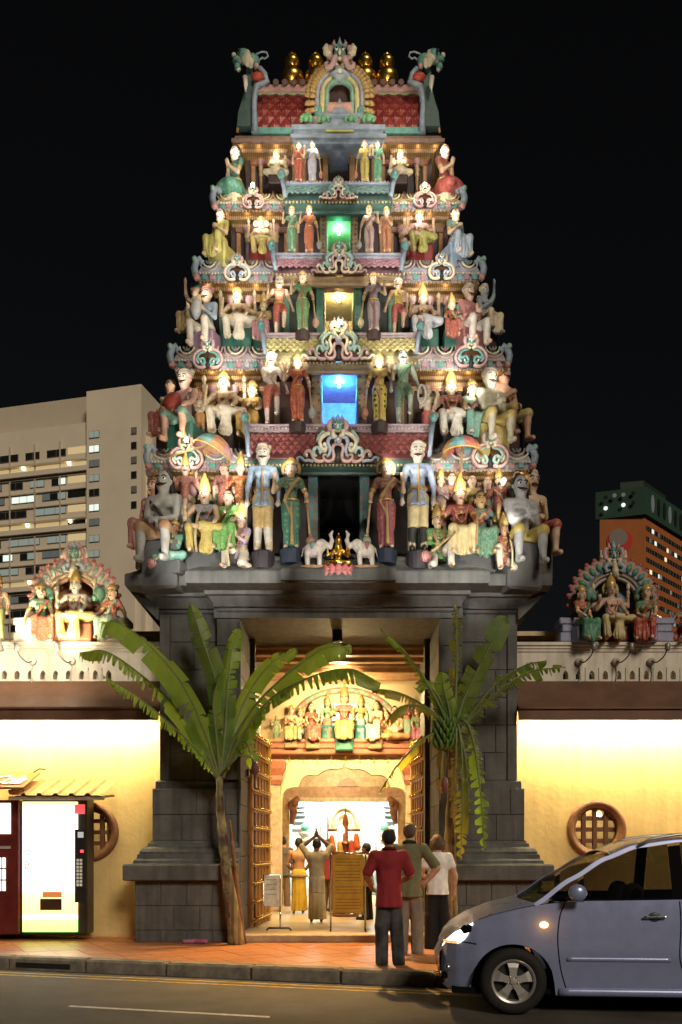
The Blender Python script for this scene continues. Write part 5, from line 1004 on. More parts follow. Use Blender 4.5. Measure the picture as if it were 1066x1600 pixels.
# ================================================================ arched shrines standing on the parapets
def shrine(pxc, ytop, lab, cols, lit):
    Y = 15.42; T = thing('shrine_arch', lab, 'shrine', (X(pxc,Y), Y, 4.98)); u = Y/F; cz = Z(942,Y)-4.98; R = 55*u
    band = lambda r, w, c, dy: MB().tube([(-r*u,dy,0.02)]+[(a*u,dy,cz+b*u) for a, b in arc(0,0,r,180,0,24)]+[(r*u,dy,.02)], w*u, 8, 1.5).build('arch_band', P(c), T, True, True)
    band(50,5.0,cols[0],-.02); band(43,3.0,cols[1],-.05); band(37.5,3.0,cols[2],-.03)
    MB().prism([(-37*u,0.02)]+[(a*u,cz+b*u) for a, b in arc(0,0,37,180,0,20)]+[(37*u,.02)], .12, .2).build('niche_back', P(cols[3]), T, None, True)
    MB().prism([(-54*u,.02)]+[(a*u,cz+b*u) for a, b in arc(0,0,54,180,0,20)]+[(54*u,.02)], .2, .3).build('back_wall', P(BROWN), T, None, True)
    fl = MB(); fl.mi = 0; fl.tube([(0,0,-.5),(0,-.1,-.15),(.03,-.12,.15),(.10,-.06,.38),(.05,0,.5)], [.30,.36,.3,.17,.04], 8, .5); fl.mi = 1; fl.tube([(0,-.22,-.35),(.02,-.26,-.05),(.05,-.22,.2)], [.1,.15,.07], 7, .7); fl.mi = 2; fl.ball((.08,-.08,.45), (.12,.1,.14), 8, 6)
    fm_ = fl.mesh('flame_leaf', [P(c) for c in cols[4]], True)
    for i in range(19):
        a = math.radians(196-212*i/18)
        if abs(i-9) < 1: continue
        o = link('flame_leaf', fm_, T, True); rr = 58*u; o.location = (rr*math.cos(a), -.03, cz+rr*math.sin(a) if math.sin(a) > 0 else cz+rr*1.5*math.sin(a)); sg = 1 if a < PI/2 else -1
        o.scale = (.36*sg, .26, .30); o.rotation_euler = (0, (PI/2-a)*.8, 0)
    mb = MB(); z_ = cz+47*u
    for f in (-1, 1): mb.mi = 5; mb.tube([(f*a*u,-.12,z_+b*u) for a, b in ((4,8),(10,10),(15,5),(12,-2),(7,1))], [4*u,4.5*u,4*u,3*u,1.5*u], 8); mb.mi = 2; mb.tube([(f*a*u,-.05,z_+b*u) for a, b in ((12,20),(18,24),(19,34))], [4*u,5*u,1*u], 7, .6)
    mb.mi = 2; mb.tube([(0,-.12,z_+14*u),(0,-.16,z_),(0,-.12,z_-10*u)], [3*u,5*u,8*u], 8); crest(mb, 0, -.06, z_+8*u, 40*u); mb.build('beast_crest', KUDU, T, True, True)
    for f in (-1, 1):
        mb = MB(); mb.mi = 0; mb.cbox(f*44*u-.09, f*44*u+.09, -.10, .1, 0, .55, .02); mb.mi = 1; mb.cbox(f*44*u-.12, f*44*u+.12, -.13, .1, .55, .63, .02); mb.mi = 2; mb.ball((f*40*u,-.12,.85), (.11,.09,.14)); mb.ball((f*34*u,-.16,.78), (.06,.06,.06)); mb.build('side_post', [P((.30,.20,.12)), P((.36,.16,.1)), P((.12,.26,.18))], T, True, True)
        for k, (wd_, h0, h1) in enumerate(((.34,0,.17),(.27,.17,.30),(.36,.30,.42))): MB().cbox(f*.80-wd_/2, f*.80+wd_/2, -.28, .1, h0+.002, h1, .02).build('pedestal', P(cols[5]), T, None, True)
    MB().cbox(-.62,.62,-.2,.2,.0,.03,.01).build('plinth', P(cols[5]), T, None, True)
    return Y
wg = 'statues of the parapet shrines'
Y_ = shrine(118, 838, 'brightly lit arched shrine with pink flame border on the left parapet', ((.50,.32,.30),(.58,.48,.28),(.55,.30,.22),(.45,.20,.09),(((.5,.30,.26)),(.25,.34,.28),(.45,.12,.10)),(.62,.56,.48)), True)
figure(118, 884, 1003, Y_-.16, 'white-faced deity in yellow robe seated in the lit left shrine', pose='cross', head='kirita', skin=(.62,.58,.50), low=(.58,.46,.14), top=None, arms=('raise','knee'), back=True, items=[('disc',)], seat=(.45,.15,.08), group=wg, sdrop=.0)
figure(64, 908, 1003, Y_-.26, 'woman in green blouse and red skirt seated left of the lit shrine', pose='sit', fem=True, head='tiara', low=(.50,.12,.07), top=(.16,.34,.22), sash=(.52,.18,.10), arms=('plant','knee'), rz=22, seat=(.6,.5,.42), group=wg, sdrop=.0)
figure(176, 910, 1003, Y_-.26, 'woman in red blouse and pale green skirt seated right of the lit shrine', pose='sit', fem=True, head='tiara', low=(.30,.46,.34), top=(.50,.14,.09), sash=(.30,.46,.34), arms=('knee','plant'), rz=-22, seat=(.6,.5,.42), group=wg, sdrop=.0)
figure(-3, 890, 1003, Y_-.2, 'standing attendant in green and yellow skirt at the picture left edge', skin=(.60,.40,.26), low=(.35,.42,.14), arms=('down','down'), group=wg, base=(.5,.45,.4))
Y_ = shrine(957, 838, 'dim arched shrine with teal flame border on the right parapet', ((.24,.26,.42),(.30,.24,.16),(.42,.33,.34),(.20,.32,.42),((.42,.24,.20),(.07,.24,.16),(.36,.09,.08)),(.28,.29,.42)), False)
figure(955, 893, 1004, Y_-.16, 'crowned deity in cream trousers seated in the dim right shrine', pose='cross', head='kirita', hair='long', skin=(.52,.34,.28), low=(.55,.46,.22), top=None, arms=('raise','knee'), back=True, items=[('disc',)], halo=(.45,.36,.08), seat=(.26,.07,.06), group=wg, sdrop=.0)
figure(909, 912, 1005, Y_-.26, 'woman in dark green saree seated left of the dim right shrine', pose='sit', fem=True, head='tiara', low=(.06,.20,.12), lowpat=('n',(.12,.28,.2),22), top=(.36,.07,.04), sash=(.06,.18,.11), arms=('knee','lap'), rz=24, seat=(.28,.29,.42), group=wg, sdrop=.0)
figure(1010, 910, 1005, Y_-.26, 'woman in red saree seated right of the dim right shrine', pose='sit', fem=True, head='tiara', low=(.36,.05,.04), lowpat=('n',(.5,.15,.10),22), top=(.12,.24,.12), sash=(.42,.08,.04), arms=('lap','knee'), rz=-24, seat=(.28,.29,.42), group=wg, sdrop=.0)
figure(1068, 925, 1003, Y_-.2, 'crouching red-skirted attendant at the picture right edge', pose='kneel', skin=(.5,.36,.26), low=(.45,.10,.06), top=(.5,.42,.34), arms=('raise','knee'), rz=-40, group=wg, sdrop=.0)
# ================================================================ inside the gate
FLOOR = mat('temple_floor', (.50,.40,.26), rough=.35, var=.12, scale=3, bump=.05)
MB().box(-1.64,1.60,14.26,15.9,-.1,.1).build('temple_floor', FLOOR, kind='structure'); MB().box(-4.2,4.2,15.9,34,-.1,.0995).build('temple_floor', FLOOR, kind='structure')
m_ = MB().cbox(-1.6,1.56,14.20,14.32,.0,.125,.015); m_.build('threshold', mat('threshold_stone', (.42,.32,.2), rough=.4), kind='structure')
HALL = mat('hall_plaster', (.68,.54,.33), rough=.7, var=.03, scale=2, bump=.08); BEAM = mat('brown_beam', (.50,.28,.14), rough=.4, var=.2, scale=4); CEIL = mat('hall_ceiling', (.66,.46,.26), rough=.35, var=.2, scale=3)
hall = thing('temple_hall', 'warm lit hall behind the gate with scalloped arch', 'hall', (0, 20, .1))
MB().box(-4.2,4.2,16.12,34,5.32,5.4).build('ceiling', CEIL, hall); MB().box(-4.2,-4.1,16.1,34,.1,5.32).build('side_wall', HALL, hall); MB().box(4.1,4.2,16.1,34,.1,5.32).build('side_wall', HALL, hall)
MB().box(-4.1,-1.62,18.0-.05,18.0,.1,5.32).build('side_wall', HALL, hall) ; MB().box(1.62,4.1,17.95,18.0,.1,5.32).build('side_wall', HALL, hall)
for k, yy in enumerate((16.5, 17.3, 18.2, 19.1)):
    MB().rect_sweep(-4.05,4.05,yy,yy+.16,[(0,5.05+.04*(k % 2)),(.02,5.07+.04*(k % 2)),(.02,5.14),(.05,5.18),(.05,5.24),(0,5.31)]).build('ceiling_beam', BEAM, hall)
YA = 20.0; AL_, AR_ = X(440,YA), X(633,YA); zs = Z(1243,YA)
def foil():                                            # scalloped arch: three lobes a side and a pointed cusp
    out = []
    def lobe(p, q, bul, n=9):
        for i in range(n):
            t = i/n; dx, dz = q[0]-p[0], q[1]-p[1]; L = math.hypot(dx, dz); out.append((p[0]+dx*t-dz/L*bul*math.sin(PI*t), p[1]+dz*t-(-dx)/L*bul*math.sin(PI*t)))
    W = lambda px, py: (X(px,YA), Z(py,YA))
    lobe(W(440,1252), W(466,1230), .13); lobe(W(466,1230), W(496,1211), .13); lobe(W(496,1211), W(530,1203), .07); out.append(W(535,1199)); out.append(W(538.6,1190))
    c = X(538.6,YA); return out+[(2*c-x, z) for x, z in reversed(out[:-1])]
fo = foil(); AR_ = fo[-1][0]; AL_ = fo[0][0]
AW = lambda a, b, c, d, e=0.: MB().box(a, b, YA+e, YA+.3, c, d)
AW(-4.1, AL_, .1, 5.32).build('arch_wall', HALL, hall); AW(AR_, 4.1, .1, 5.32).build('arch_wall', HALL, hall)
MB().prism(fo+[(AR_, 5.32),(AL_, 5.32)], YA, YA+.3).build('arch_wall', HALL, hall)
MB().rect_sweep(X(424,YA-.2), X(650,YA-.2), YA-.2, YA-.02, [(0,Z(1180,YA)),(.02,Z(1178,YA)),(.03,Z(1172,YA)),(.07,Z(1170,YA)),(.08,Z(1164,YA)),(.12,Z(1161,YA)),(.12,Z(1157,YA)),(0,Z(1156,YA))]).build('statue_ledge', mat('rose_moulding', (.42,.17,.10), rough=.5), hall)
for f, px in ((-1, 430), (1, 643)):                   # pilasters with rose capitals
    c = X(px, YA-.15); MB().cbox(c-.12,c+.12,YA-.2,YA-.01,.1,2.9,.02).build('pilaster', P((.62,.44,.28)), hall); MB().rect_sweep(c-.1,c+.1,YA-.2,YA-.05,[(.02,2.9),(.06,3.0),(.05,3.1),(.12,3.25),(.15,3.4),(.1,3.45)]).build('capital', P((.45,.16,.10)), hall)
# second bay: beam, brackets and the bright inner shrine
YC = 22.6
MB().box(-4.1,4.1,YC,YC+.3,Z(1246,YC),Z(1229,YC)).build('inner_beam', P((.52,.33,.22)), hall); MB().box(-4.1,4.1,YC+.01,YC+.28,Z(1229,YC),4.2).build('inner_wall', P((.70,.56,.38)), hall); MB().box(-4.1,4.1,YC-.02,YC,Z(1252,YC)-.02,Z(1246,YC)-.005).build('fringe_board', P((.7,.62,.42)), hall)
MB().prism([(X(a,YC),Z(b,YC)) for a, b in ((526,1229),(560,1229),(553,1219),(543,1215),(533,1219))], YC-.06, YC-.005).build('beam_boss', P((.5,.34,.26)), hall)
for f in (-1, 1):
    cx = X(456 if f < 0 else 618, YC); mb = MB(); mb.tube([(cx-f*.0, YC-.1, 2.1),(cx-f*.06, YC-.12, 2.4),(cx-f*.02,YC-.14,2.6),(cx-f*.18,YC-.14,2.78)], [.05,.1,.11,.06], 8); mb.ball((cx-f*.1,YC-.2,2.62),(.09,.09,.11)); mb.build('beam_bracket', P((.24,.10,.06)), hall, True)
    cx = X(446 if f < 0 else 628, YC); MB().cbox(cx-.1,cx+.1,YC-.1,YC+.2,.1,2.79,.02).build('inner_pillar', P((.55,.38,.22)), hall)
YD = 27.; WB = mat('white_blue_plaster', (.70,.74,.74), rough=.6, var=.08); PB = P((.35,.50,.56)); 
MB().box(-4.1,4.1,YD,YD+.1,.1,5.0).build('inner_back', WB, hall)
for px, w, c in ((452,9,PB),(507,8,PB),(582,8,PB),(622,9,PB),(497,4,WB),(592,4,WB)):
    x_ = X(px, YD-.2); MB().cbox(x_-w*.5*YD/F, x_+w*.5*YD/F, YD-.25, YD, .1, 3.3, .03).build('inner_pilaster', c, hall)
for a, b in ((440,478),(600,640)):
    for k, yy in enumerate((1258,1265,1272,1281,1292)): MB().cbox(X(a,YD), X(b,YD), YD-.3+.04*k, YD, Z(yy+4,YD), Z(yy,YD), .02).build('inner_moulding', (PB, WB, P((.2,.34,.34)))[k % 3], hall)
for px in (477, 601):                                 # slim columns with green pots
    x_ = X(px, 25.5); MB().lathe([(.10,.1),(.10,.5),(.06,.55),(.06,1.35),(.10,1.4),(.06,1.5),(.15,1.62),(.12,1.7),(.20,1.8),(.20,1.86)], (x_,25.5,.1), 14).build('slim_column', WB, hall, 40); MB().lathe([(.06,0),(.13,.08),(.11,.18),(.04,.28),(.01,.33)], (x_,25.5,1.98), 12).build('green_pot', P((.10,.40,.22)), hall, True)
mb = MB(); x_ = X(538,26.6); z_ = Z(1290,26.6); mb.tube([(x_+.42*math.cos(a), 26.6, z_+.55*math.sin(a)) for a in [PI*i/16 for i in range(17)]], .06, 8); mb.tube([(x_+.26*math.cos(a), 26.6, z_+.36*math.sin(a)) for a in [PI*i/16 for i in range(17)]], .05, 8); mb.build('inner_arch', P((.7,.5,.25)), hall, True)
MB().box(X(514,26.8),X(564,26.8),26.75,26.8,.1,Z(1262,26.8)).build('inner_niche', P((.72,.55,.34)), hall)
lamp('AREA', (0,24.5,4.1), 620, (1,.93,.78), (0,26.5,1.8), sx=3.5, sy=.3, parent=hall); lamp('POINT', (-1.2,25,3.2), 160, (.85,.95,1), size=.1, parent=hall); lamp('POINT', (0,18.3,4.7), 170, (1,.74,.36), size=.1, parent=hall); lamp('POINT', (1.2,25,3.2), 160, (.85,.95,1), size=.1, parent=hall)
[lamp('SPOT', (x_, 17.0, 5.0), 950, (1,.72,.32), (x_*.8, 19.4, .8), .12, 105, .8, parent=hall) for x_ in (-1.1, 1.1)]; lamp('SPOT', (0,17.4,4.9), 620, (1,.74,.36), (0,19.9,4.3), .1, 80, .8, parent=hall); lamp('POINT', (0,21.2,3.4), 110, (1,.78,.42), size=.1, parent=hall)
for px, py, Yl in ((437,998,16.9), (460,1001,17.6)):   # recessed ceiling lights
    p = Vector((X(px,Yl), Yl, 5.315)); MB().lathe([(.16,-.02),(.16,0),(.0,0)], p, 20, 1, 1).build('ceiling_light', mat('ceiling_glow', (.9,.85,.7), emit=(1,.82,.5), es=9, var=0, bump=0), hall)
# deity group standing over the scalloped arch
YG = YA-.22; hg = 'painted figures above the hall arch'
for px, yt, kw, lab in ((538,1076,dict(pose='sit', head='kirita', low=(.45,.30,.08), top=(.45,.12,.10), arms=('raise','knee'), seat=(.06,.22,.16), back=True), 'golden crowned goddess enthroned over the hall arch'),
    (487,1103,dict(pose='sit', fem=True, head='bun', low=(.48,.06,.04), top=(.48,.06,.04), sash=(.5,.1,.06), arms=('knee','chest'), rz=15, seat=(.3,.2,.1)), 'woman in scarlet saree seated left of the throne, over the hall arch'),
    (588,1100,dict(pose='sit', head='bun', low=(.60,.56,.42), top=None, arms=('chest','knee'), rz=-20, seat=(.3,.2,.1), fem=True), 'pale-skirted musician seated right of the throne, over the hall arch'),
    (455,1108,dict(pose='sit', head='tiara', low=(.45,.30,.10), top=(.5,.4,.3), arms=('chest','chest'), seat=(.3,.2,.1)), 'cream and ochre figure second from left over the hall arch'),
    (432,1125,dict(fem=True, head='tiara', low=(.20,.36,.20), top=(.25,.40,.25), arms=('raise','down')), 'small green figure leftmost over the hall arch'),
    (617,1108,dict(pose='lotus', head='bun', low=(.5,.25,.1), arms=('lap','lap'), belly=.03), 'bare-chested sage seated right over the hall arch'),
    (470,1112,dict(pose='kneel', head='tiara', low=(.2,.34,.30), top=(.5,.4,.2), arms=('pray','pray'), rz=30), 'kneeling teal-clad figure beside the scarlet woman, over the hall arch'),
    (512,1092,dict(fem=True, head='kirita', low=(.5,.12,.08), top=(.15,.34,.2), arms=('down','raise')), 'standing red-skirted attendant just left of the throne, over the hall arch'),
    (564,1092,dict(fem=True, head='kirita', low=(.16,.3,.4), top=(.5,.3,.1), arms=('raise','down')), 'standing blue-skirted attendant just right of the throne, over the hall arch'),
    (604,1116,dict(pose='kneelm', head='bun', low=(.5,.3,.06), top=(.45,.08,.05), arms=('pray','pray'), rz=-30), 'kneeling ochre-clad figure beside the pale musician, over the hall arch'),
    (652,1112,dict(pose='sit', fem=True, head='tiara', low=(.4,.1,.2), top=(.2,.34,.2), arms=('knee','chest'), seat=(.3,.2,.1)), 'magenta-skirted figure at the far right over the hall arch'),
    (637,1095,dict(fem=True, head='kirita', low=(.2,.34,.25), top=(.4,.12,.1), arms=('raise','down')), 'standing attendant rightmost over the hall arch')):
    figure(px, yt-8, 1158, YG, lab, group=hg, h=.016, **kw)
thr = thing('throne', 'green glittering throne with armrests behind the golden goddess', 'throne', PT(538,1158,YG+.08))
for f in (-1, 1): MB().lathe([(.10,0),(.16,.05),(.14,.25),(.17,.3),(.17,.34),(.1,.36)], (f*.38,0,0), 14).build('armrest', P((.05,.20,.16)), thr, 40, True)
mbk = MB(); mbk.tube([(1.15*math.cos(a), .12, .35+.80*math.sin(a)) for a in [PI*i/20 for i in range(21)]], .07, 8); mbk.build('painted_arch', P((.5,.2,.14), pat='n', col2=(.2,.4,.3), psc=12), thr, True, True)
MB().prism([(-.62,.45),(.62,.45),(.62,.72),(.45,.84),(-.45,.84),(-.62,.72)], .02, .1).build('backrest', mat('green_glitter', (.12,.42,.30), rough=.3, pat='n', col2=(.4,.6,.45), psc=18), thr, None, True)
# garland strings under the ledge
for i in range(9):
    px = 452+22*i; p = PT(px, 1180, YA-.25); mb = MB(); mb.tube([(0,0,0),(0,0,-.14)], .004, 5)
    for k in range(5): a = 2*PI*k/5; mb.tube([(0,0,-.13),(.05*math.cos(a),.05*math.sin(a),-.19)], [.014,.004], 5)
    T = thing('leaf_tassel', '%s small leaf tassel from the left strung below the statue ledge' % ('first','second','third','fourth','fifth','sixth','seventh','eighth','ninth')[i], 'garland', p, 0, 'leaf tassels strung below the ledge'); mb.build('tassel', P((.40,.30,.06)), T, None, True)
# doors studded with brass bells
DOOR = mat('door_wood', (.40,.17,.035), rough=.4, var=.2, scale=5); BRASS = mat('brass', (.75,.48,.12), rough=.25, metal=1., var=.1, bump=.03)
bell = MB().lathe([(.006,.03),(.014,.026),(.02,.0),(.03,-.025),(.028,-.03),(.0,-.03)], (0,0,0), 10).mesh('bell', BRASS, True)
for s, lab, (ax, ay), (bx, by) in ((-1, 'tall wooden door leaf studded with brass bells, left of the entrance', (-1.60,15.62), (-1.45,17.35)), (1, 'tall wooden door leaf studded with brass bells, right of the entrance', (1.56,16.15), (1.46,17.75))):
    L_ = math.hypot(bx-ax, by-ay); D = thing('temple_door', lab, 'door', (ax, ay, .1), math.atan2(by-ay, bx-ax)); Hd = 3.45
    k = -1 if s < 0 else 1                             # bells face the passage
    MB().box(0, L_, -.03, .03, 0, Hd).build('panel_board', DOOR, D, None, True)
    for i in range(6): MB().cbox(i*(L_-.09)/5, i*(L_-.09)/5+.09, -.055, .055, 0, Hd, .012).build('stile', DOOR, D, None, True)
    for r in range(11):
        z = .12+r*.325; MB().cbox(0, L_, -.07, .07, z-.035, z+.035, .01).build('rail', DOOR, D, None, True)
        MB().tube([(0, k*.10, z+.05),(L_, k*.10, z+.05)], .008, 6).build('bell_rod', BRASS, D, True, True)
        for i in range(10):
            o = link('bell', bell, D, True); o.location = (.08+i*(L_-.16)/9, k*.10, z+.02)
    MB().cbox(L_-.12, L_+.04, -.09, .09, 0, Hd+.04, .02).build('edge_post', mat('gilded_post', (.55,.32,.06), rough=.35, metal=.4), D, None, True)
lp = thing('pendant_lamp', 'black cylinder pendant lamp hanging in the gateway', 'lamp', PT(527,985,15.3)); zt_ = OZ-Z(985,15.3)
MB().tube([(0,0,zt_),(0,0,.13)], .012, 8).build('rod', BLACK, lp, True, True); MB().lathe([(.02,.16),(.085,.15),(.085,-.20),(.075,-.20),(.075,-.05),(0,-.05)], (0,0,0), 20, cap=False).build('cylinder', BLACK, lp, 40, True)
MB().lathe([(.07,-.07),(0,-.07)], (0,0,0), 16, cap=False).build('lens', mat('lamp_lens', (.9,.85,.6), emit=(1,.8,.4), es=25, var=0, bump=0), lp, None, True)
lamp('SPOT', PT(527,985,15.3)+Vector((0,0,-.25)), 2600, (1,.58,.20), Vector((-.1,12.7,0)), .06, 62, .7, parent=lp)
pl = thing('ceiling_lamp', 'small bright lamp hanging from the hall ceiling behind the leaves', 'lamp', PT(535,1037,18.3)); MB().tube([(0,0,.1),(0,0,5.3-Z(1037,18.3))], .01, 6).build('cord', BLACK, pl, True, True); MB().ball((0,0,0), (.2,.2,.07), 16, 10).build('glow_shade', mat('shade_glow', (.9,.85,.7), emit=(1,.85,.5), es=14, var=0, bump=0), pl, True, True)
# ================================================================ buildings behind
def emat(n, c, e): return mat(n, (.1,.1,.1), emit=c, es=e, var=0, bump=0, rough=.3)
LITW = [emat('window_white', (.85,.95,.85), 1.0), emat('window_cool', (.50,.60,.52), .4), emat('window_warm', (1,.75,.35), 1.2), emat('window_dim', (.25,.30,.28), .25)]
DKW = mat('window_dark', (.02,.022,.022), rough=.15, var=0, bump=0); BW = mat('beige_tower_wall', (.80,.70,.55), rough=.85, var=.05, scale=.15, bump=0); BW2 = mat('beige_tower_trim', (.62,.53,.41), rough=.85, var=.05, scale=.15, bump=0); FR = mat('window_frame_grey', (.2,.19,.17), rough=.6, var=0, bump=0)
OB = Vector((X(221,165),165,0)); a14 = math.radians(166)
tb = thing('apartment_tower', 'beige high-rise apartment block with lit windows behind the left wall', 'building', OB, a14)   # local +x runs to the left along the front, +y away from the viewer after the turn
def lb(mb, x0, x1, y0, y1, z0, z1): return mb.box(x0, x1, -y1, -y0, z0, z1)
zA = Z(600,165); zB = Z(657,168)
lb(MB(),0,11.2,0,14,0,zA).build('end_block', BW, tb, None, True); lb(MB(),-1.3,0,2,14,0,Z(668,165)).build('side_block', BW, tb, None, True)
lb(MB(),11.2,70,.9,14,0,zB).build('main_block', BW, tb, None, True); lb(MB(),11.2,70,3.5,14,zB,zA+1).build('penthouse', BW2, tb, None, True)
MB().prism([(1.2,0),(6,0),(6,Z(880,165)),(3.6,Z(835,165)),(2.4,Z(815,165)),(1.2,Z(812,165))], .6, .01).build('stair_fin', BW, tb, None, True)
def win(x0, x1, z0, z1, y, pm, mull=2):
    w = lb(MB(), x0, x1, y-.14, y+.04, z0, z1).build('window', FR, tb, None, True); n = mull; dx = (x1-x0)/n
    for i in range(n): lb(MB(), x0+i*dx+.07, x0+(i+1)*dx-.07, y-.22, y-.10, z0+.1, z1-.1).build('pane', pm if isinstance(pm, bpy.types.Material) else pm[i % len(pm)], w, None, True)
fh = 23.2*165/F; rr = random.Random(5)
for i, yy in enumerate((669,692,715,738,761,785,808,834,858)):
    z = Z(yy,165); win(8.5, 10.6, z-.8, z+.55, 0, [LITW[1],LITW[0],LITW[3],LITW[1],DKW,LITW[0],LITW[3],LITW[1],LITW[1]][i], 2)
    if i < 6: win(.9, 2.0, z-1.0-.0, z+.3, 0, DKW if i % 2 else FR, 1)
zc0 = Z(692,166)
for fl in range(13):
    z = zc0-fl*fh; corr = fl % 4 == 0; x = 12.6
    if corr:                                           # open corridor with lamps along the ceiling
        lb(MB(),11.6,70,.86,.9,z-3.6,z-2.2).build('corridor_recess', emat('corridor_glow', (1,.72,.34), .55), tb, None, True)
        lb(MB(),11.2,70,.0,.9,z-4.2,z-3.3).build('corridor_parapet', BW, tb, None, True); lb(MB(),11.2,70,.2,.9,z-2.15,z-1.85).build('corridor_slab', BW2, tb, None, True)
        for k in range(7): o = MB().ball((15+k*9.5+rr.uniform(-1,1), -.6, z-2.4), .32, 8, 6).build('corridor_lamp', emat('corridor_lamp', (1,.85,.5), 9), tb, True, True)
    while x < 40 and fl % 4 != 1:
        w = rr.choice((3.2, 5.0, 6.4)) if fl % 2 else rr.choice((3.0,4.0,6.8)); k = rr.random()
        pm = LITW[0] if k < .2 else (LITW[1] if k < .42 else (LITW[3] if k < .65 else DKW))
        win(x+3.4, x+3.4+w, z-.75, z+.6, .9, pm if rr.random() < .5 else [pm, DKW, LITW[3]], 3 if w > 4 else 2); x += w+1.6
    if fl % 2 == 0 or True: lb(MB(),11.9,15.6,.84,.9,z-.6,z+.7).build('landing_light', emat('landing_glow', (1,.74,.36), .55) if rr.random() < .75 else DKW, tb, None, True)
    if not corr: lb(MB(),11.2,70,.55,.9,z-1.9,z-1.7).build('floor_band', BW2, tb, None, True)
for k in range(9): lb(MB(),17+k*5.4,17.25+k*5.4,.55,.9,20,zB-3).build('facade_rib', BW2, tb, None, True)
# orange slab block with green crown, right
OC = Vector((X(1007,200),200,0)); rb = thing('orange_tower', 'orange slab tower with dark green crown behind the right wall', 'building', OC)
dR = Vector((math.cos(math.radians(47)), math.sin(math.radians(47)), 0)); dL = Vector((-.975,.22,0)); OR_M = mat('orange_wall', (.40,.12,.03), rough=.8, var=.08, scale=.2, bump=0); GR_M = mat('dark_green_wall', (.022,.06,.038), rough=.8, var=.08, scale=.2, bump=0)
def quadbox(o, e, z0, z1): 
    a = o[0]; return MB().prism([(p.x, p.y) for p in [dR*-e[0]+dL*-e[1], dL*(9.6+e[1])-dR*e[0]*0, dL*(9.6+e[1])+dR*60, dR*60-dL*e[1]]], z0, z1, 'z')
zG = Z(806,200); quadbox((0,),(0,0),0,zG).build('slab', OR_M, rb, None, True); quadbox((0,),(1.2,.9),zG,Z(763,200)).build('crown', GR_M, rb, None, True)
MB().prism([(p.x, p.y) for p in (dL*1+dR*2, dL*6+dR*2, dL*6+dR*14, dL*1+dR*14)], Z(763,200), Z(746,200), 'z').build('roof_room', mat('very_dark_green', (.015,.035,.022), var=0), rb, None, True)
nL = Vector((-dL.y, dL.x, 0)); nL = -nL if nL.y > 0 else nL; nR = Vector((dR.y, -dR.x, 0))
def disc(c, n, r, t, name, ma, par): 
    q = n.to_track_quat('Z','Y').to_matrix(); mb = MB().lathe([(r,0),(r,t)], (0,0,0), 24); mb.v = [tuple(q @ Vector(v)+c) for v in mb.v]; return mb.build(name, ma, par, None, True)
disc(dL*5.3+nL*.02+Vector((0,0,Z(843,200))), nL, 2.75, .2, 'roundel', mat('roundel_red', (.55,.02,.015), var=0), rb); disc(dL*5.6+nL*.25+Vector((0,0,Z(838,200))), nL, 2.0, .15, 'roundel_disc', mat('roundel_grey', (.22,.19,.16), var=0), rb)
for i, (t, y, l) in enumerate(((7.8,776,0),(5.9,774,1),(4.0,774,1),(1.9,773,0),(7.8,793,2),(4.0,790,2),(1.9,788,0))): disc(dL*t+dR*-1.2+nL*.35+Vector((0,0,Z(y,200))), nL, .45, .1, 'porthole', [DKW, LITW[3], emat('porthole_lit', (.9,1,.95), 1.1)][l], rb)
for i in range(12):
    o = dR*(2+i*3.1)+dL*-.9+nR*.08+Vector((0,0,Z(784,200)))
    q = MB().prism([(.7*math.cos(a), 2.0*math.sin(a)) for a in [2*PI*k/16 for k in range(16)]], -.1, .1); M_ = Matrix((dR, -nR, Vector((0,0,1)))).transposed(); q.v = [tuple(M_ @ Vector(v)+o) for v in q.v]; q.build('oval_window', DKW if i % 3 else LITW[3], rb, None, True)
rr = random.Random(3)
for fl in range(14):
    z = Z(823,200)-fl*2.36
    def rbox(t0, t1, z0, z1, d): return MB().prism([(p.x, p.y) for p in (dR*t0+nR*d, dR*t1+nR*d, dR*t1-nR*.3, dR*t0-nR*.3)], z0, z1, 'z')
    b = rbox(.8, 58, z-.55, z+.55, .03).build('window_band', DKW, rb, None, True); t = 1.2
    while t < 40:
        w = rr.uniform(.6,1.3)
        if rr.random() < .30: rbox(t, t+w, z-.45, z+.45, .10).build('window_pane', LITW[rr.choice((0,0,1,1,2,3,3))], b, None, True)
        else: rbox(t, t+.12, z-.55, z+.55, .08).build('window_post', FR, b, None, True)
        t += w+.5
# ================================================================ banana plants
def leafmat(n, c, c2):
    m = mat(n, c, rough=.38, var=.28, scale=5, bump=.25, bscale=30, pat='n', col2=c2, psc=3.5); b = m.node_tree.nodes['Principled BSDF']
    l = m.node_tree.links; o = m.node_tree.nodes['Material Output']; tr = m.node_tree.nodes.new('ShaderNodeBsdfTranslucent'); tr.inputs[0].default_value = (c[0]*3.0, c[1]*2.6, c[2], 1); mx = m.node_tree.nodes.new('ShaderNodeMixShader'); mx.inputs[0].default_value = .5
    l.new(b.outputs[0], mx.inputs[1]); l.new(tr.outputs[0], mx.inputs[2]); l.new(mx.outputs[0], o.inputs[0]); return m
LF = leafmat('banana_leaf', (.13,.23,.05), (.20,.27,.06)); LFY = leafmat('banana_leaf_yellowing', (.20,.21,.04), (.12,.17,.035)); LFD = leafmat('banana_leaf_dry', (.14,.10,.045), (.09,.09,.03))
RIB = mat('leaf_midrib', (.16,.20,.08), rough=.45, var=.15); STEM = mat('banana_stem', (.22,.20,.10), rough=.6, var=.4, scale=5, pat='n', col2=(.10,.055,.035), psc=4, bump=.4, bscale=18); STEM2 = mat('banana_sheath', (.28,.24,.10), rough=.6, var=.35, scale=3, pat='bands', col2=(.18,.11,.05), psc=3)
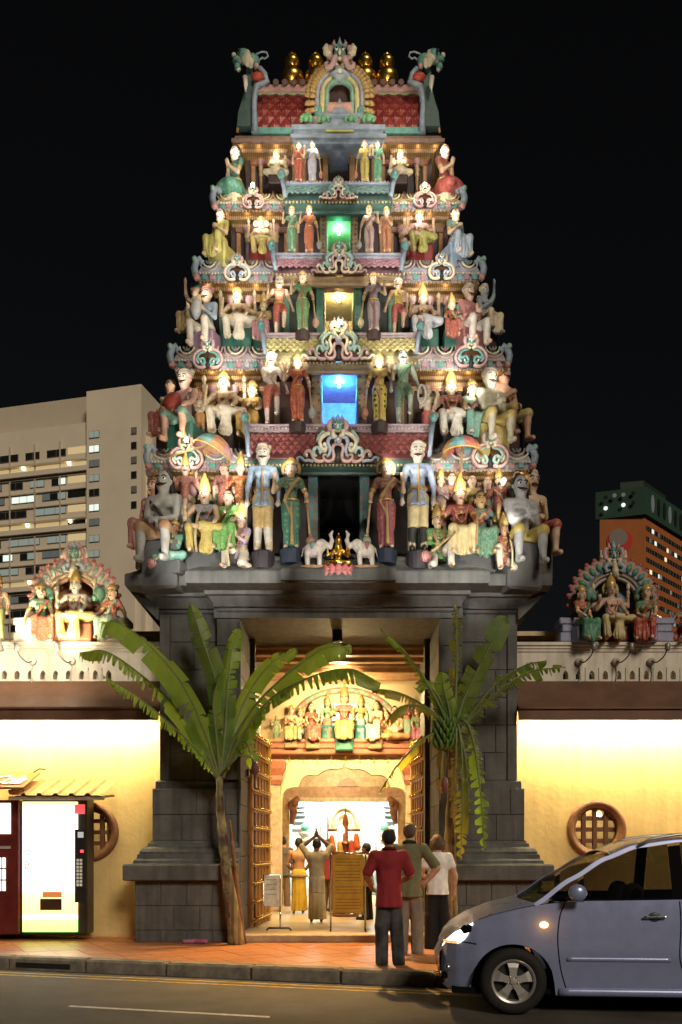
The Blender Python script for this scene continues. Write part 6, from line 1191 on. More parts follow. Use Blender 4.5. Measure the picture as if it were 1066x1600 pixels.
def banana_leaf(T, pts, W, face=0., droop=50, torn=.5, ma=None, seed=0, tip=.25, sheet=1.):
    """midrib through pts; each half blade is cut into strips that hang by `droop` degrees; face = how far the blade turns flat to the street"""
    R = random.Random(seed); n = 72; W *= .67; torn = min(.92, torn+.2); mid = spline([PT(*p) for p in pts], n); v = []; f = []
    mb = MB(); up0 = Vector((0,0,1)); view = Vector((0,-1,0)); mbs = MB()
    side_prev = None
    fr = []
    for i, p in enumerate(mid):
        t = (mid[min(i+1, n)]-mid[max(i-1, 0)]).normalized()
        nrm = (up0*(1-face)+view*face); nrm = nrm-t*nrm.dot(t)
        if nrm.length < .08: nrm = view-t*view.dot(t)
        nrm.normalize(); b = t.cross(nrm).normalized()
        if side_prev is not None and b.dot(side_prev) < 0: b = -b
        side_prev = b; fr.append((p, t, nrm if nrm.dot(up0*(1-face)+view*face) > 0 else -nrm, b))
    def width(u): return W*max(.0, min(1, (u-.02)/.16))**.7*(1-max(0, (u-(1-tip))/tip)**2)**.5 if u < 1 else 0
    for s in (-1, 1):
        i = 4
        while i < n:
            k = R.choice((1,2,2,3,3)) if R.random() < torn else R.choice((4,5,7,9,13,18)); j = min(n, i+k); dr = math.radians(droop+R.uniform(-12, 12)+(R.uniform(0, 30) if k < 4 else 0)); ln = R.uniform(.6, 1.08) if k < 4 else R.uniform(.92, 1.03)
            if R.random() < torn*.10: i = j; continue
            gap = .5 if k < 4 else .1
            rows = []
            for q in range(i, j+1):
                p, t, nr, b = fr[q]; w = width(q/n)*ln*(1 if k > 3 else (1-.10*abs(q-(i+j)/2)/max(1, (j-i)/2)))
                row = []
                for m_ in range(5):
                    x = m_/4; d = dr*x*sheet; sh = (q-(i+j)/2)*-gap*.02*x
                    bend = b*s*math.cos(dr*(.35+.65*x))-nr*math.sin(dr*(.35+.65*x)) if face > .5 else b*s*math.cos(dr*(.35+.65*x))-up0*math.sin(dr*(.35+.65*x))
                    row.append(p+bend*(w*x)+t*(w*x*.28+sh))
                rows.append(row)
            if k < 4:                                   # pull the sides of a strip together so gaps open
                for m_ in range(1, 5):
                    c = sum((r_[m_] for r_ in rows), Vector())/len(rows)
                    for r_ in rows: r_[m_] = r_[m_].lerp(c, gap*m_/4)
            vs = [tuple(c) for r_ in rows for c in r_]; fs = [(a*5+c, a*5+c+1, (a+1)*5+c+1, (a+1)*5+c) for a in range(len(rows)-1) for c in range(4)]
            if fs: mb.add(vs, fs)
            i = j
    o = mb.build('leaf', ma or LF, T, True)
    MB().tube(mid, [.028*(1-i/n*.85) for i in range(n+1)], 7).build('midrib', RIB, o, True)
    return o
# left plant
Yp = 13.95; T = thing('banana_plant', 'banana plant with broad leaves in front of the left gate pillar', 'plant', (X(372,Yp), Yp, 0))
pa = [PT(368,1472,Yp), PT(358,1400,Yp), PT(350,1320,Yp), PT(344,1260,Yp), PT(343,1212,Yp)]; pa[0].z = -.02
sp = spline(pa, 26); MB().tube(sp, [.10-.05*(i/26)+.008*math.sin(i*2.1) for i in range(27)], 14).build('stem', STEM, T, True)
MB().tube([p+Vector((.05,-.03,0)) for p in sp[:12]], [.105,.10,.10,.095,.09,.085,.08,.07,.06,.05,.03,.01], 10).build('stem_sheath', STEM2, T, True)
MB().tube([p+Vector((.13,.02,0)) for p in sp[:18]], [.05,.05,.045,.045,.045,.04,.04,.04,.04,.035,.03,.03,.03,.025,.02,.02,.015,.01], 7).build('dry_sheath', mat('dry_sheath', (.22,.10,.045), rough=.8, var=.4), T, True)
for i, (pts, W, face, dr, torn, ma, tip) in enumerate([
  (((343,1215,Yp),(322,1150,Yp-.1),(285,1070,Yp-.35),(235,1010,Yp-.5),(188,975,Yp-.6),(157,972,Yp-.6)), .42, .45, 25, .25, LF, .2),
  (((342,1215,Yp),(315,1165,Yp-.1),(270,1100,Yp-.3),(215,1050,Yp-.5),(165,1018,Yp-.6),(124,1020,Yp-.6)), .36, .30, 62, .75, LF, .2),
  (((341,1218,Yp),(310,1175,Yp-.2),(262,1128,Yp-.5),(210,1085,Yp-.7),(160,1055,Yp-.8)), .30, .3, 66, .8, LF, .3),
  (((344,1212,Yp),(346,1130,Yp),(336,1060,Yp-.05),(316,1000,Yp-.1),(298,944,Yp-.1)), .27, 1., 18, .12, LF, .35),
  (((345,1212,Yp),(352,1140,Yp),(356,1070,Yp),(362,1020,Yp+.05),(374,982,Yp+.1)), .24, 1., 24, .1, LF, .35),
  (((346,1212,Yp),(362,1150,Yp+.1),(385,1090,Yp+.2),(420,1040,Yp+.2),(464,1013,Yp+.2)), .27, .7, 28, .2, LF, .3),
  (((347,1212,Yp),(366,1155,Yp),(405,1095,Yp-.2),(460,1045,Yp-.35),(510,1013,Yp-.4),(550,1012,Yp-.4)), .36, .55, 30, .15, LF, .2),
  (((348,1215,Yp),(372,1160,Yp-.1),(420,1095,Yp-.3),(480,1060,Yp-.5),(545,1045,Yp-.6),(596,1068,Yp-.6)), .36, .30, 66, .65, LF, .2),
  (((347,1205,Yp),(368,1165,Yp),(384,1160,Yp-.1),(392,1178,Yp-.15),(396,1202,Yp-.2)), .22, .8, 30, .3, LF, .4),
  (((344,1212,Yp),(338,1150,Yp-.1),(334,1090,Yp-.15),(350,1045,Yp-.2)), .20, .9, 30, .1, LF, .4)]):
    banana_leaf(T, pts, W, face, dr, torn, ma, 10+i, tip)
MB().tube([PT(346,1210,Yp-.05), PT(372,1180,Yp-.15), PT(392,1182,Yp-.2), PT(398,1192,Yp-.2)], .02, 7).build('flower_stalk', RIB, T, True); fb = MB(); q = PT(399,1200,Yp-.2); fb.lathe([(.01,-.12),(.05,-.08),(.065,0),(.05,.07),(.02,.1)], q, 10); fb.build('flower_bud', P((.12,.05,.06)), T, True)
# right plant
Yp = 13.9; T = thing('banana_plant', 'taller banana plant with torn leaves and green fruit before the right pillar', 'plant', (X(704,Yp), Yp, 0))
sp = spline([Vector((X(702,Yp),Yp,-.02)), PT(701,1400,Yp), PT(704,1300,Yp), PT(707,1230,Yp), PT(708,1150,Yp)], 26); MB().tube(sp, [.115-.05*(i/26)+.008*math.sin(i*1.7) for i in range(27)], 14).build('stem', STEM2, T, True)
for k, (a, b) in enumerate(((692,714),(712,690))): MB().tube([PT(a+(708-a)*i/12, 1470-230*i/12, Yp-.04*(k+1)) for i in range(13)], [.05*(1-i/16) for i in range(13)], 8).build('dry_sheath', mat('dry_sheath_b', (.24,.17,.07), rough=.8, var=.4), T, True)
for i, (pts, W, face, dr, torn, ma, tip) in enumerate([
  (((708,1150,Yp),(712,1090,Yp),(714,1030,Yp),(713,985,Yp),(711,944,Yp)), .20, 1., 35, .8, LFY, .3),
  (((710,1150,Yp),(722,1100,Yp),(745,1050,Yp-.05),(768,1005,Yp-.1),(790,962,Yp-.1)), .26, 1., 12, .08, LF, .2),
  (((712,1150,Yp),(738,1120,Yp-.1),(780,1080,Yp-.25),(830,1050,Yp-.35),(884,1042,Yp-.4)), .26, .7, 40, .8, LF, .25),
  (((712,1150,Yp),(735,1118,Yp-.1),(775,1068,Yp-.2),(820,1040,Yp-.3),(855,1032,Yp-.35)), .22, .6, 40, .7, LF, .25),
  (((704,1150,Yp),(690,1110,Yp-.1),(662,1060,Yp-.2),(630,1015,Yp-.3),(594,980,Yp-.3)), .17, .6, 55, .85, LF, .3),
  (((704,1152,Yp),(684,1120,Yp-.1),(650,1095,Yp-.3),(615,1080,Yp-.4),(578,1076,Yp-.4)), .20, .4, 62, .85, LFY, .25),
  (((704,1152,Yp),(690,1130,Yp-.2),(660,1105,Yp-.5),(625,1105,Yp-.6),(598,1135,Yp-.6)), .20, .4, 66, .8, LFY, .25),
  (((703,1158,Yp),(685,1145,Yp-.2),(655,1160,Yp-.4),(622,1195,Yp-.5),(592,1240,Yp-.5)), .18, .6, 55, .8, LFY, .25),
  (((711,1150,Yp),(722,1125,Yp-.1),(738,1150,Yp-.25),(750,1230,Yp-.3),(757,1330,Yp-.3)), .22, 1., 22, .8, LF, .2),
  (((709,1150,Yp),(716,1135,Yp-.2),(722,1180,Yp-.3),(722,1260,Yp-.35),(720,1345,Yp-.35)), .20, 1., 24, .85, LFY, .2),
  (((709,1150,Yp),(713,1140,Yp-.25),(712,1200,Yp-.3),(708,1290,Yp-.3)), .16, 1., 24, .9, LFD, .3),
  (((706,1150,Yp),(702,1110,Yp-.1),(694,1080,Yp-.15),(690,1050,Yp-.2)), .22, .9, 25, .15, LF, .4),
  (((709,1150,Yp),(717,1140,Yp-.2),(728,1190,Yp-.3),(733,1270,Yp-.3)), .16, 1., 26, .95, LFY, .3),
  (((704,1155,Yp),(698,1145,Yp-.2),(690,1190,Yp-.25),(688,1250,Yp-.25)), .13, 1., 26, .95, LFD, .3),
  (((706,1152,Yp),(686,1090,Yp-.1),(662,1070,Yp-.2),(650,1078,Yp-.2)), .20, .8, 30, .3, LF, .35)]):
    banana_leaf(T, pts, W, face, dr, torn, ma, 40+i, tip)
bunch = MB().tube(spline([(0,0,0),(.03,-.05,.03),(.035,-.10,.10),(.02,-.11,.16)], 8), [.008,.024,.028,.028,.028,.026,.022,.014,.006], 7).mesh('banana', mat('green_banana', (.10,.19,.04), rough=.45, var=.15), True)
q = PT(694,1152,Yp-.2)
for r in range(5):
    for i in range(10):
        a = 2*PI*(i+.5*(r % 2))/10; o = link('banana', bunch, T); o.location = (q.x+.06*math.sin(a), q.y-.06*math.cos(a), q.z+.15-.085*r); o.rotation_euler = (0,0,a); o.scale = (1,1,1)
MB().tube([PT(707,1150,Yp-.05), PT(702,1135,Yp-.15), q+Vector((0,0,.25)), q+Vector((0,0,-.35)), q+Vector((.0,0,-.62))], .022, 8).build('fruit_stalk', RIB, T, True)
fb = MB(); fb.lathe([(.01,-.16),(.045,-.11),(.07,-.02),(.055,.06),(.02,.1)], q+Vector((0,0,-.70)), 10); fb.build('flower_bud', P((.16,.05,.06)), T, True)
# slippers and shoes left at the gate
def shoe(px, py, rz, c, lab, h=.06):
    Ys = HC*F/(py-HY); T = thing('shoe', lab, 'shoe', (X(px,Ys), Ys, 0.003), math.radians(rz), 'shoes left by the gate')
    b = Body().cap((-.09,0,.025),(.09,0,.02),.04,.045,.02,.9).ell((.08,0,.03),(.06,.045,.035)); b2 = b.mesh('upper', P(c), .01); link('upper', b2, T, True); MB().prism([(-.13,-.035),(-.05,-.04),(.1,-.05),(.14,0),(.1,.05),(-.05,.04),(-.13,.035)], -.002, .014, 'z').build('sole', BLACK, T, None, True)
for px, py, rz, c, lab in ((378,1470,70,(.02,.02,.02),'black shoe beside the left banana stem'), (391,1468,95,(.02,.02,.025),'second black shoe right of the banana stem'), (405,1466,10,(.30,.10,.04),'tan sandal by the left door, nearest the stem'), (416,1467,35,(.28,.09,.04),'tan sandal second from the stem by the door'), (426,1464,-15,(.22,.07,.03),'brown sandal nearest the threshold'), (298,1474,20,(.42,.12,.20),'pink slipper at the foot of the left pillar, left one'), (312,1474,-10,(.40,.10,.18),'pink slipper at the foot of the left pillar, right one'), (655,1478,80,(.02,.02,.02),'black shoe behind the tall man, by the right pillar')):
    shoe(px, py, rz, c, lab)
# ================================================================ people: continuous bodies seen mostly from behind
SK_L, SK_M, SK_D = (.52,.30,.20), (.34,.18,.10), (.20,.10,.055)
def skm(c): return mat('skin_%02x' % int(c[0]*255), c, rough=.5, var=.08, bump=.05, bscale=80)
def cl(n, c, **k): return mat('cloth_'+n, c, **{**dict(rough=.85, var=.15, scale=6, bump=1.0, bscale=7), **k})
def hand(b, w, d, pal, s, r=.0095, curl=.5):
    """palm and five fingers: w wrist, d direction of the hand, pal palm normal, s side of the thumb"""
    d, pal = Vector(d).normalized(), Vector(pal).normalized(); x = d.cross(pal).normalized()*s; w = Vector(w)
    b.cap(w, w+d*.045, .024, .03, .012); b.cap(w+d*.04-x*.02, w+d*.075-x*.022, .017, .016, .012); b.cap(w+d*.04+x*.02, w+d*.078+x*.022, .017, .016, .012)
    for i, L in enumerate((.072, .082, .076, .06)):
        o = w+d*.085+x*(.030-.020*i); a = o+(d*math.cos(curl*.6)+pal*math.sin(curl*.6))*L*.5; e = a+(d*math.cos(curl*1.6)+pal*math.sin(curl*1.6))*L*.5
        b.chain([o-d*.02, o, a, e], [r*1.1, r*1.05, r, r*.8], .003)
    o = w+d*.03+x*.03; b.chain([w+d*.02+x*.015, o+x*.012, o+x*.03+d*.03+pal*.01, o+x*.032+d*.055+pal*.02], [r*1.4, r*1.3, r*1.1, r*.85], .006)
def person(px, py, Yp, H, rz, label, hip=0., legs=None, hairc=(.015,.013,.012), hairl='short', skin=SK_L, h=.012, floor=0., shirt=None, bottom=None, shoes=None, armL=None, armR=None, sleeve=.5, bare=False, sarong=None, female=False, belt=None, collar=None, head_pitch=0., group=None, wide=1., tail=.02):
    """joints in units of standing height; the figure faces +y (away from the street) before turning. arms: (elbow, wrist, hand dir, palm)"""
    T = thing('person', label, 'person', (X(px,Yp), Yp, floor), math.radians(rz), group)
    b, sh, bo, so, ha, xt = Body(), Body(), Body(), Body(), Body(), Body(); V_ = lambda x, y, z: Vector((x*H, y*H, z*H)); r = lambda q: q*H
    hw, sw = (.05, .096*wide) if female else (.048, .106*wide)
    legs = legs or [((-hw,0,.515),(-.055,.015,.28),(-.06,-.005,.05)), ((hw,0,.515),(.055,.015,.28),(.06,-.005,.05))]
    # body core: one continuous surface under the clothes
    b.chain([V_(0,0,.53), V_(0,.005,.64), V_(0,0,.76), V_(0,.0,.83)], [r(.06),r(.055),r(.07),r(.03)], .03)
    for L in legs: b.chain([V_(0,0,.53)]+[V_(*p) for p in L], [r(.05),r(.045),r(.032),r(.022)], .02); b.cap(V_(*L[2]), V_(L[2][0],L[2][1]+.10,.016), r(.022), r(.018), .01)
    b.cap(V_(0,-.005,.82), V_(0,.01,.885), r(.034), r(.032), .02)
    hd = V_(0,.018,.93); b.ell(hd, (r(.046),r(.057),r(.062)), .02); b.ell(hd+V_(0,.016,-.03), (r(.036),r(.04),r(.036)), .02); b.cap(hd+V_(0,.055,-.004), hd+V_(0,.066,-.018), r(.006), r(.009), .006)
    for s in (-1, 1): b.ell(hd+V_(s*.047,-.004,-.006), (r(.008),r(.014),r(.02)), .006)
    if bare: b.cap(V_(0,0,.53), V_(0,0,.65), r(.085), r(.07), .03, .72); b.cap(V_(0,0,.64), V_(0,.0,.745), r(.07), r(.092), .03, .68); b.cap(V_(-.075,0,.79), V_(.075,0,.79), r(.042), r(.042), .03); [b.ell(V_(s*.05,-.045,.745), (r(.04),r(.02),r(.05)), .03) for s in (-1,1)]
    # arms
    for s, A in ((-1, armL), (1, armR)):
        S_ = V_(s*sw, 0, .80); E, W_, hdv, pal = A; E, W_ = V_(*E), V_(*W_)
        b.chain([V_(0,0,.79), S_, E, W_], [r(.035),r(.036),r(.025),r(.018)], .02); b.cap(E.lerp(W_,.12), E.lerp(W_,.5), r(.027), r(.025), .015); b.cap(S_.lerp(E,.3), S_.lerp(E,.65), r(.031), r(.03), .015)
        hand(b, W_, hdv, pal, s)
        if shirt:
            e = S_.lerp(E, min(1, sleeve*2)); sh.cap(V_(s*sw*.85,0,.80), S_, r(.038), r(.039), .03); sh.cap(S_, e, r(.039), r(.040 if sleeve < 1 else .036), .03, pleat=(5,.004))
            if sleeve >= 1: sh.cap(E, E.lerp(W_, .92), r(.036), r(.027), .02, pleat=(4,.003))
    if shirt:
        sh.cap(V_(0,0,.80), V_(0,0,.77), r(.05), r(.07), .03); sh.cap(V_(-.08*wide,0,.79), V_(.08*wide,0,.79), r(.04), r(.04), .04)
        sh.cap(V_(0,.0,.75), V_(0,.005,.64), r(.098*wide), r(.088*wide), .04, .74, (7,.004)); sh.cap(V_(0,.005,.65), V_(0,-.004,.44-tail), r(.086*wide), r(.10*wide), .03, .90, (9,.009))
        sh.cut((.455-tail)*H)
        if collar: xt.ring(V_(0,-.002,.845), r(.042), r(.012), .004, 1.05, -.3)
    if bottom:
        bo.ell(V_(0,0,.53), (r(.07),r(.055),r(.05)), .03)
        for s in (-1, 1): bo.ell(V_(s*.036,-.026,.475), (r(.042),r(.038),r(.045)), .03)
        for L in legs: bo.cap(V_(L[0][0]*.7,L[0][1],L[0][2]-.02), V_(*L[1]), r(.056), r(.05), .03, pleat=(4,.004)); bo.cap(V_(*L[1]), V_(L[2][0],L[2][1],.025), r(.05), r(.046), .02, pleat=(5,.005))
        if female: [bo.cap(V_(*L[1]), V_(L[2][0],L[2][1],.02), r(.056), r(.062), .02, pleat=(6,.006)) for L in legs]
    if sarong: bo.ell(V_(0,0,.53), (r(.095),r(.075),r(.06)), .03); bo.cap(V_(0,-.005,.53), V_(0,0,.05), r(.092), r(.096), .03, .78, (11,.010)); bo.cap(V_(.02,.0,.45), V_(.03,.0,.06), r(.07), r(.085), .03, .8, (5,.008)); bo.cut(.045*H)
    for L in legs: so.cap(V_(L[2][0],L[2][1]-.015,.02), V_(L[2][0]*1.1,L[2][1]+.11,.018), r(.026), r(.025), .01, .9)
    # hair
    ha.ell(hd+V_(0,-.008,.014), (r(.051),r(.060),r(.060)), .02); ha.ell(hd+V_(0,-.034,-.008), (r(.044),r(.032),r(.042)), .02)
    if hairl == 'bob': ha.ell(hd+V_(0,-.02,-.02), (r(.06),r(.055),r(.055)), .02); [ha.cap(hd+V_(s*.045,-.01,.01), hd+V_(s*.05,-.008,-.055), r(.022), r(.02), .02) for s in (-1,1)]
    link('body', b.mesh('body', skm(skin), h), T, True); link('hair', ha.mesh('hair', mat('hair_%02x%02x' % (int(hairc[0]*255), int(hairc[2]*255)), hairc, rough=.55, var=.3, bump=.6, bscale=90), h*.8), T, True)
    if shirt: link('shirt', sh.mesh('shirt', shirt, h), T, True)
    if xt.p: link('collar', xt.mesh('collar', collar, h*.7), T, True)
    if bottom or sarong: link('trousers' if bottom else 'sarong', bo.mesh('bottom', bottom or sarong, h), T, True)
    if shoes:
        for q, L in enumerate(legs):
            s1 = Body(); s1.p = [so.p[q]]; link('shoe', s1.mesh('shoe', shoes, h*.8), T, True)
    if belt: x = Body().ring(V_(0,0,.50), r(.10), r(.022), .004, .8); link('belt', x.mesh('belt', belt, h), T, True)
    fm = MB()
    for s in (-1, 1): fm.mi = 0; fm.ball(hd+V_(s*.018,.052,.004), (r(.009),r(.006),r(.005)), 8, 6); fm.mi = 1; fm.tube([hd+V_(s*.01,.054,.016), hd+V_(s*.026,.05,.017)], r(.003), 5); fm.ball(hd+V_(s*.018,.057,.004), r(.004), 6, 5)
    fm.mi = 2; fm.ball(hd+V_(0,.053,-.034), (r(.014),r(.006),r(.005)), 8, 6); fm.build('facial_features', [EYEW, EYEB, LIP], T, True, True)
    return T
DN = lambda s: ((s*.14,.0,.63),(s*.145,.03,.49),(0,.1,-1),(-s,0,0))
pg = 'people at the gate'
JEAN = cl('dark_jeans', (.02,.022,.028), pat='n', col2=(.07,.07,.075), psc=2.2)
person(608, 1508, HC*F/(1508-HY), 1.75, 4, 'boy in dark red polo shirt and dark trousers seen from behind, nearest the kerb', hairc=(.012,.010,.009), skin=SK_M, shirt=cl('red_polo', (.27,.022,.028)), collar=cl('red_collar', (.10,.01,.014)), bottom=JEAN, shoes=cl('dark_shoe', (.25,.2,.17)), sleeve=.42,
    armL=((-.165,.015,.66),(-.12,.13,.57),(.3,.8,-.4),(1,0,0)), armR=((.16,.015,.66),(.10,.14,.60),(-.3,.8,-.2),(-1,0,0)), tail=.03, h=.011, legs=[((-.05,0,.515),(-.052,.015,.28),(-.055,-.005,.05)),((.05,0,.515),(.055,.015,.28),(.07,-.005,.05))])
person(640, 1490, HC*F/(1490-HY), 1.86, -14, 'tall man in olive polo and grey trousers with hand on hip, second from the kerb', hairc=(.09,.06,.04), skin=SK_L, shirt=cl('olive_polo', (.16,.16,.085)), collar=cl('olive_collar', (.03,.03,.025)), bottom=cl('grey_trousers', (.20,.175,.14)), shoes=cl('brown_shoe', (.05,.03,.02)), sleeve=.42,
    armL=((-.17,.0,.66),(-.135,.10,.55),(.2,.6,-.6),(1,0,0)), armR=((.215,-.03,.655),(.125,-.035,.545),(-.8,.2,-.5),(-.3,1,0)), h=.0115)
person(684, 1482, HC*F/(1482-HY), 1.70, 8, 'woman in white blouse and wide black trousers standing by the right pillar', female=True, hairl='bob', hairc=(.09,.05,.03), skin=SK_L, shirt=cl('white_blouse', (.82,.80,.78)), bottom=cl('black_trousers', (.008,.008,.009)), shoes=cl('black_shoe', (.01,.01,.01)), sleeve=.22, tail=-.02,
    armL=((-.14,.04,.65),(-.06,.13,.60),(.8,.5,0),(0,0,1)), armR=((.155,.0,.64),(.16,.05,.50),(0,.2,-1),(-1,0,0)), wide=1.0, h=.0115)
fz = .1; FY = lambda py: (HC-fz)*F/(py-HY)
KURTA = cl('cream_kurta', (.40,.33,.20)); 
person(495, 1442, FY(1442), 1.58, 4, 'praying man in cream shirt and wrap with hands raised above his head', hairc=(.015,.012,.01), skin=SK_D, floor=fz, shirt=KURTA, sarong=cl('cream_wrap', (.50,.42,.24)), sleeve=.5, tail=.09,
    armL=((-.17,.05,.90),(-.012,.06,1.03),(.08,.0,1),(1,0,0)), armR=((.17,.05,.90),(.012,.06,1.03),(-.08,.0,1),(-1,0,0)), h=.013)
person(467, 1428, FY(1428), 1.62, 6, 'bare-backed man in bright yellow sarong standing left of the praying man', skin=(.40,.19,.09), floor=fz, bare=True, sarong=cl('yellow_sarong', (.58,.36,.03)), belt=cl('sarong_band', (.18,.12,.08), pat='wave', col2=(.45,.35,.2), psc=14), armL=((-.15,.03,.65),(-.10,.11,.58),(.5,.8,0),(1,0,0)), armR=((.15,.03,.65),(.10,.11,.58),(-.5,.8,0),(-1,0,0)), h=.013)
person(443, 1416, FY(1416), 1.68, 20, 'man in dark grey shirt behind the bare-backed man, by the arch', skin=SK_M, floor=fz, shirt=cl('grey_shirt', (.10,.085,.08)), bottom=cl('brown_trousers', (.16,.10,.06)), shoes=cl('dark_shoe2', (.03,.02,.02)), armL=DN(-1), armR=DN(1), h=.015)
person(574, 1437, FY(1437), 1.50, 60, 'stooping worshipper in pale shirt partly hidden behind the red polo boy', hairc=(.02,.015,.012), skin=SK_M, floor=fz, shirt=cl('pale_shirt', (.5,.45,.38)), bottom=cl('black_trousers2', (.02,.018,.016)), shoes=cl('dark_shoe3', (.03,.02,.02)), armL=((-.14,.08,.66),(-.08,.17,.62),(.3,.9,0),(1,0,0)), armR=((.14,.08,.66),(.08,.17,.62),(-.3,.9,0),(-1,0,0)), h=.015)
person(513, 1424, FY(1424), 1.60, -30, 'worshipper in maroon shirt half hidden behind the gold board', skin=SK_D, floor=fz, shirt=cl('maroon_shirt', (.22,.03,.03)), bottom=cl('brown_trousers2', (.12,.07,.04)), shoes=cl('dark_shoe4', (.03,.02,.02)), armL=DN(-1), armR=DN(1), h=.016)
# ================================================================ the car, nose to the left, drawn up along the kerb
PAINT = mat('blue_grey_car_paint', (.33,.38,.63), rough=.30, metal=.35, var=.03, bump=0, coat=.35, spec=.5)
GLASS = mat('tinted_glass', (.02,.022,.02), rough=.04, var=0, bump=0)
_n = GLASS.node_tree; _t = _n.nodes.new('ShaderNodeBsdfTransparent'); _t.inputs[0].default_value = (.30,.30,.26,1); _g = _n.nodes.new('ShaderNodeBsdfGlossy'); _g.inputs[1].default_value = .03; _m = _n.nodes.new('ShaderNodeMixShader'); _m.inputs[0].default_value = .10
_n.links.new(_t.outputs[0], _m.inputs[1]); _n.links.new(_g.outputs[0], _m.inputs[2]); _n.links.new(_m.outputs[0], _n.nodes['Material Output'].inputs[0])
CHR = mat('chrome', (.75,.74,.72), rough=.12, metal=1., var=0, bump=0); ALLOY = mat('alloy', (.72,.70,.66), rough=.32, metal=.75, var=.05, bump=0); TYRE = mat('tyre_rubber', (.014,.014,.014), rough=.8, var=.1, bump=.2); TRIM = mat('black_trim', (.008,.008,.009), rough=.9, var=0, bump=0, spec=.0)
CARX, CARY, CARA = X(690, 9.0), 8.92, math.radians(-5)
car = thing('parked_car', 'silver-blue people carrier with lit headlamp cut off by the right picture edge', 'car', (CARX, CARY, RZ), CARA)
# local frame: x from the nose backwards, y into the picture (0 = near side, 1.72 = far side), z up from the road
def lerp_tab(tab, x):
    for (x0, v0), (x1, v1) in zip(tab[:-1], tab[1:]):
        if x <= x1: t = max(0, (x-x0)/(x1-x0)); t = t*t*(3-2*t)*.35+t*.65; return v0+(v1-v0)*t
    return tab[-1][1]
BELT = [(0,.66),(.05,.75),(.14,.83),(.32,.93),(.62,1.04),(.9,1.10),(1.1,1.13),(1.5,1.14),(3.0,1.17),(4.3,1.20),(4.6,1.20)]
SILL = [(0,.26),(.10,.21),(.35,.19),(1.3,.20),(4.0,.22),(4.6,.30)]
INS = [(0,.34),(.06,.20),(.16,.11),(.35,.05),(.7,.02),(1.2,.0),(3.8,.0),(4.3,.05),(4.6,.22)]
WXF, WXR, WR = .70, 3.42, .335
def arch_z(x):
    for c in (WXF, WXR):
        if abs(x-c) < .405: return .30+math.sqrt(.405**2-(x-c)**2)
    return 0
def side_y(x, u):                                     # how far the side stands in from the widest line
    return lerp_tab(INS, x)+.055*(1-u)**2*1.2+.05*max(0, u-.55)**2*4*.5-.012*math.exp(-((u-.45)/.12)**2)
xs = sorted(set([round(i*.04, 3) for i in range(0, 116)]+[WXF-.404, WXF+.404, WXR-.404, WXR+.404, .02, .06]))
for far in (0, 1):
    mb = MB(); R_ = 15
    for x in xs:
        z0 = max(lerp_tab(SILL, x), arch_z(x)); z1 = lerp_tab(BELT, x)
        for k in range(R_):
            u = k/(R_-1); z = z0+(z1-z0)*u; uu = (z-.2)/(z1-.2) if z1 > .25 else u; y = side_y(x, max(0, min(1, uu))); mb.v.append((x, y if not far else 1.72-y, z))
    for i in range(len(xs)-1):
        for k in range(R_-1): mb.f.append((i*R_+k, (i+1)*R_+k, (i+1)*R_+k+1, i*R_+k+1)); mb.m.append(0)
    mb.build('body_side', PAINT, car, True, True)
# bonnet and front, wrapping from side to side
mb = MB(); bx = [x for x in xs if x <= 1.08]; C_ = 17
for x in bx:
    z1 = lerp_tab(BELT, x); y0 = side_y(x, 1.)
    for k in range(C_):
        t = k/(C_-1); y = y0+(1.72-2*y0)*t; mb.v.append((x-.02*math.sin(PI*t)*(1 if x < .2 else 0), y, z1+.03*math.sin(PI*t)**.6*min(1, x/.3)))
for i in range(len(bx)-1):
    for k in range(C_-1): mb.f.append((i*C_+k, (i+1)*C_+k, (i+1)*C_+k+1, i*C_+k+1)); mb.m.append(0)
mb.build('bonnet', PAINT, car, True, True)
mb = MB(); y0 = side_y(0, .5); mb.add([(-.0,y0,.26),(-.0,1.72-y0,.26),(-.06,1.4,.5),(-.06,.3,.5),(0,y0,.62),(0,1.72-y0,.62)], [(0,1,2,3),(3,2,5,4)]); mb.build('front_bumper', PAINT, car, True, True)
mb = MB(); mb.box(.1,4.5,.12,1.6,.2,.26).build('underbody', TRIM, car, None, True)
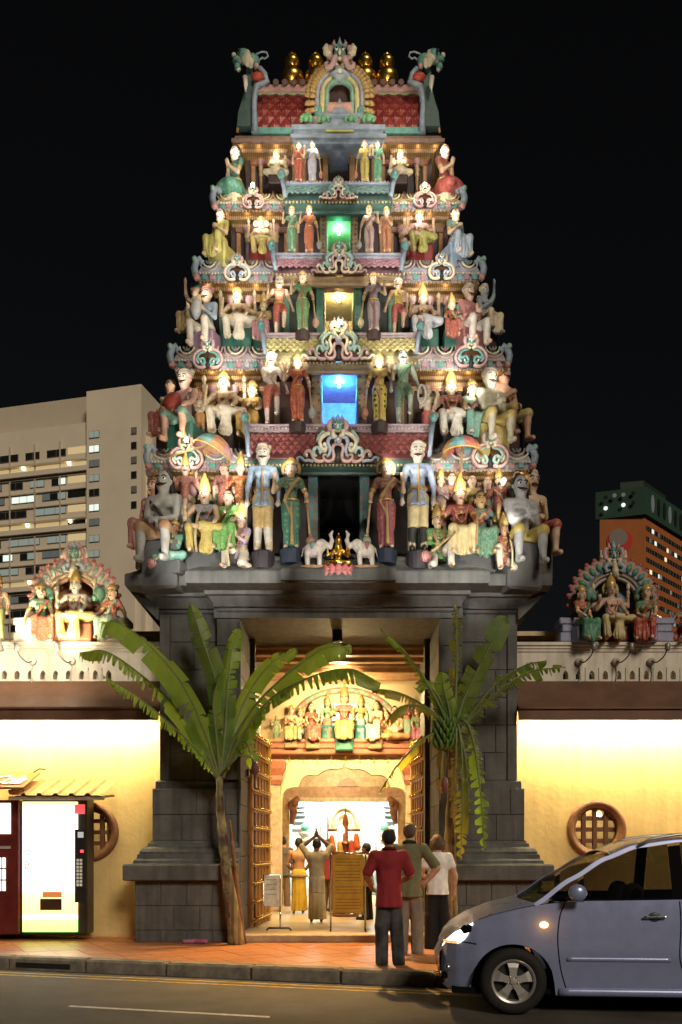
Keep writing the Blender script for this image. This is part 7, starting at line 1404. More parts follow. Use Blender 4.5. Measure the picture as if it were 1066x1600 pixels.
# greenhouse: pillars, roof and glass
RL = [(.92,1.11),(1.30,1.37),(1.64,1.57),(1.95,1.69),(2.4,1.755),(3.0,1.78),(3.9,1.74),(4.35,1.62),(4.55,1.22)]
def gy(z, x): return .02+.20*max(0, (z-1.1))/.55+lerp_tab(INS, x)*.5                # tumblehome
for far in (0, 1):
    f = (lambda y: y) if not far else (lambda y: 1.72-y)
    def strip3(pts, name, ma, off=0.):
        mb = MB(); 
        for (xa, za, xb, zb_) in pts: mb.v += [(xa, f(gy(za, xa)-off), za), (xb, f(gy(zb_, xb)-off), zb_)]
        for i in range(len(pts)-1): mb.f.append((2*i, 2*i+1, 2*i+3, 2*i+2)); mb.m.append(0)
        return mb.build(name, ma, car, True, True)
    g = [x for x in [.92+.05*i for i in range(73)] if x < 4.55]
    strip3([(x, lerp_tab(RL, x)-.03 if x > 1.04 else lerp_tab(RL, x)-.03, x-.03, lerp_tab(RL, x)+.0) for x in g], 'roof_rail_panel', PAINT, .004)      # A pillar and cant rail
    wins = [(1.08, 1.34, 1.30), (1.40, 2.24, None), (2.36, 3.40, None), (3.50, 4.30, None)]
    for (a, b, _) in wins:
        n = 14; pts = []
        for i in range(n+1):
            x = a+(b-a)*i/n; zt = lerp_tab(RL, x)-.035; zb_ = lerp_tab(BELT, x)+.015; zt = max(zt, zb_+.004); pts.append((x, zb_, x, zt))
        strip3(pts, 'side_window', GLASS, .0)
    strip3([(x, lerp_tab(BELT, x)-.012, x, lerp_tab(BELT, x)+.018) for x in [1.04+.1*i for i in range(34)]], 'window_trim', TRIM, .008)
    for x0, x1, ma in ((1.34,1.40,TRIM),(2.24,2.36,TRIM),(3.40,3.50,TRIM),(4.30,4.5,PAINT)):
        n = 3; strip3([(x0+(x1-x0)*i/n, lerp_tab(BELT, x0)+.01, x0+(x1-x0)*i/n, lerp_tab(RL, x0+(x1-x0)*i/n)-.06) for i in range(n+1)], 'pillar', ma, .004)
    MB().tube([(x, f(.20), lerp_tab(RL, x)+.045-(.05 if i in (0, 15) else 0)) for i, x in enumerate([1.95+.13*k for k in range(16)])], .016, 7).build('roof_bar', ALLOY, car, True, True)
mb = MB(); rx = [1.7+.1*i for i in range(28)]
for x in rx:
    z = lerp_tab(RL, x); y0 = gy(z, x)
    for k in range(9): t = k/8; mb.v.append((x-.03, y0+(1.72-2*y0)*t, z+.045*math.sin(PI*t)**.5))
for i in range(len(rx)-1):
    for k in range(8): mb.f.append((i*9+k, (i+1)*9+k, (i+1)*9+k+1, i*9+k+1)); mb.m.append(0)
mb.build('roof', PAINT, car, True, True)
WS = mat('windscreen_glass', (.8,.85,.82), rough=.02, var=0, bump=0, trans=.92)
mb = MB(); wx = [.92+.088*i for i in range(10)]
for x in wx:
    z = lerp_tab(RL, x); y0 = gy(z, x)+.01
    for k in range(7): t = k/6; mb.v.append((x-.10*math.sin(PI*t), y0+(1.72-2*y0)*t, z))
for i in range(len(wx)-1):
    for k in range(6): mb.f.append((i*7+k, (i+1)*7+k, (i+1)*7+k+1, i*7+k+1)); mb.m.append(0)
mb.build('windscreen', GLASS, car, True, True)
# seams, handles, mouldings, lamps
def sidept(x, z, off=.004):
    z1 = lerp_tab(BELT, x); return (x, side_y(x, max(0, min(1, (z-.2)/(z1-.2))))-off, z)
def seam(pts, r=.006, ma=TRIM, name='panel_seam'): return MB().tube([sidept(x, z, .0) for x, z in spline2(pts)], r, 6).build(name, ma, car, True, True)
def spline2(pts, n=20): return [(p.x, p.z) for p in spline([(a, 0, b) for a, b in pts], n)]
seam([(1.20,1.12),(1.15,.98),(1.13,.75),(1.16,.48),(1.22,.26)]); seam([(2.30,1.14),(2.31,.9),(2.30,.6),(2.35,.40),(2.35,.26)]); seam([(1.22,.262),(1.8,.262),(2.35,.262),(3.9,.27)]); seam([(.02,.715),(.18,.72),(.34,.70)]); seam([(.36,.945),(.52,1.0),(.8,1.07),(1.05,1.115)], .004)
MB().tube([sidept(x, .565, -.004) for x in [1.22+.05*i for i in range(21)]], .026, 8, .6, up=(0,1,0)).build('door_moulding', PAINT, car, True, True); MB().tube([sidept(x, .565, -.004) for x in [2.38+.06*i for i in range(14)]], .026, 8, .6, up=(0,1,0)).build('door_moulding', PAINT, car, True, True)
MB().tube([sidept(x, .235, -.002) for x in [1.15+.1*i for i in range(20)]], .045, 8, .7).build('sill', PAINT, car, True, True)
for hx in (2.06, 3.15):
    p = sidept(hx, .985); b = Body().cap((hx-.10,p[1]-.028,.985),(hx+.10,p[1]-.028,.99),.014,.014); link('door_handle', b.mesh('door_handle', CHR, .008), car, True); b = Body().ell((hx,p[1]+.003,.985),(.065,.012,.05)); link('handle_recess', b.mesh('handle_recess', mat('recess_shade', (.05,.06,.11), rough=.4), .008), car, True)  # dark oval paints the shade of the hollow behind the handle
b = Body().ell((1.30,-.12,1.225),(.09,.055,.085),.03).cap((1.30,-.06,1.18),(1.28,.05,1.14),.028,.022); link('wing_mirror', b.mesh('wing_mirror', PAINT, .009), car, True); MB().cbox(1.20,1.36,-.13,-.07,1.135,1.15,.006).build('mirror_base', CHR, car, None, True)
b = Body().ell(tuple(Vector(sidept(1.0,.90,-.004))), (.045,.014,.032)); link('side_repeater', b.mesh('side_repeater', mat('amber_lamp', (.9,.4,.1), emit=(1,.42,.08), es=14, var=0, bump=0), .006), car, True)
lamp('POINT', WM(car) @ Vector((1.0,-.08,.90)), .6, (1,.4,.08), size=.02, parent=car)
# headlamp: curved lit lens at the corner with a dark reflector pocket
mb = MB(); hp = []
for i in range(11):
    x = .005+.30*i/10; zt = lerp_tab(BELT, x)-.01; zb_ = min(zt-.01, .70 if i < 6 else .70+(zt-.715)*((i-5)/5)**1.5)
    for k in range(6): z = zb_+(zt-zb_)*k/5; hp.append(Vector(sidept(x, z, .012)))
for p in hp: mb.v.append(tuple(p))
mb.f = [(i*6+k, (i+1)*6+k, (i+1)*6+k+1, i*6+k+1) for i in range(10) for k in range(5)]; mb.m = [0]*50
hm = mat('headlamp_lens', (.85,.83,.76), rough=.08, emit=(1,.92,.75), es=3.2, var=.35, scale=22, bump=.5, bscale=40)
mb.build('headlamp', hm, car, True, True)
MB().tube([sidept(x, z, .022) for x, z in ((.20,.87),(.23,.84),(.26,.85),(.28,.89))], [.03,.045,.04,.02], 8, .4).build('headlamp_pocket', TRIM, car, True, True)
MB().tube([sidept(x, .712, .014) for x in (.02,.05,.10,.15)], .012, 7, .5).build('headlamp_amber', mat('amber_strip', (.8,.3,.05), emit=(1,.35,.05), es=1.5, var=0, bump=0), car, True, True)
lamp('SPOT', WM(car) @ Vector((-.12,.35,.68)), 60, (1,.9,.7), WM(car) @ Vector((-8,.4,.2)), .06, 70, .6, parent=car)
b = Body().ell(sidept(.06,.44,.0),(.03,.02,.035)); link('fog_lamp', b.mesh('fog_lamp', CHR, .006), car, True); MB().cbox(.01,.10,sidept(.05,.36)[1]-.01,sidept(.05,.36)[1]+.06,.33,.39,.01).build('bumper_vent', TRIM, car, None, True)
# far-side seats seen through the glass
for x in (1.85, 2.85):
    b = Body().cap((x,.5,.75),(x+.12,.5,1.20),.11,.10,.03,1.7).cap((x,1.2,.75),(x+.12,1.2,1.20),.11,.10,.03,1.7).cap((x+.02,.5,.75),(x+.02,1.2,.75),.1); link('seat_row', b.mesh('seat_row', mat('grey_seat', (.10,.10,.095), rough=.9), .02), car, True)
MB().tube([(1.52+.10*math.cos(a)*.5, .45+.17*math.sin(a), 1.02+.16*math.cos(a)) for a in [2*PI*i/24 for i in range(24)]], .014, 6, closed=True).build('steering_wheel', TRIM, car, True, True)
# wheels
sp_ = MB()
for far in (0, 1):
    for wx in (WXF, WXR):
        W = MB(); cy = .10 if not far else 1.62; d = 1 if not far else -1
        def rot(mb): mb.v = [(wx+v[0], cy+d*v[2], WR+v[1]) for v in mb.v]; return mb
        w = rot(MB().lathe([(.205,-.06),(.225,-.09),(.29,-.098),(.325,-.07),(WR,-.02),(WR,.12),(.32,.16),(.22,.16)], (0,0,0), 40, cap=False)).build('wheel', TYRE, car, 50, True)
        rot(MB().lathe([(.205,-.055),(.222,-.085),(.214,-.092),(.196,-.082),(.188,-.03),(.188,.10)], (0,0,0), 40, cap=False)).build('rim', ALLOY, w, 50, True)
        rot(MB().lathe([(.0,-.02),(.19,-.01)], (0,0,0), 30, cap=False)).build('brake_disc', mat('dark_brake', (.03,.03,.03), rough=.5, metal=.5), w, None, True)
        for k in range(5):
            a = 2*PI*k/5+PI/2; m2 = MB(); ca, sa = math.cos(a), math.sin(a)
            pr = [(.04,.038),(.09,.034),(.14,.045),(.195,.062)]
            vs = []
            for rr_, hw in pr:
                for sgn in (-1, 1):
                    for zz in (-.072, -.035): vs.append((rr_*ca-sgn*hw*sa, rr_*sa+sgn*hw*ca, zz+(.012 if rr_ > .15 else 0)))
            fs = []
            for q in range(3):
                o = q*4; fs += [(o, o+2, o+6, o+4), (o, o+4, o+5, o+1), (o+2, o+3, o+7, o+6)]
            m2.add(vs, fs); rot(m2).build('spoke', ALLOY, w, None, True); m3 = MB(); m3.ball((.052*math.cos(a+.63),.052*math.sin(a+.63),-.075), (.010,.010,.012), 8, 6); rot(m3).build('wheel_nut', CHR, w, True, True)
        rot(MB().lathe([(.0,-.085),(.03,-.083),(.035,-.07),(.06,-.066),(.06,-.03)], (0,0,0), 20, cap=False)).build('hub', ALLOY, w, 50, True)
        mb = MB()                                        # wheel-arch liner
        N = 20
        for i in range(N+1):
            a = PI*i/N
            for yy in (.03, .42): mb.v.append((wx+.40*math.cos(a), (yy if not far else 1.72-yy), .30+.40*math.sin(a)))
        mb.f = [(2*i, 2*i+1, 2*i+3, 2*i+2) for i in range(N)]; mb.m = [0]*N; mb.build('arch_liner', TRIM, car, True, True)
# ================================================================ vending machines, awnings, boards
def emis(n, c, e): return mat(n, c, emit=c, es=e, var=0, bump=0, rough=.4)
def screen_mat(n):                                     # back-lit panel: warm top, white middle, orange and green foot (its own print)
    m = bpy.data.materials.new(n); m.use_nodes = True; N = m.node_tree.nodes; l = m.node_tree.links; b = N['Principled BSDF']; tc = N.new('ShaderNodeTexCoord'); sp = N.new('ShaderNodeSeparateXYZ'); l.new(tc.outputs['Generated'], sp.inputs[0])
    r = N.new('ShaderNodeValToRGB'); r.color_ramp.interpolation = 'LINEAR'; e = r.color_ramp.elements; e[0].position = 0; e[0].color = (.25,.75,.08,1); e[1].position = 1; e[1].color = (1,.55,.12,1)
    for p, c in ((.09,(.35,.85,.12)),(.115,(.95,.9,.8)),(.14,(1,.5,.12)),(.30,(1,.60,.20)),(.32,(1,.95,.85)),(.5,(1,1,1)),(.9,(1,.98,.9)),(.965,(1,.75,.3))): q = e.new(p); q.color = (*c, 1)
    l.new(sp.outputs[2], r.inputs[0]); l.new(r.outputs[0], b.inputs['Emission Color']); b.inputs['Emission Strength'].default_value = 4.0; b.inputs['Base Color'].default_value = (.3,.3,.3,1); b.inputs['Roughness'].default_value = .15; return m
YV = 14.55; vx0, vx1 = X(35,YV), X(136,YV); zt = Z(1246,YV)
V = thing('vending_machine', 'bright white back-lit vending machine beside the round window', 'vending machine', ((vx0+vx1)/2, YV, 0))
MB().cbox(vx0, vx1, YV, YV+.42, .09, zt, .02).build('cabinet', mat('dark_cabinet', (.03,.025,.02), rough=.4), V); MB().cbox(vx0-.02, vx1+.05, YV-.02, YV+.6, zt+.001, zt+.09, .02).build('top_box', BLACK, V)
MB().cbox(X(36,YV), X(122,YV), YV-.03, YV-.001, .14, Z(1253,YV), .006).build('lit_panel', screen_mat('vending_panel'), V)
MB().cbox(X(118,YV), X(135,YV), YV-.045, YV-.031, Z(1410,YV), Z(1296,YV), .006).build('control_strip', BLACK, V); MB().cbox(X(118,YV), X(134,YV), YV-.045, YV-.031, Z(1272,YV), Z(1257,YV), .004).build('red_badge', emis('red_badge', (.9,.12,.12), .9), V)
MB().cbox(X(123,YV), X(132,YV), YV-.055, YV-.046, Z(1309,YV), Z(1300,YV), .003).build('note_slot', emis('slot_glow', (.5,.55,.6), .5), V); MB().cbox(X(127,YV), X(132,YV), YV-.055, YV-.046, Z(1332,YV), Z(1328,YV), .003).build('red_display', emis('red_led', (1,.05,.05), 3), V)
for i in range(8):
    for k in range(2): MB().cbox(X(121+5*k,YV), X(125+5*k,YV), YV-.052, YV-.046, Z(1346+5.5*i,YV), Z(1342+5.5*i,YV), .002).build('selection_button', emis('button_glow', (.5,.48,.4), .35), V)
MB().cbox(X(64,YV), X(98,YV), YV-.05, YV-.031, Z(1422,YV), Z(1404,YV), .008).build('delivery_flap', mat('brown_flap', (.06,.03,.015), rough=.4), V); MB().cbox(X(68,YV), X(98,YV), YV-.046, YV-.031, Z(1402,YV), Z(1393,YV), .005).build('coin_strip', emis('coin_strip', (.55,.2,.06), .7), V)
for px, py, w, h_, c in ((43,1332,8,6,(.3,.8,.7)),(42,1352,5,9,(.9,.35,.2))): # printed palm and fruit, plain stand-ins
    q = PT(px,py,YV-.036); mb = MB()
    for k in range(5): a_ = 2*PI*k/5+.3; mb.add([(q.x, q.y-.002, q.z),(q.x+w*.0104*math.cos(a_-.5), q.y, q.z+h_*.0104*math.sin(a_-.5)),(q.x+w*.0104*math.cos(a_+.5), q.y, q.z+h_*.0104*math.sin(a_+.5))], [(0,1,2)])
    mb.build('print', emis('print_%d' % px, c, 1.3), V)
lamp('AREA', ((vx0+vx1)/2, YV-.06, 1.0), 26, (1,.92,.75), ((vx0+vx1)/2, YV-3, .6), sx=.9, sy=1.7, parent=V)
V2 = thing('vending_machine', 'red vending machine with lit window cut off by the left picture edge', 'vending machine', (X(-30,YV), YV, 0)); a, b = X(-75,YV), X(31,YV)
MB().cbox(a, b, YV-.02, YV+.62, .09, Z(1250,YV), .02).build('cabinet', mat('red_cabinet', (.11,.018,.014), rough=.35), V2); MB().cbox(a+.1, X(18,YV), YV-.04, YV-.021, Z(1303,YV), Z(1255,YV), .006).build('lit_panel', emis('lit_panel', (1,.9,.75), 2.2), V2)
for i in range(3): MB().cbox(a+.1, X(3,YV), YV-.04, YV-.021, Z(1356+18*i,YV), Z(1340+18*i,YV), .004).build('lit_slot', emis('slot_white', (.9,.95,.85), 1.3), V2); MB().cbox(X(5,YV), X(10,YV), YV-.04, YV-.021, Z(1356+18*i,YV), Z(1340+18*i,YV), .004).build('lit_slot', emis('slot_white', (.9,.95,.85), 1.3), V2)
MB().cbox(a+.1, X(18,YV), YV-.036, YV-.021, Z(1326,YV), Z(1322,YV), .003).build('chrome_strip', ALLOY, V2); lamp('AREA', (X(-10,YV), YV-.08, 1.6), 10, (1,.6,.45), (X(-10,YV), YV-3, .3), sx=.7, sy=.6, parent=V2)
# corrugated awning
A = thing('corrugated_awning', 'corrugated metal awning above the white vending machine', 'awning', PT(110,1240,14.4)); mb = MB(); x0, x1 = X(20,14.4), X(163,14.2); n = 60
for i in range(n+1):
    x = x0+(x1-x0)*i/n; ph = (i % 10)/10; r_ = .035 if ph < .15 or ph > .85 else 0; zb0 = Z(1243,14.2)
    mb.v += [(x, 14.15, zb0+r_), (x+.06, 14.9, zb0+.28+r_)]
mb.f = [(2*i, 2*i+1, 2*i+3, 2*i+2) for i in range(n)]; mb.m = [0]*n; mb.build('roof_sheet', mat('tan_sheet_metal', (.40,.22,.08), rough=.5, metal=.2, var=.2), A, None); MB().box(x0, x1, 14.2, 14.24, zb0-.07, zb0-.015).build('support_rail', P((.35,.28,.16)), A)
for xx in (x0+.1, x1-.1): MB().tube([(xx,14.25,zb0-.02),(xx,15.18,zb0+.05)], .02, 6).build('support_arm', BLACK, A)
# red sign awning with white script lettering
B = thing('sign_awning', 'orange-red drinks awning with white script lettering at the left edge', 'awning', PT(0,1220,14.3)); x0, x1 = X(-110,14.2), X(40,14.2)
MB().prism([(14.10, Z(1230,14.1)),(14.12, Z(1230,14.1)),(14.9, Z(1209,14.9)),(14.88, Z(1209,14.9)+.02)], x0, x1, 'x').build('sheet', mat('red_awning', (.55,.13,.03), rough=.45), B)
cu = bpy.data.curves.new('lettering', 'FONT'); cu.body = 'Coca-Cola'; cu.size = .30; cu.shear = .35; cu.extrude = .004; cu.space_character = .88; cu.offset = .006; to = bpy.data.objects.new('tmp', cu); COL.objects.link(to)
dg = bpy.context.evaluated_depsgraph_get(); me = bpy.data.meshes.new_from_object(to.evaluated_get(dg)); bpy.data.objects.remove(to); me.materials.clear(); me.materials.append(P((.8,.75,.65)))
yy0, yy1, zz0, zz1 = 14.10, 14.88, Z(1230,14.1), Z(1209,14.9)+.02; sl_a = math.atan2(zz1-zz0, yy1-yy0); o = link('lettering', me, B); wl = max(v.co.x for v in me.vertices)
sx_ = 1.28/wl; o.matrix_world = Matrix.Identity(4); o.parent = B; o.matrix_parent_inverse = WM(B).inverted(); o.location = (X(33,14.2)-1.28, 14.22, zz0+(14.22-yy0)*math.tan(sl_a)+.02); o.rotation_euler = (sl_a, 0, 0); o.scale = (sx_, 2.2, 1)
MB().box(x0, x1, 14.09, 14.13, Z(1230,14.1)-.03, Z(1230,14.1)).build('front_rail', P((.30,.10,.04)), B)
for xx in (x0+.1, X(14,14.3), x1-.06): MB().tube([(xx,14.3,Z(1236,14.3)),(xx,15.15,Z(1222,14.3))], .016, 6).build('support_arm', BLACK, B)
MB().tube([(x1-.1,14.86,zz1+.0),(x1+.0,14.86,zz1+.06),(x1+.1,14.86,zz1+.05)], .012, 6).build('wire_hook', BLACK, B)
# house number on the inner jamb
def text_mesh(s, size, ma, bold=.0):
    cu = bpy.data.curves.new('lettering', 'FONT'); cu.body = s; cu.size = size; cu.extrude = .002; cu.offset = bold; cu.align_x = 'CENTER'; to = bpy.data.objects.new('tmp', cu); COL.objects.link(to); dg = bpy.context.evaluated_depsgraph_get(); me = bpy.data.meshes.new_from_object(to.evaluated_get(dg)); bpy.data.objects.remove(to); me.materials.clear(); me.materials.append(ma); return me
# brass notice board on wheels
YB_ = 15.1; zf_ = .1; B = thing('notice_board', 'brass notice board on a wheeled stand in the gateway', 'notice board', (X(544,YB_), YB_, zf_)); u = YB_/F; hw = 27*u
zb_, zt_ = Z(1428,YB_)-zf_, Z(1333,YB_)-zf_
MB().cbox(-hw+.03, hw-.03, -.015, .015, zb_+.02, zt_-.02, .006).build('brass_plate', mat('brass_plate', (.72,.45,.07), rough=.35, metal=.75, var=.12, scale=7, bump=.1), B, None, True)
for s in (-1, 1):
    MB().tube([(s*hw,0,.06),(s*hw,0,zt_-.02),(s*(hw-.03),0,zt_)], .016, 8).build('post', CHR, B, True, True); MB().tube([(s*hw,-.16,.07),(s*hw,.16,.07)], .014, 7).build('foot_bar', CHR, B, True, True)
    for yy in (-.16, .16): mb = MB().lathe([(.034,-.012),(.034,.012)], (0,0,0), 14); mb.v = [(s*hw+v[2], yy+v[0], .034+v[1]) for v in mb.v]; mb.build('castor', BLACK, B, None, True)
MB().tube([(-hw,0,zt_),(hw,0,zt_)], .016, 8).build('rail', CHR, B, True, True); MB().tube([(-hw,0,zb_),(hw,0,zb_)], .014, 8).build('rail', CHR, B, True, True)
EN = mat('engraved_brown', (.16,.08,.02), rough=.6, var=0, bump=0); R = random.Random(9)
for i, z in enumerate([zt_-.10-.052*k for k in range(17)]):         # rows of engraved strokes, too small to read
    if i in (3, 8, 12): continue
    x = -hw*.72; mb = MB()
    while x < hw*.7: w = R.uniform(.012,.03); mb.box(x, x+w, -.019, -.0145, z-.007, z+.007); x += w+R.uniform(.008,.016)
    mb.build('engraved_line', EN, B, None, True, kind='stuff')
# small white board on one leg
YW = 15.0; B = thing('white_sign', 'small white notice board on a single post beside the left door', 'notice board', (X(426,YW), YW, .1)); u = YW/F; zb_, zt_ = Z(1416,YW)-.1, Z(1367,YW)-.1
MB().cbox(-13*u, 11*u, -.02, .01, zb_, zt_, .006).build('panel', P((.72,.68,.55), rough=.3), B, None, True); MB().tube([(-14*u,-.0,zb_),(-14*u,0,zt_),(12*u,0,zt_),(12*u,0,zb_)], .012, 7, closed=True).build('frame', CHR, B, True, True)
MB().tube([(12*u,0,.06),(12*u,0,zb_)], .014, 8).build('post', CHR, B, True, True); MB().tube([(-.1,0,.02),(-.07,0,.06),(.28,0,.06),(.31,0,.02)], .016, 7).build('base_bar', BLACK, B, True, True)
for i in range(4): MB().box(-9*u, 7*u, -.024, -.0205, zt_-.09-.08*i, zt_-.075-.08*i).build('text_line', P((.45,.38,.25)), B, None, True)
# ceremonial post with crossbar and oil lamps in the hall
Yo = 18.4; O = thing('flag_post', 'dark red ceremonial post with crossbar and garlands deep in the hall', 'ceremonial post', (X(540,Yo), Yo, .1)); u = Yo/F
MB().lathe([(.28,0),(.28,.12),(.2,.2),(.14,.9),(.16,.95),(.09,1.0),(.07,1.45),(.10,1.5),(.06,1.55),(.05,1.85),(.07,1.9),(.02,2.1),(.005,2.25)], (0,0,0), 16).build('post', P((.22,.06,.03), rough=.35), O, 40, True); MB().tube([(-.36,0,Z(1297,Yo)-.1),(.30,0,Z(1297,Yo)-.1)], .022, 8).build('crossbar', P((.20,.06,.03)), O, True, True)
for i, (x, z) in enumerate(((-.28,1.62),(-.12,1.5),(.12,1.52),(.22,1.66),(.16,1.35),(-.2,1.3))):
    b = Body().cap((x,-.06,z),(x+.02,-.08,z-.25),.05,.07,.02,1,(6,.012)); link('garland', b.mesh('garland', P(((.5,.12,.04),(.5,.3,.06),(.45,.06,.03))[i % 3]), .018), O, True)
for x in (-.13, -.05): MB().lathe([(.015,-.02),(.03,.02),(.02,.07),(.003,.12)], (x,-.12,1.72), 10).build('flame', emis('flame', (1,.7,.25), 12), O, True, True)
o = link('number', text_mesh('244', .085, P((.7,.65,.5))), tower); o.matrix_world = Matrix.Identity(4); o.parent = tower; o.matrix_parent_inverse = WM(tower).inverted(); o.location = (OL+.034, 15.31, 2.75); o.rotation_euler = (PI/2, 0, PI/2)
# ================================================================ small spotlights without fittings, hung free before the tower, aimed at the statues
SPOTB = mat('black_metal', (.02,.02,.02), rough=.4, metal=.6)
def spot(px, py, Yt, e, frm, lab=None, ang=26, col=(1,.80,.52), blend=.85):
    """a narrow unseen spot with no fitting, hung free before the tower, aimed at the face at (px,py,Yt)"""
    tg = PT(px, py, Yt); d = (tg-Vector(frm)).normalized()
    lamp('SPOT', Vector(frm), e*27, (1,.94,.84), tg, .03, 17, 1.0, parent=tower)
def low(px, py, Y, dy, dz, dx=0.): return (X(px, Y)+dx*1.5, Y-dy*2.4, Z(py, Y)-dz*.55)
# (face px, py, Y of the statue, lamp energy, offset in front, below, sideways)
for px, py, Y, e, dy, dz, dx, lab in [
 (432,245,16.0,14,.5,.55,-.1,'small spotlight under the top left bust'), (625,245,16.0,14,.5,.55,.1,'small spotlight under the top right bust'),
 (467,228,15.5,7,.42,.75,.0,'small spotlight below the red saree woman, top tier'), (489,228,15.5,9,.42,.75,.15,'small spotlight below the silver saree woman'), (570,228,15.5,7,.42,.75,-.1,'small spotlight below the mustard saree woman'), (590,228,15.5,7,.42,.75,.1,'small spotlight below the green saree woman, top tier'),
 (368,240,15.8,8,.5,.8,.1,'small spotlight below the top left kneeling woman'), (692,238,15.8,8,.5,.8,-.1,'small spotlight below the top right kneeling woman'),
 (483,330,15.2,8,.42,.8,.1,'small spotlight below the orange-red saree woman'), (456,330,15.2,4,.42,.8,-.1,'small spotlight below the dark green saree woman'), (577,330,15.2,5,.42,.8,-.1,'small spotlight below the mauve draped woman'), (604,330,15.2,5,.42,.8,.1,'small spotlight below the terracotta saree woman'),
 (408,352,15.6,12,.55,.6,-.1,'small spotlight below the fourth tier elephant-headed deity'), (655,343,15.6,12,.55,.65,.1,'small spotlight below the olive-skirted deity'),
 (340,338,15.5,9,.5,.8,.12,'small spotlight below the yellow saree woman'), (716,338,15.5,7,.5,.8,-.12,'small spotlight below the pale blue skirted woman'),
 (473,432,14.85,5,.45,.9,.1,'small spotlight below the third tier green saree woman'), (584,432,14.85,5,.45,.9,-.1,'small spotlight below the mauve-grey robed woman'),
 (371,462,15.3,12,.6,.7,-.1,'small spotlight below the third tier left deity'), (661,458,15.3,14,.6,.7,.1,'small spotlight below the third tier right deity'), (437,455,14.95,9,.45,.7,-.05,'small spotlight below the orange-vested attendant'), (706,470,15.2,8,.55,.55,.05,'small spotlight below the red consort'), (622,448,14.95,5,.45,.7,.05,'small spotlight below the yellow-vested attendant'), (316,460,15.2,6,.5,.7,.1,'small spotlight below the pink-turbaned musician'),
 (465,563,14.5,15,.5,1.0,.1,'small spotlight below the second tier red saree woman'), (593,563,14.5,15,.5,1.0,-.1,'small spotlight below the yellow dotted saree woman'),
 (350,595,14.95,24,.7,.8,-.1,'small spotlight below the second tier cream deity'), (705,592,14.95,26,.7,.8,.1,'small spotlight below the white-robed deity'), (424,565,14.55,14,.5,.9,-.1,'small spotlight below the red loincloth servant'), (630,560,14.55,9,.5,.9,.1,'small spotlight below the green draped man'), (394,612,14.9,13,.6,.7,0,'small spotlight below the gold saree consort'), (738,612,14.9,14,.6,.7,0,'small spotlight below the teal skirted consort'), (776,595,14.8,12,.6,.8,-.1,'small spotlight below the yellow-dhoti sitter'), (283,595,14.8,8,.6,.8,.1,'small spotlight below the pink-shawled drummer'),
 (603,728,14.6,26,.6,1.15,.25,'small spotlight aimed at the maroon saree attendant'), (455,728,14.6,8,.6,1.15,-.2,'small spotlight aimed at the dark green saree attendant'),
 (320,760,14.5,16,.55,.9,.1,'small spotlight aimed at the mustard-trousered king'), (719,760,14.5,14,.55,.9,-.1,'small spotlight aimed at the crimson king'), (376,730,14.75,14,.8,1.0,.1,'small spotlight aimed at the left red-coated attendant'), (690,745,14.75,14,.8,1.0,-.1,'small spotlight aimed at the mauve robed attendant'), (376,800,14.4,12,.5,.65,.15,'small spotlight aimed at the lilac-coated devotee'), (357,772,14.5,8,.6,.7,.05,'small spotlight aimed at the green queen'), (290,725,14.7,9,.8,1.0,.1,'small spotlight aimed at the parasol bearer'), (780,745,14.7,10,.8,1.0,-.1,'small spotlight aimed at the bearded attendant'), (798,815,14.4,5,.5,.65,-.1,'small spotlight aimed at the red-vested devotee'),
]: spot(px, py, Y, e, low(px, py, Y, dy, dz, dx), lab)
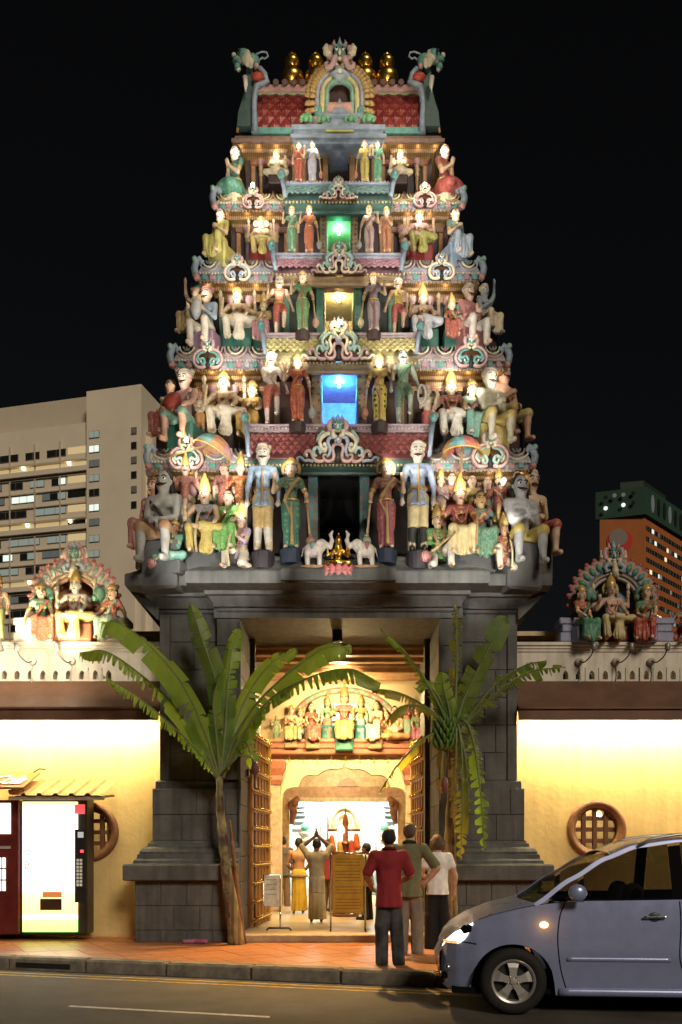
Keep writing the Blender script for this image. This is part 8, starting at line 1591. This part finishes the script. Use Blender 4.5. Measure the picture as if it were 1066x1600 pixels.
# warm lamps tucked under the eaves of the tiers
for ti, es in ((4, 7), (3, 7), (2, 9), (1, 12), (0, 6)):
    t = TI[ti]
    for k in range(4):
        for f in (0, 1):
            px = (t['c'][0]+14+(t['cen'][0]-t['c'][0]-10)*k/3.2) if f == 0 else (t['c'][1]-14-(t['c'][1]-t['cen'][1]-10)*k/3.2)
            lamp('POINT', (X(px, t['cY']), t['cY']+.08, t['zb']-.05), es*.07, (1,.66,.28), size=.03, parent=tower)
# wide unseen floods, added in front of every ledge to brighten the tiers
for ti in range(5):
    t = TI[ti]; a, b = t['c']; Yl = (TI[ti-1]['cY'] if ti else 14.1)-1.25; zl = t['zf']-.65
    for k, sx in enumerate((.02, .34, .66, .98)):      # each beam rakes across from its own side
        px = a+(b-a)*sx; tx = px+(b-a)*(.20 if k % 2 == 0 else -.20)
        lamp('SPOT', (X(px, Yl), Yl, zl), (112,94,80,70,64)[ti], (1,.95,.86), (X(tx, t['wY']), t['wY'], t['zf']+.5), .02, 82, .8, parent=tower)
for ti in range(5):
    t = TI[ti]; Yl = (TI[ti-1]['cY'] if ti else 14.1)-1.5; lamp('SPOT', (X(529, Yl), Yl, t['zf']-.9), (85,70,58,48,44)[ti], (1,.95,.86), (X(529, t['wY']), t['wY'], t['zf']+.45), .02, 62, .9, parent=tower)  # unseen centre flood, added to lift the middle of each tier
for px in (440, 620): lamp('SPOT', (X(px,14.9), 14.7, 13.9), 60, (1,.88,.66), (X(530+(px-530)*.6,16.2), 16.2, 15.0), .06, 90, .9, parent=tower)
# bare bulbs burning on some ornaments
for px, py, Y, e, lab in ((395,290,15.5,5,'bare lamp burning on the left pink ornament below the top tier'), (664,290,15.5,7,'bare lamp burning on the right pink ornament below the top tier'), (292,688,14.45,7,'bare lamp burning on the lowest left ornament'), (523,507,14.7,4,'left of two bare lamps on the ornament above the blue niche'), (533,505,14.7,4,'right of two bare lamps on the ornament above the blue niche')):
    p = PT(px, py, Y-.16); T = thing('bare_lamp', lab, 'lamp', p); MB().lathe([(.008,-.06),(.016,-.05),(.02,-.03),(.012,-.028)], (0,0,0), 8).build('socket', SPOTB, T, True, True); MB().ball((0,0,.005), (.03,.03,.045), 10, 8).build('bulb', mat('hot_bulb', (.9,.85,.7), emit=(1,.80,.45), es=14, var=0, bump=0), T, True, True)
    lamp('POINT', p+Vector((0,-.05,.03)), e, (1,.78,.45), size=.04, parent=T)
